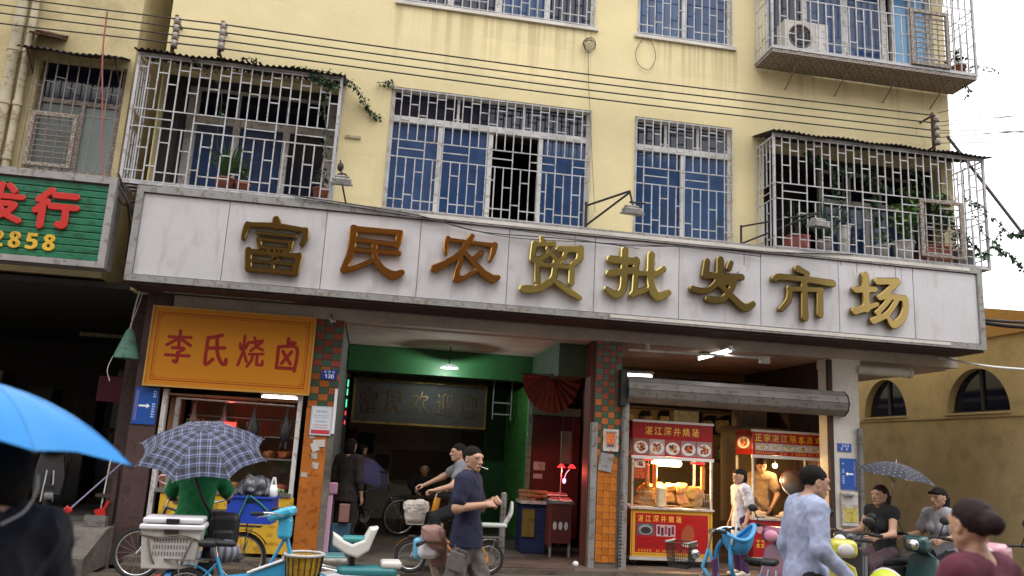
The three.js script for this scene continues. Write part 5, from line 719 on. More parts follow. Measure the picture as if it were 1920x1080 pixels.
for (let i = 0; i < 14; i++) { const o = solo('cooked_meat', i < 7 ? 'piece of braised meat lying on the lower shelf of the display case' : 'piece of roast meat lying on the display case counter', 'meat', lump(rr(0.06, 0.1), 0.05, 0.07, i + 30), M([rr(0.3, 0.5), rr(0.08, 0.16), 0.04], 0.35), [-2.45 + (i % 7) * 0.21, i < 7 ? 1.49 : 1.04, i < 7 ? -0.4 : -0.3], rr(-1, 1), i < 7 ? 'meat on the display case shelf' : 'meat on the display case counter'); }
// ------------------------------------------------------------------ signs and small things on the fronts
const flatSign = (name, label, w, h, pos, fn, px = 400) => solo(name, label, 'sign', plate(w, h, 0.012), M([1, 1, 1], 0.45, { map: print(w, h, px, fn) }), pos, 0, null, true);
const arrowSign = (left) => (c, w, h) => { box(c, '#1b4d9c', 0, 0, w, h); c.fillStyle = '#f4f4f4'; c.save(); if (!left) { c.translate(w, 0); c.scale(-1, 1); } c.beginPath(); c.moveTo(0.3 * w, h * 0.5); c.lineTo(0.45 * w, h * 0.43); c.lineTo(0.45 * w, h * 0.475); c.lineTo(0.78 * w, h * 0.475); c.lineTo(0.78 * w, h * 0.525); c.lineTo(0.45 * w, h * 0.525); c.lineTo(0.45 * w, h * 0.57); c.fill(); c.restore(); c.save(); c.translate(left ? w * 0.22 : w * 0.9, h * 0.08); c.rotate(PI / 2); rows(c, '#e8eef8', 0, 0, h * 0.82, w * 0.11, 12); c.restore(); c.strokeStyle = '#b88aa8'; c.lineWidth = 0.006; c.strokeRect(left ? w * 0.86 : w * 0.07, h * 0.1, w * 0.07, h * 0.78); };
flatSign('arrow_sign', 'blue sign with a white arrow pointing right on the brown pillar', 0.3, 0.49, [-3.03, 2.055, 0.012], arrowSign(false)); flatSign('arrow_sign', 'blue sign with a white arrow pointing left on the white pillar', 0.27, 0.47, [7.3, 1.645, 0.012], arrowSign(true));
flatSign('number_plate', 'blue house number plate reading 130 on the checker tiled pillar', 0.21, 0.135, [-0.65, 2.635, 0.016], (c, w, h) => { box(c, '#16348c', 0, 0, w, h); word(c, '#e4e8f4', ['fu', 'min', 'lu4'], 0.03, 0.012, 0.035, 0.022, 0.035, 0.9); c.fillStyle = '#e8ecf6'; c.font = 'bold 0.075px sans-serif'; c.textAlign = 'center'; c.textBaseline = 'middle'; c.save(); c.translate(w / 2, 0.093); c.scale(0.01, 0.01); c.font = 'bold 8px sans-serif'; c.fillText('130', 0, 0); c.restore(); }, 700);
flatSign('number_plate', 'small blue plate above the arrow sign on the white pillar', 0.23, 0.12, [7.245, 2.045, 0.012], (c, w, h) => { box(c, '#2a4aa0', 0, 0, w, h); rows(c, '#dfe6f4', 0.03, 0.018, 0.17, 0.034, 4); rows(c, '#dfe6f4', 0.05, 0.066, 0.13, 0.036, 3); });
flatSign('notice', 'white and blue notice sheet on the checker tiled pillar', 0.29, 0.4, [-0.7, 1.99, 0.02], (c, w, h) => { box(c, '#b8c2cc', 0, 0, w, h); box(c, '#cfd4d8', 0.02, 0.02, w - 0.04, h - 0.04); rows(c, '#3a6a9a', 0.07, 0.06, 0.15, 0.026, 5); rows(c, '#7d8a96', 0.04, 0.12, 0.21, 0.016, 12); rows(c, '#7d8a96', 0.04, 0.15, 0.19, 0.016, 12); rows(c, '#3a6a9a', 0.07, 0.2, 0.15, 0.022, 6); rows(c, '#a05060', 0.04, 0.25, 0.2, 0.02, 9); rows(c, '#b06070', 0.04, 0.285, 0.2, 0.02, 8); box(c, '#c23a4a', 0.02, h - 0.075, w - 0.04, 0.055); });
solo('paper_scrap', 'torn white paper stuck under the notice on the orange pillar base', 'paper', [bx(0.16, 0.1, 0.003, 0, 0, 0, 0, 0, 0.08), bx(0.1, 0.12, 0.003, -0.05, -0.05, 0.004, 0, 0, 0.4)], m.whiteDirty, [-0.7, 1.68, 0.012]);
solo('cable_duct', 'thin white plastic duct running down the right edge of the left pillar', 'duct', bb(-0.02, 0.02, 0, 0.62, 0, 0.03), m.white, [-0.53, 1.82, 0.0]);
{ const t = thing('framed_certificate', 'small orange certificate in a white frame on the tiled pillar', 'picture', [3.48, 1.95, 0.02]); part('frame', [bb(-0.115, 0.115, 0.125, 0.16, 0, 0.02), bb(-0.115, 0.115, -0.16, -0.125, 0, 0.02), bb(-0.115, -0.085, -0.125, 0.125, 0, 0.02), bb(0.085, 0.115, -0.125, 0.125, 0, 0.02)], m.pale, t); part('sheet', plate(0.17, 0.25, 0.006, 0, 0, 0.004), M([1, 1, 1], 0.4, { map: print(0.17, 0.25, 420, (c, w, h) => { box(c, '#b8a898', 0, 0, w, h); box(c, '#d0622a', 0.02, 0.02, w - 0.04, h * 0.62); for (let i = 0; i < 3; i++) rows(c, '#f0c080', 0.035, 0.04 + i * 0.04, 0.1, 0.025, 4); box(c, '#705060', 0.03, h * 0.72, w - 0.06, 0.045); }) }), t, null, true); }
solo('paper_notice', 'tilted grey paper sheet under the framed certificate', 'paper', bx(0.2, 0.26, 0.004, 0, 0, 0, 0, 0, -0.16), M([0.34, 0.33, 0.34], 0.8, { map: T.worn }), [3.42, 1.63, 0.02]);
{ const t = thing('security_camera', 'small white security camera on top of the left checker pillar', 'camera', [-0.7, 3.4, 0.05], 0.4); part('body', mv(rb(0.06, 0.06, 0.17, 0.015), 0, 0, 0.05, 0.45), m.pale, t); part('lens', mv(cyl(0.02, 0.02, 0.012, 0, 0, 0, 12, PI / 2), 0, -0.058, 0.135, 0.45), m.black, t); part('bracket', bar([0, 0.02, 0.03], [0, 0.1, -0.02], 0.012, 6), m.grey, t); }
{ const t = thing('meter_box', 'white and yellow box low on the white pillar', 'box', [7.28, 1.12, 0.04]); part('case', rb(0.26, 0.5, 0.07, 0.01), m.pale, t); part('yellow_panel', bb(-0.11, 0.11, -0.19, 0.02, 0.036, 0.042), M([0.6, 0.5, 0.12], 0.6, { map: T.worn }), t); part('ledge', bb(-0.13, 0.05, 0.2, 0.225, 0.036, 0.08), m.alu, t); }
solo('vertical_pipe', 'grey pipe down the right side of the white pillar', 'pipe', cyl(0.04, 0.04, 2.2, 0, 1.1, 0, 12), m.grey, [7.49, 0.15, 0.05]);
{ const t = thing('bollard', 'grey steel bollard in the passage entrance', 'bollard', [2.0, 0.15, -0.37]); part('post', cyl(0.048, 0.048, 0.95, 0, 0.475, 0, 18), m.steel, t); part('cap', cyl(0.048, 0.03, 0.02, 0, 0.96, 0, 18), m.steel, t); part('base_plate', cyl(0.085, 0.085, 0.012, 0, 0.006, 0, 18), m.steel, t); }
solo('crumpled_paper', 'white crumpled paper ball on the pavement by the tiled pillar', 'litter', new THREE.IcosahedronGeometry(0.045, 1), m.white, [3.02, 0.19, 0.0]);
solo('door_mat', 'flat brown mat on the pavement in front of the passage', 'mat', rb(1.3, 0.014, 0.4, 0.005), M([0.1, 0.06, 0.045], 0.95, { map: T.worn }), [2.3, 0.157, 0.08]);
{ const t = thing('weighing_scale', 'pink column weighing scale with a teal platform beside the left pillar', 'scale', [-0.38, 0.15, 0.02], 0.1); part('platform', [rb(0.34, 0.05, 0.42, 0.02, 0, 0.05, 0)], M([0.12, 0.28, 0.3], 0.5), t); part('rim', rb(0.38, 0.05, 0.46, 0.02, 0, 0.02, 0), m.pale, t); part('column', rb(0.09, 0.8, 0.06, 0.015, -0.1, 0.47, -0.14), M([0.6, 0.35, 0.5], 0.5), t); part('head', rb(0.2, 0.16, 0.08, 0.02, -0.1, 0.93, -0.13), M([0.4, 0.2, 0.3], 0.5), t); part('box', rb(0.14, 0.24, 0.16, 0.01, 0.12, 0.6, -0.2), M([0.24, 0.11, 0.09], 0.7), t); part('backing', rb(0.26, 0.38, 0.03, 0.01, 0.1, 0.27, -0.2), M([0.03, 0.08, 0.13], 0.6), t); }
// things in and before the dark left shop
solo('wall_sign', 'dim magenta panel glowing faintly in the dark left shop', 'sign', rb(0.55, 0.4, 0.05, 0.01), M([0.16, 0.012, 0.06], 0.6, { map: T.grime }), [-4.02, 2.34, -2.0]);
solo('tile_panel', 'pale yellow tiled wall patch seen through the dark left shop', 'wall', [bb(-6.0, -4.9, 3.55, 4.15, -5.9, -5.8), ...[0, 1, 2, 3, 4].map((i) => bb(-5.8 + i * 0.2, -5.79 + i * 0.2, 3.55, 4.15, -5.8, -5.795))], M([0.4, 0.36, 0.2], 0.7, { map: T.worn }));
{ const t = thing('lamp_shade', 'dusty green hanging lamp shade in the left shop by the brown pillar', 'lamp', [-3.36, 2.85, 0.02]); part('shade', lathe([[0.03, 0.22], [0.05, 0.2], [0.15, -0.1], [0.17, -0.18], [0.16, -0.18], [0.04, 0.19]], 18), M([0.1, 0.24, 0.18], 0.6, { map: T.worn }), t); parts('cord', [tube([[0, 0.2, 0], [0.03, 0.5, 0.05], [0.1, 0.8, 0.15]], 0.01, 5, 14), tube([[-0.02, 0.2, 0], [0.06, 0.52, 0.03], [0.13, 0.8, 0.1]], 0.008, 5, 14), tube([[-0.17, -0.16, 0], [-0.2, -0.35, 0.05], [-0.15, -0.5, 0.05]], 0.006, 5, 14)], m.pale, t); }
for (let i = 0; i < 6; i++) { const t = thing('storage_rack', ['tall grey locker standing deep in the dark left shop', 'narrow cabinet beside the tall grey locker', 'dark upright freezer in the left shop', 'stack of dark crates behind the broom', 'dark shelf unit at the back of the left shop', 'short cupboard near the magenta panel'][i], 'cabinet', [-6.3 + i * 0.48, 0.48, -3.2 - (i % 3) * 0.9]), h = [2.1, 1.9, 1.8, 1.2, 2.3, 1.4][i]; part('case', rb(0.42, h, 0.5, 0.015, 0, h / 2, 0), M([0.05 + 0.03 * (i === 0), 0.05 + 0.03 * (i === 0), 0.045], 0.6, { map: T.worn }), t); part('door', rb(0.19, h - 0.12, 0.02, 0.008, -0.1, h / 2, 0.255), M([0.07, 0.068, 0.06], 0.6), t); part('door', rb(0.19, h - 0.12, 0.02, 0.008, 0.1, h / 2, 0.255), M([0.06, 0.06, 0.058], 0.6), t); part('handle', bar([0.02, h * 0.55, 0.28], [0.02, h * 0.65, 0.28], 0.008, 6), m.chrome, t); }
{ const t = thing('broom', 'broom with a red head leaning on the brown pillar', 'broom', [-3.5, 0.48, -0.1]); part('handle', bar([-0.28, 0.2, 0.06], [0.26, 0.82, -0.02], 0.012, 7), M([0.3, 0.26, 0.42], 0.5), t); part('head', mv(rb(0.1, 0.24, 0.05, 0.02), -0.36, 0.12, 0.07, 0, 0, -0.72), m.red, t); part('bristles', mv(bx(0.11, 0.12, 0.045), -0.44, 0.03, 0.08, 0, 0, -0.72), M([0.4, 0.03, 0.03], 0.9), t); }
{ const t = thing('dustpan', 'grey long handled dustpan with a red brush standing by the brown pillar', 'dustpan', [-3.42, 0.48, 0.0]); part('pan', [bb(-0.13, 0.13, 0, 0.012, -0.1, 0.12), bb(-0.13, 0.13, 0.012, 0.14, 0.11, 0.12), bb(-0.13, -0.12, 0.012, 0.14, -0.1, 0.11), bb(0.12, 0.13, 0.012, 0.12, -0.1, 0.11)], m.grey, t); part('handle', bar([0, 0.1, -0.05], [0.03, 0.9, -0.08], 0.01, 7), m.pale, t); part('brush', [bx(0.12, 0.1, 0.05, 0.02, 0.17, 0, 0, 0, 0.3), bx(0.03, 0.12, 0.03, 0.08, 0.26, 0, 0, 0, -0.4)], m.red, t); }
{ const t = thing('metal_drum', 'small grey banded drum standing by the concrete steps', 'drum', [-3.62, 0, 1.15]); part('body', lathe([[0, 0], [0.16, 0], [0.165, 0.02], [0.16, 0.04], [0.16, 0.16], [0.168, 0.18], [0.16, 0.2], [0.16, 0.32], [0.168, 0.34], [0.15, 0.36], [0, 0.36]], 24), m.steel, t); part('yellow_side', bb(-0.25, -0.17, 0, 0.34, -0.06, 0.06), M([0.4, 0.36, 0.1], 0.8, { map: T.worn }), t); }
{ const t = thing('railing', 'short brown railing beside the brown pillar', 'railing', [-3.28, 0.48, -0.05]); part('post', [bb(-0.03, 0.03, 0, 0.72, -0.03, 0.03)], m.brown, t); part('rail', bb(-0.22, -0.03, 0.36, 0.4, -0.02, 0.02), m.brown, t); }
// ------------------------------------------------------------------ two-wheelers (built facing +z)
const mt = (c, o) => M(c, 0.35, { phys: true, clearcoat: 0.5, clearcoatRoughness: 0.2, ...o });
function wheel(t, R, z, { tw = 0.024, spokes = 18, rim = m.chrome, solid = false } = {}) {
  const w = sub('wheel', t, [0, R, z]), rot = (g) => g.applyMatrix4(new THREE.Matrix4().makeRotationY(PI / 2));
  part('tyre', rot(new THREE.TorusGeometry(R - tw, tw, 9, 36)), m.rubber, w); part('rim', rot(new THREE.TorusGeometry(R - tw * 2.1, tw * 0.55, 6, 36)), rim, w);
  if (solid) part('hub', [rot(cyl(R * 0.55, R * 0.55, 0.05, 0, 0, 0, 20, PI / 2)), ...[0, 1, 2, 3, 4].map((i) => bar([0.0, 0, 0], [0, Math.sin(i * 1.2566) * (R - tw * 2.2), Math.cos(i * 1.2566) * (R - tw * 2.2)], 0.014, 6))], m.grey, w);
  else { const s = [rot(cyl(0.028, 0.028, 0.09, 0, 0, 0, 12, PI / 2))]; for (let i = 0; i < spokes; i++) { const a = (i / spokes) * 2 * PI, x = i % 2 ? 0.03 : -0.03; s.push(bar([x, Math.sin(a + 0.25) * 0.026, Math.cos(a + 0.25) * 0.026], [0, Math.sin(a) * (R - tw * 2.2), Math.cos(a) * (R - tw * 2.2)], 0.0018, 4)); } part('spokes', s, m.steel, w); }
}
const guard = (R, z, a0, a1, w = 0.05, dy = 0.02) => { const g = new THREE.CylinderGeometry(R + dy, R + dy, w, 24, 1, true, a0, a1 - a0); g.applyMatrix4(new THREE.Matrix4().makeRotationZ(PI / 2)); const g2 = g.clone(); g2.scale(1, 1.02, 1.02); return [g, g2].map((q) => q.translate(0, R, z)); };
function wireBasket(t, pos, w, h, d, mat, mesh = 0.03, taper = 0.82, name = 'basket') {
  const g = [], nx = Math.max(3, Math.round(w / mesh)), nz = Math.max(3, Math.round(d / mesh)), P = (u, v, y) => [(u - 0.5) * w * lerp(taper, 1, y), y * h, (v - 0.5) * d * lerp(taper, 1, y)];
  for (let i = 0; i <= nx; i++) for (const v of [0, 1]) g.push(bar(P(i / nx, v, 0), P(i / nx, v, 1), 0.0024, 4)); for (let i = 1; i < nz; i++) for (const u of [0, 1]) g.push(bar(P(u, i / nz, 0), P(u, i / nz, 1), 0.0024, 4));
  for (const y of [0, 0.35, 0.7, 1]) { const r = y === 1 ? 0.006 : 0.0026; g.push(bar(P(0, 0, y), P(1, 0, y), r, 5), bar(P(1, 0, y), P(1, 1, y), r, 5), bar(P(1, 1, y), P(0, 1, y), r, 5), bar(P(0, 1, y), P(0, 0, y), r, 5)); }
  for (let i = 0; i <= nx; i += 2) g.push(bar(P(i / nx, 0, 0), P(i / nx, 1, 0), 0.0024, 4));
  const o = part(name, g, mat, t); o.position.set(...pos); return o;
}
const dm = (c) => (c.isMaterial ? c : mt(c));
function bicycle(label, pos, turn, { R = 0.3, L = 1.02, frame = [0.02, 0.02, 0.022], seatH = 0.82, barH = 1.0, group, cat = 'bicycle', name = 'bicycle', step = false, saddle = m.black, barW = 0.28 } = {}) {
  const t = thing(name, label, cat, pos, turn, group), f = dm(frame), zr = -L / 2, zf = L / 2, bb0 = [0, R * 0.92, zr + 0.42], st = [0, seatH - 0.1, zr + 0.25], ht = [0, barH - 0.16, zf - 0.26], hl = [0, barH - 0.34, zf - 0.2];
  wheel(t, R, zr); wheel(t, R, zf);
  const fr = [bar(bb0, st, 0.017), bar(bb0, hl, 0.019), bar(ht, hl, 0.02)]; fr.push(step ? tube([ht, [0, (ht[1] + bb0[1]) / 2 - 0.08, (ht[2] + bb0[2]) / 2], [0, bb0[1] + 0.12, bb0[2] - 0.04]], 0.016) : bar([0, st[1] - 0.05, st[2] + 0.012], ht, 0.016));
  for (const x of [-0.055, 0.055]) fr.push(bar([x, R, zr], [x * 0.4, bb0[1], bb0[2]], 0.009), bar([x, R, zr], [x * 0.3, st[1] - 0.06, st[2]], 0.008)); part('frame', fr, f, t);
  part('fork', [...[-0.05, 0.05].map((x) => bar([x, R, zf], [x, hl[1] - 0.06, hl[2]], 0.011)), bar([-0.05, hl[1] - 0.06, hl[2]], [0.05, hl[1] - 0.06, hl[2]], 0.014), bar([0, hl[1] - 0.06, hl[2]], [0, barH, ht[2] - 0.03], 0.012)], m.chrome, t);
  part('handlebar', tube([[-barW, barH + 0.04, ht[2] - 0.22], [-barW * 0.8, barH + 0.05, ht[2] - 0.1], [-0.06, barH + 0.01, ht[2] - 0.02], [0.06, barH + 0.01, ht[2] - 0.02], [barW * 0.8, barH + 0.05, ht[2] - 0.1], [barW, barH + 0.04, ht[2] - 0.22]], 0.011, 7, 30), m.chrome, t);
  for (const s of [-1, 1]) part('grip', bar([s * barW, barH + 0.04, ht[2] - 0.25], [s * barW * 0.93, barH + 0.045, ht[2] - 0.14], 0.017, 8), m.rubber, t);
  part('seat_post', bar(st, [0, seatH, st[2] - 0.03], 0.013), m.chrome, t); part('saddle', [rb(0.2, 0.06, 0.16, 0.028, 0, seatH + 0.02, st[2] - 0.08), rb(0.08, 0.05, 0.2, 0.024, 0, seatH + 0.02, st[2] + 0.06)], saddle, t);
  part('mudguard', guard(R, zr, 0.2, 2.6), f, t); part('mudguard', guard(R, zf, 0.3, 2.5), f, t);
  part('crank', [cyl(0.085, 0.085, 0.008, 0.04, bb0[1], bb0[2], 20, 0, 0, PI / 2), bar([0.06, bb0[1], bb0[2]], [0.06, bb0[1] - 0.15, bb0[2] + 0.05], 0.009), bar([-0.06, bb0[1], bb0[2]], [-0.06, bb0[1] + 0.15, bb0[2] - 0.05], 0.009)], m.steel, t); for (const s of [-1, 1]) part('pedal', rb(0.09, 0.022, 0.07, 0.006, s * 0.11, bb0[1] - s * 0.15, bb0[2] + s * 0.05), m.rubber, t);
  part('chain_guard', bx(0.02, 0.07, 0.4, 0.05, R * 0.96, zr + 0.2), f, t); part('rack', [bb(-0.07, -0.055, R * 2 + 0.06, R * 2 + 0.072, zr - 0.2, zr + 0.2), bb(0.055, 0.07, R * 2 + 0.06, R * 2 + 0.072, zr - 0.2, zr + 0.2), bb(-0.055, 0.055, R * 2 + 0.06, R * 2 + 0.07, zr - 0.19, zr - 0.17), bb(-0.055, 0.055, R * 2 + 0.06, R * 2 + 0.07, zr, zr + 0.02), bar([-0.062, R * 2 + 0.06, zr - 0.08], [-0.062, R, zr], 0.006), bar([0.062, R * 2 + 0.06, zr - 0.08], [0.062, R, zr], 0.006)], m.steel, t);
  t.userData.z = { ht, st, zf, zr }; delete t.userData.z; return { t, ht, st, zf, zr, R, barH, seatH };
}
function scooter(label, pos, turn, { body = [0.6, 0.6, 0.6], seatC = m.black, R = 0.2, L = 1.1, barH = 0.98, seatH = 0.72, lampC = m.pale, group, mirrors = true, name = 'electric_scooter', box = false, shield = true } = {}) {
  const t = thing(name, label, 'scooter', pos, turn, group), b = dm(body), zr = -L / 2, zf = L / 2;
  wheel(t, R, zr, { tw: 0.04, solid: true }); wheel(t, R, zf, { tw: 0.04, solid: true });
  part('rear_body', [extr([[zr - 0.2, seatH - 0.12], [zr - 0.24, seatH - 0.02], [zr - 0.1, seatH], [zr + 0.5, seatH - 0.03], [zr + 0.56, 0.3], [zr + 0.3, 0.26], [zr + 0.2, R + 0.22], [zr - 0.05, R + 0.24]], 0.2, [], 0.03).translate(0, 0, -0.1).applyMatrix4(new THREE.Matrix4().makeRotationY(-PI / 2))], b, t);
  part('floor_board', [rb(0.3, 0.07, 0.5, 0.02, 0, 0.27, zr + 0.66)], m.grey, t);
  if (shield) part('leg_shield', [extr([[-0.16, 0.26], [-0.19, 0.5], [-0.14, 0.82], [0, 0.9], [0.14, 0.82], [0.19, 0.5], [0.16, 0.26]], 0.04, [], 0.015).applyMatrix4(new THREE.Matrix4().makeRotationX(-0.22)).translate(0, 0.02, zf - 0.16)], b, t);
  part('front_mudguard', [...guard(R, zf, 0.2, 2.6, 0.11, 0.03)], b, t);
  part('fork', [-0.07, 0.07].map((x) => bar([x, R, zf], [x * 0.6, 0.62, zf - 0.14], 0.018)), m.steel, t);
  part('cowl', [rb(0.26, 0.17, 0.2, 0.06, 0, barH - 0.02, zf - 0.22)], b, t); part('headlamp', ball(0.075, 0, barH - 0.03, zf - 0.12, 1.1, 0.85, 0.5), lampC, t);
  part('handlebar', tube([[-0.32, barH + 0.05, zf - 0.34], [-0.16, barH + 0.06, zf - 0.27], [0, barH + 0.03, zf - 0.24], [0.16, barH + 0.06, zf - 0.27], [0.32, barH + 0.05, zf - 0.34]], 0.012, 7, 24), m.black, t); for (const s of [-1, 1]) part('grip', bar([s * 0.34, barH + 0.05, zf - 0.36], [s * 0.22, barH + 0.058, zf - 0.3], 0.019, 8), m.rubber, t);
  if (mirrors) for (const s of [-1, 1]) { part('mirror', [bar([s * 0.2, barH + 0.06, zf - 0.28], [s * 0.27, barH + 0.22, zf - 0.27], 0.006, 6), ball(0.055, s * 0.28, barH + 0.24, zf - 0.27, 1.1, 0.75, 0.3)], m.black, t); }
  part('seat', [rb(0.24, 0.1, 0.56, 0.045, 0, seatH + 0.04, zr + 0.2)], seatC, t); part('tail_lamp', rb(0.12, 0.05, 0.03, 0.01, 0, seatH - 0.1, zr - 0.25), m.red, t); part('rear_rack', [bar([-0.09, seatH + 0.05, zr - 0.08], [-0.09, seatH + 0.09, zr - 0.3], 0.01), bar([0.09, seatH + 0.05, zr - 0.08], [0.09, seatH + 0.09, zr - 0.3], 0.01), bar([-0.09, seatH + 0.09, zr - 0.3], [0.09, seatH + 0.09, zr - 0.3], 0.01)], m.chrome, t);
  if (box) part('top_box', rb(0.36, 0.28, 0.34, 0.05, 0, seatH + 0.24, zr - 0.2), m.black, t);
  return { t, zr, zf, barH, seatH };
}
const skyBlue = [0.03, 0.3, 0.55];
{ // shared bike with the yellow basket
  const { t, ht, zf, zr } = bicycle('sky blue shared electric bike with a yellow lined front basket', [-0.97, 0, 3.76], 1.38, { R: 0.27, L: 1.12, frame: skyBlue, step: true, barH: 1.02, seatH: 0.74, name: 'electric_bike', saddle: m.black, barW: 0.3 });
  part('frame_shell', [extr([[zf - 0.3, 0.62], [zf - 0.16, 0.66], [zf - 0.2, 0.5], [0.05, 0.36], [-0.25, 0.34], [-0.28, 0.46], [0.02, 0.5]], 0.07, [], 0.02).translate(0, 0, -0.035).applyMatrix4(new THREE.Matrix4().makeRotationY(-PI / 2))], mt(skyBlue), t);
  part('white_stripe', [bar([-0.062, 0.53, 0.0], [-0.062, 0.655, zf - 0.25], 0.012, 6), bar([0.062, 0.53, 0.0], [0.062, 0.655, zf - 0.25], 0.012, 6)], m.white, t);
  part('lettering', [mv(plate(0.26, 0.08, 0.002), -0.059, 0.455, 0.12, 0, -PI / 2, 0).applyMatrix4(new THREE.Matrix4()), mv(plate(0.26, 0.08, 0.002), 0.059, 0.455, 0.12, 0, PI / 2, 0)], M([1, 1, 1], 0.4, { map: print(0.26, 0.08, 600, (c, w, h) => { box(c, '#1f93c4', 0, 0, w, h); c.fillStyle = '#e8f4fa'; c.save(); c.translate(w / 2, h / 2); c.scale(0.01, 0.01); c.font = 'italic bold 7px sans-serif'; c.textAlign = 'center'; c.textBaseline = 'middle'; c.fillText('hello', 0, 0); c.restore(); }) }), t, null, true);
  part('display_shell', [rb(0.2, 0.09, 0.24, 0.04, 0, 1.05, ht[2] - 0.06, -0.35), rb(0.13, 0.2, 0.12, 0.04, 0, 0.93, ht[2] - 0.02)], mt([0.05, 0.4, 0.62]), t); part('brake_lever', [tube([[0.16, 1.07, ht[2] - 0.08], [0.22, 1.05, ht[2] - 0.1], [0.28, 1.03, ht[2] - 0.2]], 0.006), tube([[-0.16, 1.07, ht[2] - 0.08], [-0.22, 1.05, ht[2] - 0.1], [-0.28, 1.03, ht[2] - 0.2]], 0.006)], m.chrome, t);
  const bk = sub('basket', t, [0, 0.4, zf - 0.08]); part('liner', lathe([[0.0, 0.0], [0.125, 0.0], [0.16, 0.3], [0.15, 0.3], [0.118, 0.015], [0, 0.015]], 22), m.yellow, bk); part('top_ring', [ring(0.172, 0.014, 0, 0.31, 0, PI / 2)], m.pale, bk); part('bottom_ring', ring(0.135, 0.009, 0, -0.005, 0, PI / 2), m.pale, bk); const sl = []; for (let i = 0; i < 18; i++) { const a = (i / 18) * 2 * PI; sl.push(bar([Math.cos(a) * 0.134, 0, Math.sin(a) * 0.134], [Math.cos(a) * 0.172, 0.31, Math.sin(a) * 0.172], 0.0055, 5)); } part('slats', sl, m.black, bk);
}
{ // rider's bike with the white crate
  const { t, ht } = bicycle('electric bike under the rider with a white crate on its rear rack', [-1.64, 0, 2.92], PI - 0.06, { R: 0.26, L: 1.1, frame: [0.02, 0.16, 0.42], step: true, seatH: 0.78, barH: 1.02, name: 'electric_bike' }); part('rear_lamp', [rb(0.06, 0.08, 0.03, 0.01, -0.05, 0.42, -0.75), rb(0.05, 0.06, 0.03, 0.01, 0.08, 0.44, -0.75)], m.red, t); part('battery', rb(0.12, 0.2, 0.3, 0.03, 0, 0.5, -0.2), m.black, t);
}
{
  const t = thing('storage_crate', 'white slotted plastic crate strapped behind the green shirted rider', 'crate', [-1.71, 0.53, 3.5], PI + 0.08), cm = M([0.62, 0.62, 0.62], 0.5, { map: T.grime });
  t.scale.setScalar(0.95);
  part('shell', extr([[-0.22, 0], [0.22, 0], [0.26, 0.36], [-0.26, 0.36]], 0.34, [], 0.012).translate(0, 0, -0.17), cm, t); part('rim', rb(0.58, 0.05, 0.42, 0.018, 0, 0.37, 0), M([0.7, 0.69, 0.72], 0.45), t); part('lid', rb(0.54, 0.05, 0.38, 0.02, 0, 0.43, 0), M([0.68, 0.66, 0.7], 0.45), t);
  for (const s of [-1, 1]) { const sl = []; for (let r = 0; r < 3; r++) for (let i = 0; i < 12; i++) sl.push(bb(-0.15 + i * 0.026, -0.137 + i * 0.026, 0.11 + r * 0.06, 0.148 + r * 0.06, s > 0 ? 0.182 : -0.1845, s > 0 ? 0.1845 : -0.182)); stuff(part('slot', sl, m.grey, t)); part('latch', rb(0.13, 0.045, 0.02, 0.006, 0, 0.335, s * 0.196), m.black, t); part('latch', rb(0.12, 0.04, 0.02, 0.006, 0, 0.43, s * 0.196), m.black, t); }
  part('strap', [tube([[-0.3, 0.24, -0.18], [-0.1, 0.3, -0.2], [0.1, 0.28, -0.2], [0.28, 0.3, -0.18]], 0.008), tube([[-0.2, 0.28, -0.2], [-0.14, 0.1, -0.2], [-0.1, -0.02, -0.15]], 0.009), tube([[0.2, 0.28, -0.2], [0.15, 0.1, -0.2], [0.09, -0.02, -0.15]], 0.009)], M([0.16, 0.12, 0.1], 0.8), t);
}
{ // black bicycle behind the rider
  const { t } = bicycle('black bicycle standing crosswise behind the green shirted rider', [-2.0, 0, 1.15], -PI / 2 - 0.1, { R: 0.3, L: 1.2, barH: 1.0, seatH: 0.8 }); part('mirror', [tube([[0.28, 1.05, 0.1], [0.34, 1.2, 0.2], [0.36, 1.22, 0.34], [0.32, 1.16, 0.36], [0.28, 1.1, 0.2]], 0.012)], M([0.6, 0.35, 0.38], 0.5), t);
}
{ const t = thing('plastic_crate', 'bright blue plastic crate on the rack of the black bicycle', 'crate', [-1.32, 0.72, 1.3], -0.1); part('shell', [bb(-0.26, 0.26, 0, 0.02, -0.18, 0.18), bb(-0.26, 0.26, 0.02, 0.3, 0.165, 0.18), bb(-0.26, 0.26, 0.02, 0.3, -0.18, -0.165), bb(-0.26, -0.245, 0.02, 0.3, -0.165, 0.165), bb(0.245, 0.26, 0.02, 0.3, -0.165, 0.165)], m.blue, t); part('rim', [bb(-0.28, 0.28, 0.29, 0.315, 0.181, 0.2), bb(-0.28, 0.28, 0.29, 0.315, -0.2, -0.181), bb(-0.28, -0.261, 0.29, 0.315, -0.181, 0.181), bb(0.261, 0.28, 0.29, 0.315, -0.181, 0.181)], m.blue, t); part('handle_slot', rb(0.12, 0.035, 0.004, 0.002, 0, 0.25, 0.182), m.black, t); part('green_strap', [tube([[-0.02, 0.33, 0.2], [-0.1, 0.1, 0.19], [-0.2, -0.15, 0.17], [-0.24, -0.3, 0.1]], 0.01), tube([[0.0, 0.32, 0.2], [0.12, 0.24, 0.19], [0.22, 0.16, 0.19]], 0.01)], M([0.03, 0.2, 0.1], 0.6), t); }
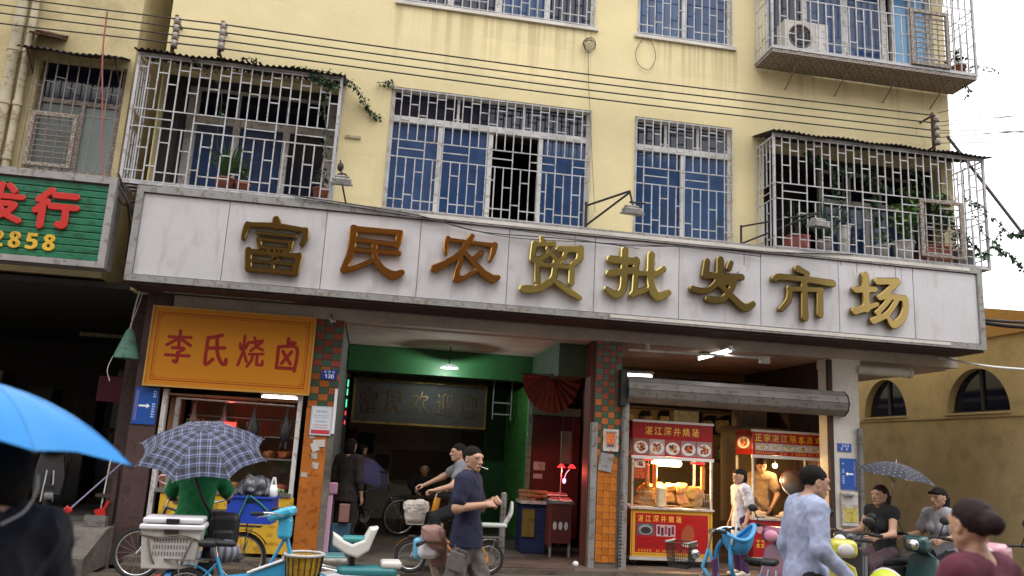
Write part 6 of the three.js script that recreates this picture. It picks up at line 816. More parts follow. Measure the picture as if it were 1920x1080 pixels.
solo('bin_bag', 'crumpled black plastic bag piled on the blue crate', 'bag', (() => { const g = new THREE.IcosahedronGeometry(0.2, 12), p = g.attributes.position; for (let i = 0; i < p.count; i++) { const v = V(p.getX(i), p.getY(i), p.getZ(i)); const k = 1 + 0.22 * (vnoise(v.x * 14 + 9, v.y * 14 + v.z * 9, 64, 3) - 0.5) + 0.2 * (vnoise(v.x * 30 + 5, v.z * 30 + v.y * 20, 64, 5) - 0.5); p.setXYZ(i, v.x * k * 1.1, Math.max(-0.1, v.y * k * 0.95), v.z * k * 0.8); } g.computeVertexNormals(); return g; })(), M([0.025, 0.026, 0.035], 0.3), [-1.32, 1.08, 1.3]);
{ const t = thing('shopping_bag', 'small white bag of greens standing on the blue crate', 'bag', [-1.1, 1.0, 1.36]); const g = new THREE.SphereGeometry(0.07, 14, 10); g.scale(0.9, 1.3, 0.8); part('bag', [g.translate(0, 0.08, 0), tube([[-0.03, 0.15, 0], [0, 0.26, 0], [0.03, 0.15, 0]], 0.012)], m.white, t); const L = []; leafCluster(L, [0.08, 0.1, 0], 12, [0.04, 0.05, 0.03], 0.06); part('foliage', L, m.leafL, t); }
solo('striped_bag', 'grey striped plastic bag hanging behind the rider', 'bag', ball(0.14, 0, 0, 0, 1, 0.8, 0.7, 18), M([0.55, 0.55, 0.6], 0.5, { map: print(1, 1, 64, (c) => { box(c, '#c8c8d2', 0, 0, 1, 1); for (let i = 0; i < 12; i++) box(c, '#6a6a78', i / 12, 0, 0.03, 1); }) }), [-1.3, 0.62, 3.12], 0, null, true);
solo('black_pack', 'black backpack with a white print hanging at the rider’s side', 'bag', [rb(0.3, 0.34, 0.18, 0.07), rb(0.2, 0.14, 0.1, 0.04, 0, -0.05, 0.1)], m.black, [-1.36, 0.8, 3.0], 0.2);
{ // white scooter with teal seats
  const { t, zr, zf } = scooter('white graphic scooter with teal and white seats in front of the passage', [0.36, -0.03, 3.5], PI / 2 + 0.06, { body: [0.66, 0.65, 0.68], L: 0.98, barH: 0.8, seatH: 0.52, seatC: M([0.03, 0.2, 0.22], 0.5), mirrors: false, shield: false });
  const teal = M([0.04, 0.24, 0.25], 0.5), wh = M([0.7, 0.68, 0.63], 0.45); part('front_seat_pad', rb(0.22, 0.07, 0.2, 0.03, 0, 0.63, zr + 0.42), wh, t, 'white half of the low front seat');
  part('rear_seat', [extr([[-0.17, 0.09], [-0.16, 0.02], [-0.05, -0.05], [0.05, -0.08], [0.14, -0.02], [0.18, 0.1], [0.21, 0.16], [0.17, 0.15], [0.12, 0.05], [0, 0.0], [-0.1, 0.04]], 0.2, [], 0.02).translate(0, 0, -0.1).applyMatrix4(new THREE.Matrix4().makeRotationY(-PI / 2)).translate(0, 0.79, zr + 0.04)], wh, t, 'white shell of the raised rear seat'); part('seat_cushion', rb(0.2, 0.05, 0.22, 0.022, 0, 0.85, zr + 0.06), teal, t, 'teal cushion of the raised rear seat'); part('seat_post', [bar([0, 0.5, zr + 0.06], [0, 0.74, zr + 0.05], 0.03), bar([0, 0.52, zr + 0.2], [0, 0.6, zr + 0.1], 0.015)], m.black, t);
  part('graphics', [mv(plate(0.46, 0.13, 0.002), 0.134, 0.42, zr + 0.22, 0, PI / 2), mv(plate(0.46, 0.13, 0.002), -0.134, 0.42, zr + 0.22, 0, -PI / 2)], M([1, 1, 1], 0.35, { map: print(0.46, 0.13, 500, (c, w, h) => { box(c, '#d9d6dc', 0, 0, w, h); c.fillStyle = '#b01c28'; c.beginPath(); c.moveTo(0.08, 0.05); c.lineTo(0.2, 0.03); c.lineTo(0.16, 0.06); c.lineTo(0.21, 0.07); c.lineTo(0.1, 0.1); c.fill(); c.fillStyle = '#2c3a7a'; for (let i = 0; i < 4; i++) { c.beginPath(); c.moveTo(0.2 + i * 0.05, 0.04 + i * 0.005); c.lineTo(0.3 + i * 0.04, 0.02 + i * 0.01); c.lineTo(0.22 + i * 0.05, 0.055 + i * 0.008); c.fill(); } box(c, '#9a1420', 0.4, 0.03, 0.05, 0.06); }) }), t, null, true);
  part('steering_column', [bar([0, 0.5, zf - 0.12], [0, 0.84, zf - 0.24], 0.024), bar([0.03, 0.5, zf - 0.1], [0.04, 0.78, zf - 0.2], 0.016)], m.cream, t); part('blue_cover', [rb(0.1, 0.2, 0.12, 0.04, 0, 0.78, zf - 0.3)], mt([0.12, 0.4, 0.6]), t); part('flower_wrap', [lump(0.13, 0.12, 0.1, 3).translate(0, 0.86, zf - 0.17), lump(0.1, 0.14, 0.09, 5).translate(0.05, 0.75, zf - 0.12), lump(0.09, 0.08, 0.09, 8).translate(-0.09, 0.92, zf - 0.2)], M([0.4, 0.24, 0.22], 0.8, { map: T.grime }), t, 'patterned rain cover over the front');
}
let orangeBike;
{ // orange bike of the cyclist
  const { t, ht, zf, zr } = bicycle('orange electric bike with white mudguards ridden by the cyclist', [1.15, 0.1, 0.66], -PI / 2, { R: 0.21, L: 1.02, frame: [0.6, 0.22, 0.02], step: true, barH: 1.02, seatH: 0.8, name: 'electric_bike', barW: 0.3 }); orangeBike = t;
  part('head_tube', [bar([0, 0.42, zf - 0.2], [0, 0.96, zf - 0.3], 0.045, 12)], mt([0.62, 0.25, 0.02]), t); part('cream_panel', mv(rb(0.05, 0.42, 0.1, 0.02), 0.06, 0.45, zf - 0.3, -0.25), m.cream, t); wireBasket(t, [0, 0.62, zf - 0.02], 0.32, 0.22, 0.26, m.pale); part('passenger_rack', [rb(0.18, 0.05, 0.34, 0.02, 0, 0.64, zr - 0.05)], M([0.45, 0.5, 0.46], 0.5), t); part('back_hoop', [tube([[-0.06, 0.66, zr - 0.2], [-0.07, 0.8, zr - 0.27], [0, 0.95, zr - 0.28], [0.07, 0.8, zr - 0.27], [0.06, 0.66, zr - 0.2]], 0.018)], m.pale, t); part('white_mudguard', guard(0.21, zr, 0.3, 2.6, 0.07, 0.035), m.white, t); part('motor_hub', cyl(0.085, 0.085, 0.1, 0, 0.21, zr, 20, 0, 0, PI / 2), m.steel, t); part('foot_rest', rb(0.26, 0.04, 0.3, 0.015, 0, 0.25, 0.06), m.grey, t);
}
solo('vegetable_bag', 'bag of pale greens and meat in the orange bike basket', 'bag', [lump(0.13, 0.1, 0.11, 2).translate(0, 0.1, 0), lump(0.1, 0.08, 0.1, 6).translate(0.06, 0.2, 0.02), lump(0.08, 0.07, 0.08, 9).translate(-0.07, 0.2, 0)], M([0.55, 0.5, 0.46], 0.5, { map: T.grime }), [0.66, 0.74, 0.66]);
{ // bike with the blue child seat
  const { t, ht, zf } = bicycle('bicycle with a pale blue child seat and black front basket by the roast cart', [3.62, 0, 3.85], -2.25, { R: 0.25, L: 1.02, frame: [0.1, 0.4, 0.65], step: true, barH: 1.02, seatH: 0.78, barW: 0.28, saddle: m.black }); wireBasket(t, [0, 0.66, zf + 0.02], 0.3, 0.24, 0.24, m.black, 0.022); part('basket_rim', [bb(-0.155, 0.155, 0.9, 0.915, zf - 0.1, zf - 0.09), bb(-0.155, 0.155, 0.9, 0.915, zf + 0.13, zf + 0.14)], m.pale, t);
  part('leg_shield', rb(0.14, 0.46, 0.04, 0.02, 0, 0.55, zf - 0.34, 0.1), M([0.09, 0.02, 0.1], 0.6), t, 'purple wrapped front panel'); part('rear_pad', [extr([[-0.12, -0.05], [0.12, -0.05], [0.14, 0.03], [0.06, 0.07], [0, 0.055], [-0.06, 0.07], [-0.14, 0.03]], 0.05, [], 0.015).translate(0, 0.86, -0.56)], M([0.6, 0.56, 0.46], 0.5), t, 'cream padded backrest behind the saddle'); part('lamp', ball(0.05, 0, 0.8, zf - 0.12), m.chrome, t);
}
{ const t = thing('child_seat', 'pale blue plastic child seat mounted on the bicycle handlebars', 'child seat', [3.66, 0.84, 3.86], -1.75), bl = M([0.05, 0.3, 0.58], 0.4), P = [], rimP = []; const N = 30, K = 8, top = (a) => 0.2 + 0.055 * Math.cos(a) ** 2 * (Math.cos(a) < 0 ? 1.6 : 0.3) - 0.05 * Math.sin(a) ** 2, pt = (i, k) => { const a = (i / N) * 2 * PI, q = (k / K) * PI * 0.5, f = Math.sin(q) ** 0.75; return [Math.sin(a) * 0.2 * f, top(a) * (1 - Math.cos(q)) ** 1.1, Math.cos(a) * 0.155 * f]; };
  for (let i = 0; i < N; i++) for (let k = 0; k < K; k++) P.push(...pt(i, k), ...pt(i + 1, k), ...pt(i + 1, k + 1), ...pt(i, k), ...pt(i + 1, k + 1), ...pt(i, k + 1)); for (let i = 0; i < N; i++) rimP.push(pt(i, K));
  const g = new THREE.BufferGeometry(); g.setAttribute('position', new THREE.BufferAttribute(new Float32Array(P), 3)); const g2 = mergeVertices(g); g2.computeVertexNormals(); part('shell', g2, M([0.05, 0.3, 0.58], 0.4, { side: THREE.DoubleSide }), t); part('rim', tube(rimP, 0.02, 8, 90, true), bl, t);
  part('frame', [tube([[-0.12, 0.12, 0.12], [-0.2, 0.0, 0.16], [-0.19, -0.2, 0.16], [-0.2, -0.36, 0.17], [-0.1, -0.38, 0.2]], 0.024), tube([[0.1, 0.1, 0.1], [0.12, -0.1, 0.1], [0.05, -0.22, 0.05]], 0.022)], bl, t); part('label_patch', ball(0.045, 0.14, 0.14, 0.1, 1, 1, 0.2), m.pale, t); part('harness', tube([[-0.08, 0.1, 0.02], [-0.06, 0.26, 0.0], [0.02, 0.28, 0.02], [0.08, 0.16, 0.05]], 0.012), m.pale, t); }
scooter('pink and purple scooter facing the carts beside the blue child seat bike', [4.66, 0, 3.0], -0.9, { body: [0.2, 0.04, 0.11], lampC: M([0.6, 0.25, 0.35], 0.4), barH: 1.0 });
scooter('yellow scooter standing in front of the white pillar', [4.62, -0.05, 3.9], -0.2, { body: [0.52, 0.48, 0.05], barH: 1.04, lampC: m.pale });
scooter('dark scooter with a round white lamp cowl ridden by the woman in black', [5.42, 0, 3.35], -1.3, { body: [0.03, 0.03, 0.035], lampC: m.white, barH: 1.0 });
scooter('dark teal scooter ridden by the woman in the grey shirt', [6.15, 0, 3.45], -1.2, { body: [0.015, 0.06, 0.06], lampC: m.chrome, barH: 1.0, seatH: 0.74 });
scooter('pink scooter at the right edge with its mirrors folded', [5.45, 0, 5.35], -1.2, { body: [0.6, 0.3, 0.36], barH: 1.12, lampC: m.pale, seatH: 0.78 });
scooter('black scooter with the lime helmet on its bars', [3.72, 0, 6.0], -0.35, { body: [0.03, 0.03, 0.03], barH: 0.8, mirrors: false });
{ const t = thing('helmet', 'lime yellow helmet with a white stripe resting on scooter handlebars', 'helmet', [3.64, 0.86, 6.25], 0.3); const g = new THREE.SphereGeometry(0.125, 22, 14, 0, 2 * PI, 0, 2.0); part('shell', g.scale(0.92, 1, 1.12).translate(0, 0.06, 0), M([0.5, 0.6, 0.03], 0.25), t); part('stripe', ring(0.127, 0.008, 0, 0.06, 0, 0, PI / 2, 28, 6, PI).scale(1, 1, 1.12), m.white, t); part('edge', ring(0.118, 0.012, 0, 0.0, 0, PI / 2).scale(0.92, 1, 1.12), m.black, t); }
{ // old bicycle inside the passage
  bicycle('old bicycle parked deep inside the dim market passage', [0.12, 0.15, -3.0], 1.9, { R: 0.33, L: 1.05, frame: [0.05, 0.05, 0.05], barH: 1.05, seatH: 0.85 });
  for (const [x, z, a, lb] of [[-4.6, -1.4, 0.4, 'dark motor scooter parked nearest in the left shop'], [-5.3, -1.9, 0.2, 'second dark motor scooter parked in the left shop'], [-4.0, -2.6, 0.6, 'dark motor scooter parked behind the broom']]) scooter(lb, [x, 0.48, z], a, { body: [0.03, 0.03, 0.033], lampC: m.chrome });
}
// ------------------------------------------------------------------ bodies: distance fields of tapered capsules and ellipsoids, meshed with surface nets
const cap = (a, b, ra, rb = ra, o = {}) => ({ a, b, ra, rb, ...o });           // o.n, o.s: flattened by s along n; o.k: blend radius
const ell = (c, r, q, o = {}) => ({ c, r, q, ...o });
function primDist(p, x, y, z) {
  if (p.c) {
    let dx = x - p.c[0], dy = y - p.c[1], dz = z - p.c[2];
    if (p.q) { const m = p.q, a = m[0] * dx + m[1] * dy + m[2] * dz, b = m[3] * dx + m[4] * dy + m[5] * dz, c = m[6] * dx + m[7] * dy + m[8] * dz; dx = a; dy = b; dz = c; }
    const X = dx / p.r[0], Y = dy / p.r[1], Z = dz / p.r[2], k0 = Math.sqrt(X * X + Y * Y + Z * Z), k1 = Math.sqrt((X / p.r[0]) ** 2 + (Y / p.r[1]) ** 2 + (Z / p.r[2]) ** 2);
    return k1 < 1e-9 ? -Math.min(...p.r) : (k0 * (k0 - 1)) / k1;
  }
  const bxx = p.b[0] - p.a[0], byy = p.b[1] - p.a[1], bzz = p.b[2] - p.a[2], px = x - p.a[0], py = y - p.a[1], pz = z - p.a[2], L2 = bxx * bxx + byy * byy + bzz * bzz || 1e-9;
  const t = Math.max(0, Math.min(1, (px * bxx + py * byy + pz * bzz) / L2)); let dx = px - bxx * t, dy = py - byy * t, dz = pz - bzz * t;
  if (p.n) { const d = dx * p.n[0] + dy * p.n[1] + dz * p.n[2], q = d / p.s - d; dx += q * p.n[0]; dy += q * p.n[1]; dz += q * p.n[2]; }
  return Math.sqrt(dx * dx + dy * dy + dz * dz) - lerp(p.ra, p.rb, t);
}
function mesher(prims, cell, { k = 0.03, cut = [], wrinkle = 0, ws = 11, inflate = 0 } = {}) { // cut: [nx, ny, nz, d] keeps n.p < d
  const lo = [1e9, 1e9, 1e9], hi = [-1e9, -1e9, -1e9], bxs = prims.map((p) => {
    const r = p.c ? Math.max(...p.r) : Math.max(p.ra, p.rb) * Math.max(1, p.s ?? 1), pad = r + inflate + 0.03 + k, B = p.c ? [p.c, p.c] : [p.a, p.b], l = [0, 1, 2].map((i) => Math.min(B[0][i], B[1][i]) - pad), h = [0, 1, 2].map((i) => Math.max(B[0][i], B[1][i]) + pad);
    for (let i = 0; i < 3; i++) { lo[i] = Math.min(lo[i], l[i]); hi[i] = Math.max(hi[i], h[i]); } return [l, h];
  });
  const n = [0, 1, 2].map((i) => Math.ceil((hi[i] - lo[i]) / cell) + 1), [nx, ny, nz] = n, F = new Float32Array(nx * ny * nz).fill(0.5), id = (i, j, l) => (l * ny + j) * nx + i;
  prims.forEach((p, q) => {
    const a = [0, 1, 2].map((i) => Math.max(0, Math.floor((bxs[q][0][i] - lo[i]) / cell))), b = [0, 1, 2].map((i) => Math.min(n[i] - 1, Math.ceil((bxs[q][1][i] - lo[i]) / cell))), kk = p.k ?? k;
    for (let l = a[2]; l <= b[2]; l++) for (let j = a[1]; j <= b[1]; j++) for (let i = a[0]; i <= b[0]; i++) {
      const w = id(i, j, l), d = primDist(p, lo[0] + i * cell, lo[1] + j * cell, lo[2] + l * cell) - (p.neg ? 0 : inflate), f = F[w];
      if (p.neg) { const h = Math.max(kk - Math.abs(f + d), 0) / kk; F[w] = Math.max(f, -d) + (h * h * kk) / 4; } else { const h = Math.max(kk - Math.abs(f - d), 0) / kk; F[w] = Math.min(f, d) - (h * h * kk) / 4; }
    }
  });
  if (wrinkle || cut.length) for (let l = 0; l < nz; l++) for (let j = 0; j < ny; j++) for (let i = 0; i < nx; i++) {
    const w = id(i, j, l); if (F[w] > 0.1) continue; const x = lo[0] + i * cell, y = lo[1] + j * cell, z = lo[2] + l * cell;
    if (wrinkle) { const n1 = vnoise(x * ws + y * ws * 0.7 + 40, (y - x * 0.6) * ws * 0.45 + z * ws + 40, 4096, 7), n2 = vnoise((x - z) * ws * 1.7 + y * ws * 0.8 + 40, (y + z * 0.5) * ws * 0.9 + 40, 4096, 8); F[w] += 0.62 * wrinkle * (0.75 - 1.1 * (1 - Math.abs(2 * n1 - 1)) ** 2 - 0.55 * (1 - Math.abs(2 * n2 - 1)) ** 2); }
    for (const c of cut) F[w] = Math.max(F[w], c[0] * x + c[1] * y + c[2] * z - c[3]);
  }
  const vi = new Int32Array(nx * ny * nz).fill(-1), P = [], I = [], cs = [0, 1, nx, nx + 1, nx * ny, nx * ny + 1, nx * ny + nx, nx * ny + nx + 1];
  const ed = [[0, 1], [2, 3], [4, 5], [6, 7], [0, 2], [1, 3], [4, 6], [5, 7], [0, 4], [1, 5], [2, 6], [3, 7]];
  for (let l = 0; l < nz - 1; l++) for (let j = 0; j < ny - 1; j++) for (let i = 0; i < nx - 1; i++) {
    const w = id(i, j, l); let m0 = 0; for (let c = 0; c < 8; c++) if (F[w + cs[c]] < 0) m0 |= 1 << c; if (!m0 || m0 === 255) continue;
    let x = 0, y = 0, z = 0, q = 0; for (const [a, b] of ed) { const A = (m0 >> a) & 1, B = (m0 >> b) & 1; if (A === B) continue; const fa = F[w + cs[a]], fb = F[w + cs[b]], t = fa / (fa - fb); x += lerp(a & 1, b & 1, t); y += lerp((a >> 1) & 1, (b >> 1) & 1, t); z += lerp(a >> 2, b >> 2, t); q++; }
    vi[w] = P.length / 3; P.push(lo[0] + (i + x / q) * cell, lo[1] + (j + y / q) * cell, lo[2] + (l + z / q) * cell);
  }
  const quad = (a, b, c, d, flip) => { if (flip) I.push(a, c, b, a, d, c); else I.push(a, b, c, a, c, d); };
  for (let l = 1; l < nz - 1; l++) for (let j = 1; j < ny - 1; j++) for (let i = 1; i < nx - 1; i++) {
    const w = id(i, j, l), s = F[w] < 0;
    if (s !== F[w + 1] < 0) quad(vi[w], vi[w - nx], vi[w - nx - nx * ny], vi[w - nx * ny], s ? 0 : 1); // edge along x
    if (s !== F[w + nx] < 0) quad(vi[w], vi[w - nx * ny], vi[w - 1 - nx * ny], vi[w - 1], s ? 0 : 1);
    if (s !== F[w + nx * ny] < 0) quad(vi[w], vi[w - 1], vi[w - 1 - nx], vi[w - nx], s ? 0 : 1);
  }
  for (const q of I) if (q < 0) { I.length = 0; break; }
  const g = new THREE.BufferGeometry(); g.setAttribute('position', new THREE.BufferAttribute(new Float32Array(P), 3)); g.setIndex(I); g.computeVertexNormals();
  return g;
}
const add3 = (a, b, k = 1) => [a[0] + b[0] * k, a[1] + b[1] * k, a[2] + b[2] * k], sub3 = (a, b) => add3(a, b, -1), mix3 = (a, b, t) => [lerp(a[0], b[0], t), lerp(a[1], b[1], t), lerp(a[2], b[2], t)], unit = (a) => { const l = Math.hypot(...a) || 1; return a.map((v) => v / l); }, cross = (a, b) => [a[1] * b[2] - a[2] * b[1], a[2] * b[0] - a[0] * b[2], a[0] * b[1] - a[1] * b[0]];
function hand(out, wr, dir, palm, side, curl = 0.5, s = 1) { // dir: wrist to knuckles, palm: direction the palm faces, side +1 = person's left hand
  const d = unit(dir), x = unit(cross(d, palm)), p = unit(cross(x, d)), th = x.map((v) => v * (side > 0 ? -1 : 1)), at = (f, u, v) => add3(add3(add3(wr, d, f * s), x, u * s), p, v * s);
  const R = (v) => v * s, kn = []; for (let i = 0; i < 4; i++) { const u = (i - 1.5) * 0.02 * (side > 0 ? -1 : 1) * -1; kn.push([u, 0.088 - Math.abs(i - 1.3) * 0.004]); }
  out.push(cap(wr, at(0.05, 0, 0), R(0.024), R(0.026), { n: p, s: 0.62 }));
  kn.forEach(([u, f], i) => {
    out.push(cap(at(0.02, u * 0.6, 0), at(f, u, 0), R(0.013), R(0.0115)));
    const L = [0.9, 1, 0.94, 0.76][side > 0 ? i : i], seg = [0.042 * L, 0.027 * L, 0.021 * L]; let q = at(f, u, 0), a = curl * 0.7; const rad = [0.0095, 0.0088, 0.008, 0.007];
    for (let k = 0; k < 3; k++) { const v = add3(d.map((c) => c * Math.cos(a)), p, Math.sin(a)), e = add3(q, v, R(seg[k])); out.push(cap(q, e, R(rad[k]), R(rad[k + 1]), { k: 0.006 })); q = e; a += curl * [1.1, 0.75, 0][k]; }
  });
  const t0 = add3(at(0.018, 0, 0.004), th, R(0.02)), t1 = add3(add3(at(0.05, 0, 0.014 + 0.02 * curl), th, R(0.042)), d, 0), t2 = add3(at(0.082, 0, 0.02 + 0.035 * curl), th, R(0.034)); out.push(cap(t0, t1, R(0.014), R(0.011)), cap(t1, t2, R(0.011), R(0.008), { k: 0.008 }));
}
const skinM = (k = 1) => M([0.46 * k, 0.26 * k, 0.17 * k], 0.55, { bump: T.fine, bs: 0.001 }), eyeW = M([0.16, 0.11, 0.09], 0.8), dark1 = M([0.012, 0.01, 0.009], 0.5), lipM = M([0.3, 0.11, 0.09], 0.5), hairM = M([0.01, 0.008, 0.007], 0.85, { phys: true, specularIntensity: 0.35, bump: T.cloth, bs: 0.004 });
const cloth = (c, o) => M(c, 0.92, { map: T.cloth, bump: T.cloth, bs: 0.002, ...o });
// pose joints for a 1.70 m person standing, facing +z, x to the person's left
const J0 = { pelvis: [0, 0.93, 0], chest: [0, 1.24, 0], neck: [0, 1.435, -0.012], head: [0, 1.585, 0.018], shL: [0.172, 1.385, -0.005], shR: [-0.172, 1.385, -0.005], elL: [0.225, 1.1, -0.03], elR: [-0.225, 1.1, -0.03], wrL: [0.235, 0.86, 0.05], wrR: [-0.235, 0.86, 0.05], hipL: [0.09, 0.9, 0], hipR: [-0.09, 0.9, 0], knL: [0.1, 0.49, 0.025], knR: [-0.1, 0.49, 0.025], anL: [0.105, 0.085, -0.02], anR: [-0.105, 0.085, -0.02] };
function person(label, pos, turn, o) {
  const s = (o.H ?? 1.7) / 1.7, J = {}; for (const k in J0) J[k] = (o.J?.[k] ?? J0[k].map((v) => v * s)).slice();
  const t = thing('person', label, 'person', pos, turn, o.group), w = (o.w ?? 1) * s, sk = o.skin ?? skinM(o.tone ?? 1), up = unit(sub3(J.neck, J.pelvis)), right = unit(sub3(J.shL, J.shR)), fwd = unit(cross(right, up)), c = o.cell ?? 0.014;
  const hy = o.yaw ?? 0, hp = o.pitch ?? 0, E = new THREE.Matrix4().makeRotationFromEuler(new THREE.Euler(hp, hy, o.tilt ?? 0, 'YXZ')).elements, hx = [E[0], E[1], E[2]], hyv = [E[4], E[5], E[6]], hz = [E[8], E[9], E[10]], Q = [...hx, ...hyv, ...hz], hs = (o.hs ?? 1) * s;
  const hd = (x, y, z) => add3(add3(add3(J.head, hx, x * hs), hyv, y * hs), hz, z * hs), he = (x, y, z, a, b, d, k) => ell(hd(x, y, z), [a * hs, b * hs, d * hs], Q, { k });
  const torso = (i = 0) => [cap(add3(J.pelvis, up, -0.02), mix3(J.pelvis, J.chest, 0.5), 0.15 * w + i, 0.142 * w + i, { n: fwd, s: 0.7 * (o.belly ?? 1) }), cap(mix3(J.pelvis, J.chest, 0.5), add3(J.chest, up, 0.02), 0.142 * w + i, 0.165 * w + i, { n: fwd, s: 0.66 }), cap(mix3(J.shL, J.shR, 0.06), mix3(J.shR, J.shL, 0.06), 0.066 * w + i, 0.066 * w + i, { k: 0.07 }), cap(mix3(J.shL, J.neck, 0.45), mix3(J.shR, J.neck, 0.45), 0.062 * w + i)];
  const bust = o.bust ? [ell(add3(add3(J.chest, right, 0.07), fwd, 0.085), [0.075, 0.075, 0.06].map((v) => v * o.bust)), ell(add3(add3(J.chest, right, -0.07), fwd, 0.085), [0.075, 0.075, 0.06].map((v) => v * o.bust))] : [];
  const armU = (S, i = 0, f = 1) => cap(J['sh' + S], mix3(J['sh' + S], J['el' + S], f), 0.054 * w + i, lerp(0.054, 0.041, f) * w + i), armL = (S, i = 0, f = 1) => cap(J['el' + S], mix3(J['el' + S], J['wr' + S], f), 0.042 * w + i, lerp(0.042, 0.027, f) * w + i);
  const legU = (S, i = 0, f = 1) => cap(J['hip' + S], mix3(J['hip' + S], J['kn' + S], f), 0.088 * w + i, lerp(0.088, 0.058, f) * w + i), legL = (S, i = 0, f = 1) => [cap(J['kn' + S], mix3(J['kn' + S], J['an' + S], Math.min(f, 0.35)), 0.056 * w + i, 0.057 * w + i), cap(mix3(J['kn' + S], J['an' + S], Math.min(f, 0.35)), mix3(J['kn' + S], J['an' + S], f), 0.057 * w + i, lerp(0.06, 0.036, f) * w + i)];
  // one skin surface: trunk and limbs, with finer grids for head and hands merged in
  const trunk = [...torso(-0.008), cap(J.neck, add3(J.head, hyv, -0.06 * hs), 0.056 * w, 0.05 * w), ...['L', 'R'].flatMap((S) => [armU(S), armL(S), legU(S, -0.004), ...legL(S, -0.004)])];
  const headP = [he(0, 0.03, -0.012, 0.076, 0.088, 0.094), he(0, -0.015, 0.022, 0.064, 0.08, 0.07, 0.04), cap(hd(0, -0.075, 0.05), hd(0, -0.088, 0.066), 0.032 * hs, 0.024 * hs, { k: 0.03 }), cap(hd(0.05, -0.055, 0.0), hd(0, -0.088, 0.055), 0.026 * hs, 0.022 * hs), cap(hd(-0.05, -0.055, 0.0), hd(0, -0.088, 0.055), 0.026 * hs, 0.022 * hs), cap(hd(0, 0.012, 0.09), hd(0, -0.026, 0.112), 0.008 * hs, 0.0125 * hs, { k: 0.014 }), ell(hd(0.013, -0.03, 0.098), [0.01, 0.008, 0.011].map((v) => v * hs), null, { k: 0.01 }), ell(hd(-0.013, -0.03, 0.098), [0.01, 0.008, 0.011].map((v) => v * hs), null, { k: 0.01 }), cap(hd(0.04, 0.03, 0.078), hd(-0.04, 0.03, 0.078), 0.013 * hs, 0.013 * hs, { k: 0.02 }), he(0.034, 0.008, 0.094, 0.017, 0.01, 0.012, 0.012), cap(hd(0.018, -0.06, 0.09), hd(-0.018, -0.06, 0.09), 0.011 * hs, 0.011 * hs, { k: 0.014 }), cap(hd(0, -0.1, -0.02), J.neck, 0.048 * w, 0.052 * w)];
  headP[9] = { ...he(0.033, 0.008, 0.098, 0.018, 0.01, 0.01, 0.012), neg: true }; headP.splice(10, 0, { ...he(-0.033, 0.008, 0.098, 0.018, 0.01, 0.01, 0.012), neg: true });
  for (const q of [1, -1]) headP.push(he(q * 0.078, -0.005, -0.008, 0.011, 0.032, 0.02, 0.008), { ...he(q * 0.088, -0.002, -0.003, 0.007, 0.018, 0.011, 0.004), neg: true });
  const gs = [mesher(trunk, c, { k: 0.035 }), mesher(headP, (o.fine ?? 0.005) * Math.max(0.9, hs), { k: 0.025 })];
  for (const [S, q] of [['L', 1], ['R', -1]]) { const h = o['hand' + S] ?? {}, hp2 = [], d = h.dir ?? sub3(J['wr' + S], J['el' + S]); hp2.push(cap(mix3(J['wr' + S], J['el' + S], 0.25), J['wr' + S], 0.031 * w, 0.026 * w)); hand(hp2, J['wr' + S], d, h.palm ?? right.map((v) => -v * q), q, h.curl ?? 0.45, s * 0.98); gs.push(mesher(hp2, (o.fine ?? 0.005) * 0.9, { k: 0.012 })); }
  if (o.barefoot) for (const S of ['L', 'R']) gs.push(mesher([cap(J['an' + S], add3(J['an' + S], o['toe' + S] ?? [0, -0.05, 0.15]), 0.036, 0.026)], 0.009));
  part('body', gs.map((g) => g), sk, t);
  // face
  for (const q of [1, -1]) { part('eye', he2(hd(q * 0.033, 0.008, 0.08), 0.0125 * hs, 0.5), eyeW, t); part('pupil', he2(hd(q * 0.033, 0.008, 0.0885), 0.0066 * hs, 0.7), dark1, t); part('eyebrow', bar(hd(q * 0.016, 0.032, 0.093), hd(q * 0.05, 0.034, 0.08), 0.0042 * hs, 6), dark1, t); }
  part('mouth', [bar(hd(0.02, -0.058, 0.097), hd(0, -0.0555, 0.1015), 0.0042 * hs, 6), bar(hd(-0.02, -0.058, 0.097), hd(0, -0.0555, 0.1015), 0.0042 * hs, 6), bar(hd(0.014, -0.0645, 0.097), hd(-0.014, -0.0645, 0.097), 0.005 * hs, 6)], lipM, t);
  // hair
  const L = o.hairLow ?? 0, hp3 = [he(0, 0.034, -0.015, 0.082, 0.09, 0.1, 0.02), ...(o.hair === 'long' ? [he(0, -0.02, -0.05, 0.085, 0.11, 0.07), cap(hd(0.055, -0.02, -0.03), hd(0.06, -0.12, -0.03), 0.034 * hs, 0.026 * hs), cap(hd(-0.055, -0.02, -0.03), hd(-0.06, -0.12, -0.03), 0.034 * hs, 0.026 * hs)] : []), { ...he(0, -0.045, 0.075, 0.075, 0.095, 0.085, 0.015), neg: true, k: 0.012 }, { ...he(0.09, -0.05 + L, 0.012, 0.035, 0.06, 0.04), neg: true, k: 0.01 }, { ...he(-0.09, -0.05 + L, 0.012, 0.035, 0.06, 0.04), neg: true, k: 0.01 }];
  if (o.fringe) hp3.push(cap(hd(0.05, 0.06, 0.075), hd(-0.05, 0.06, 0.075), 0.02 * hs)); if (o.tail) hp3.push(cap(hd(0, 0.0, -0.1), hd(0, -0.03, -0.14), 0.03 * hs, 0.034 * hs), cap(hd(0, -0.03, -0.14), hd(0, -0.17, -0.15), 0.036 * hs, 0.016 * hs)); if (o.bun) hp3.push(he(0, 0.02, -0.12, 0.05, 0.05, 0.045));
  if (o.hair !== 'long') hp3.push({ ...he(0, -0.17, -0.04, 0.14, 0.095, 0.12), neg: true, k: 0.01 });
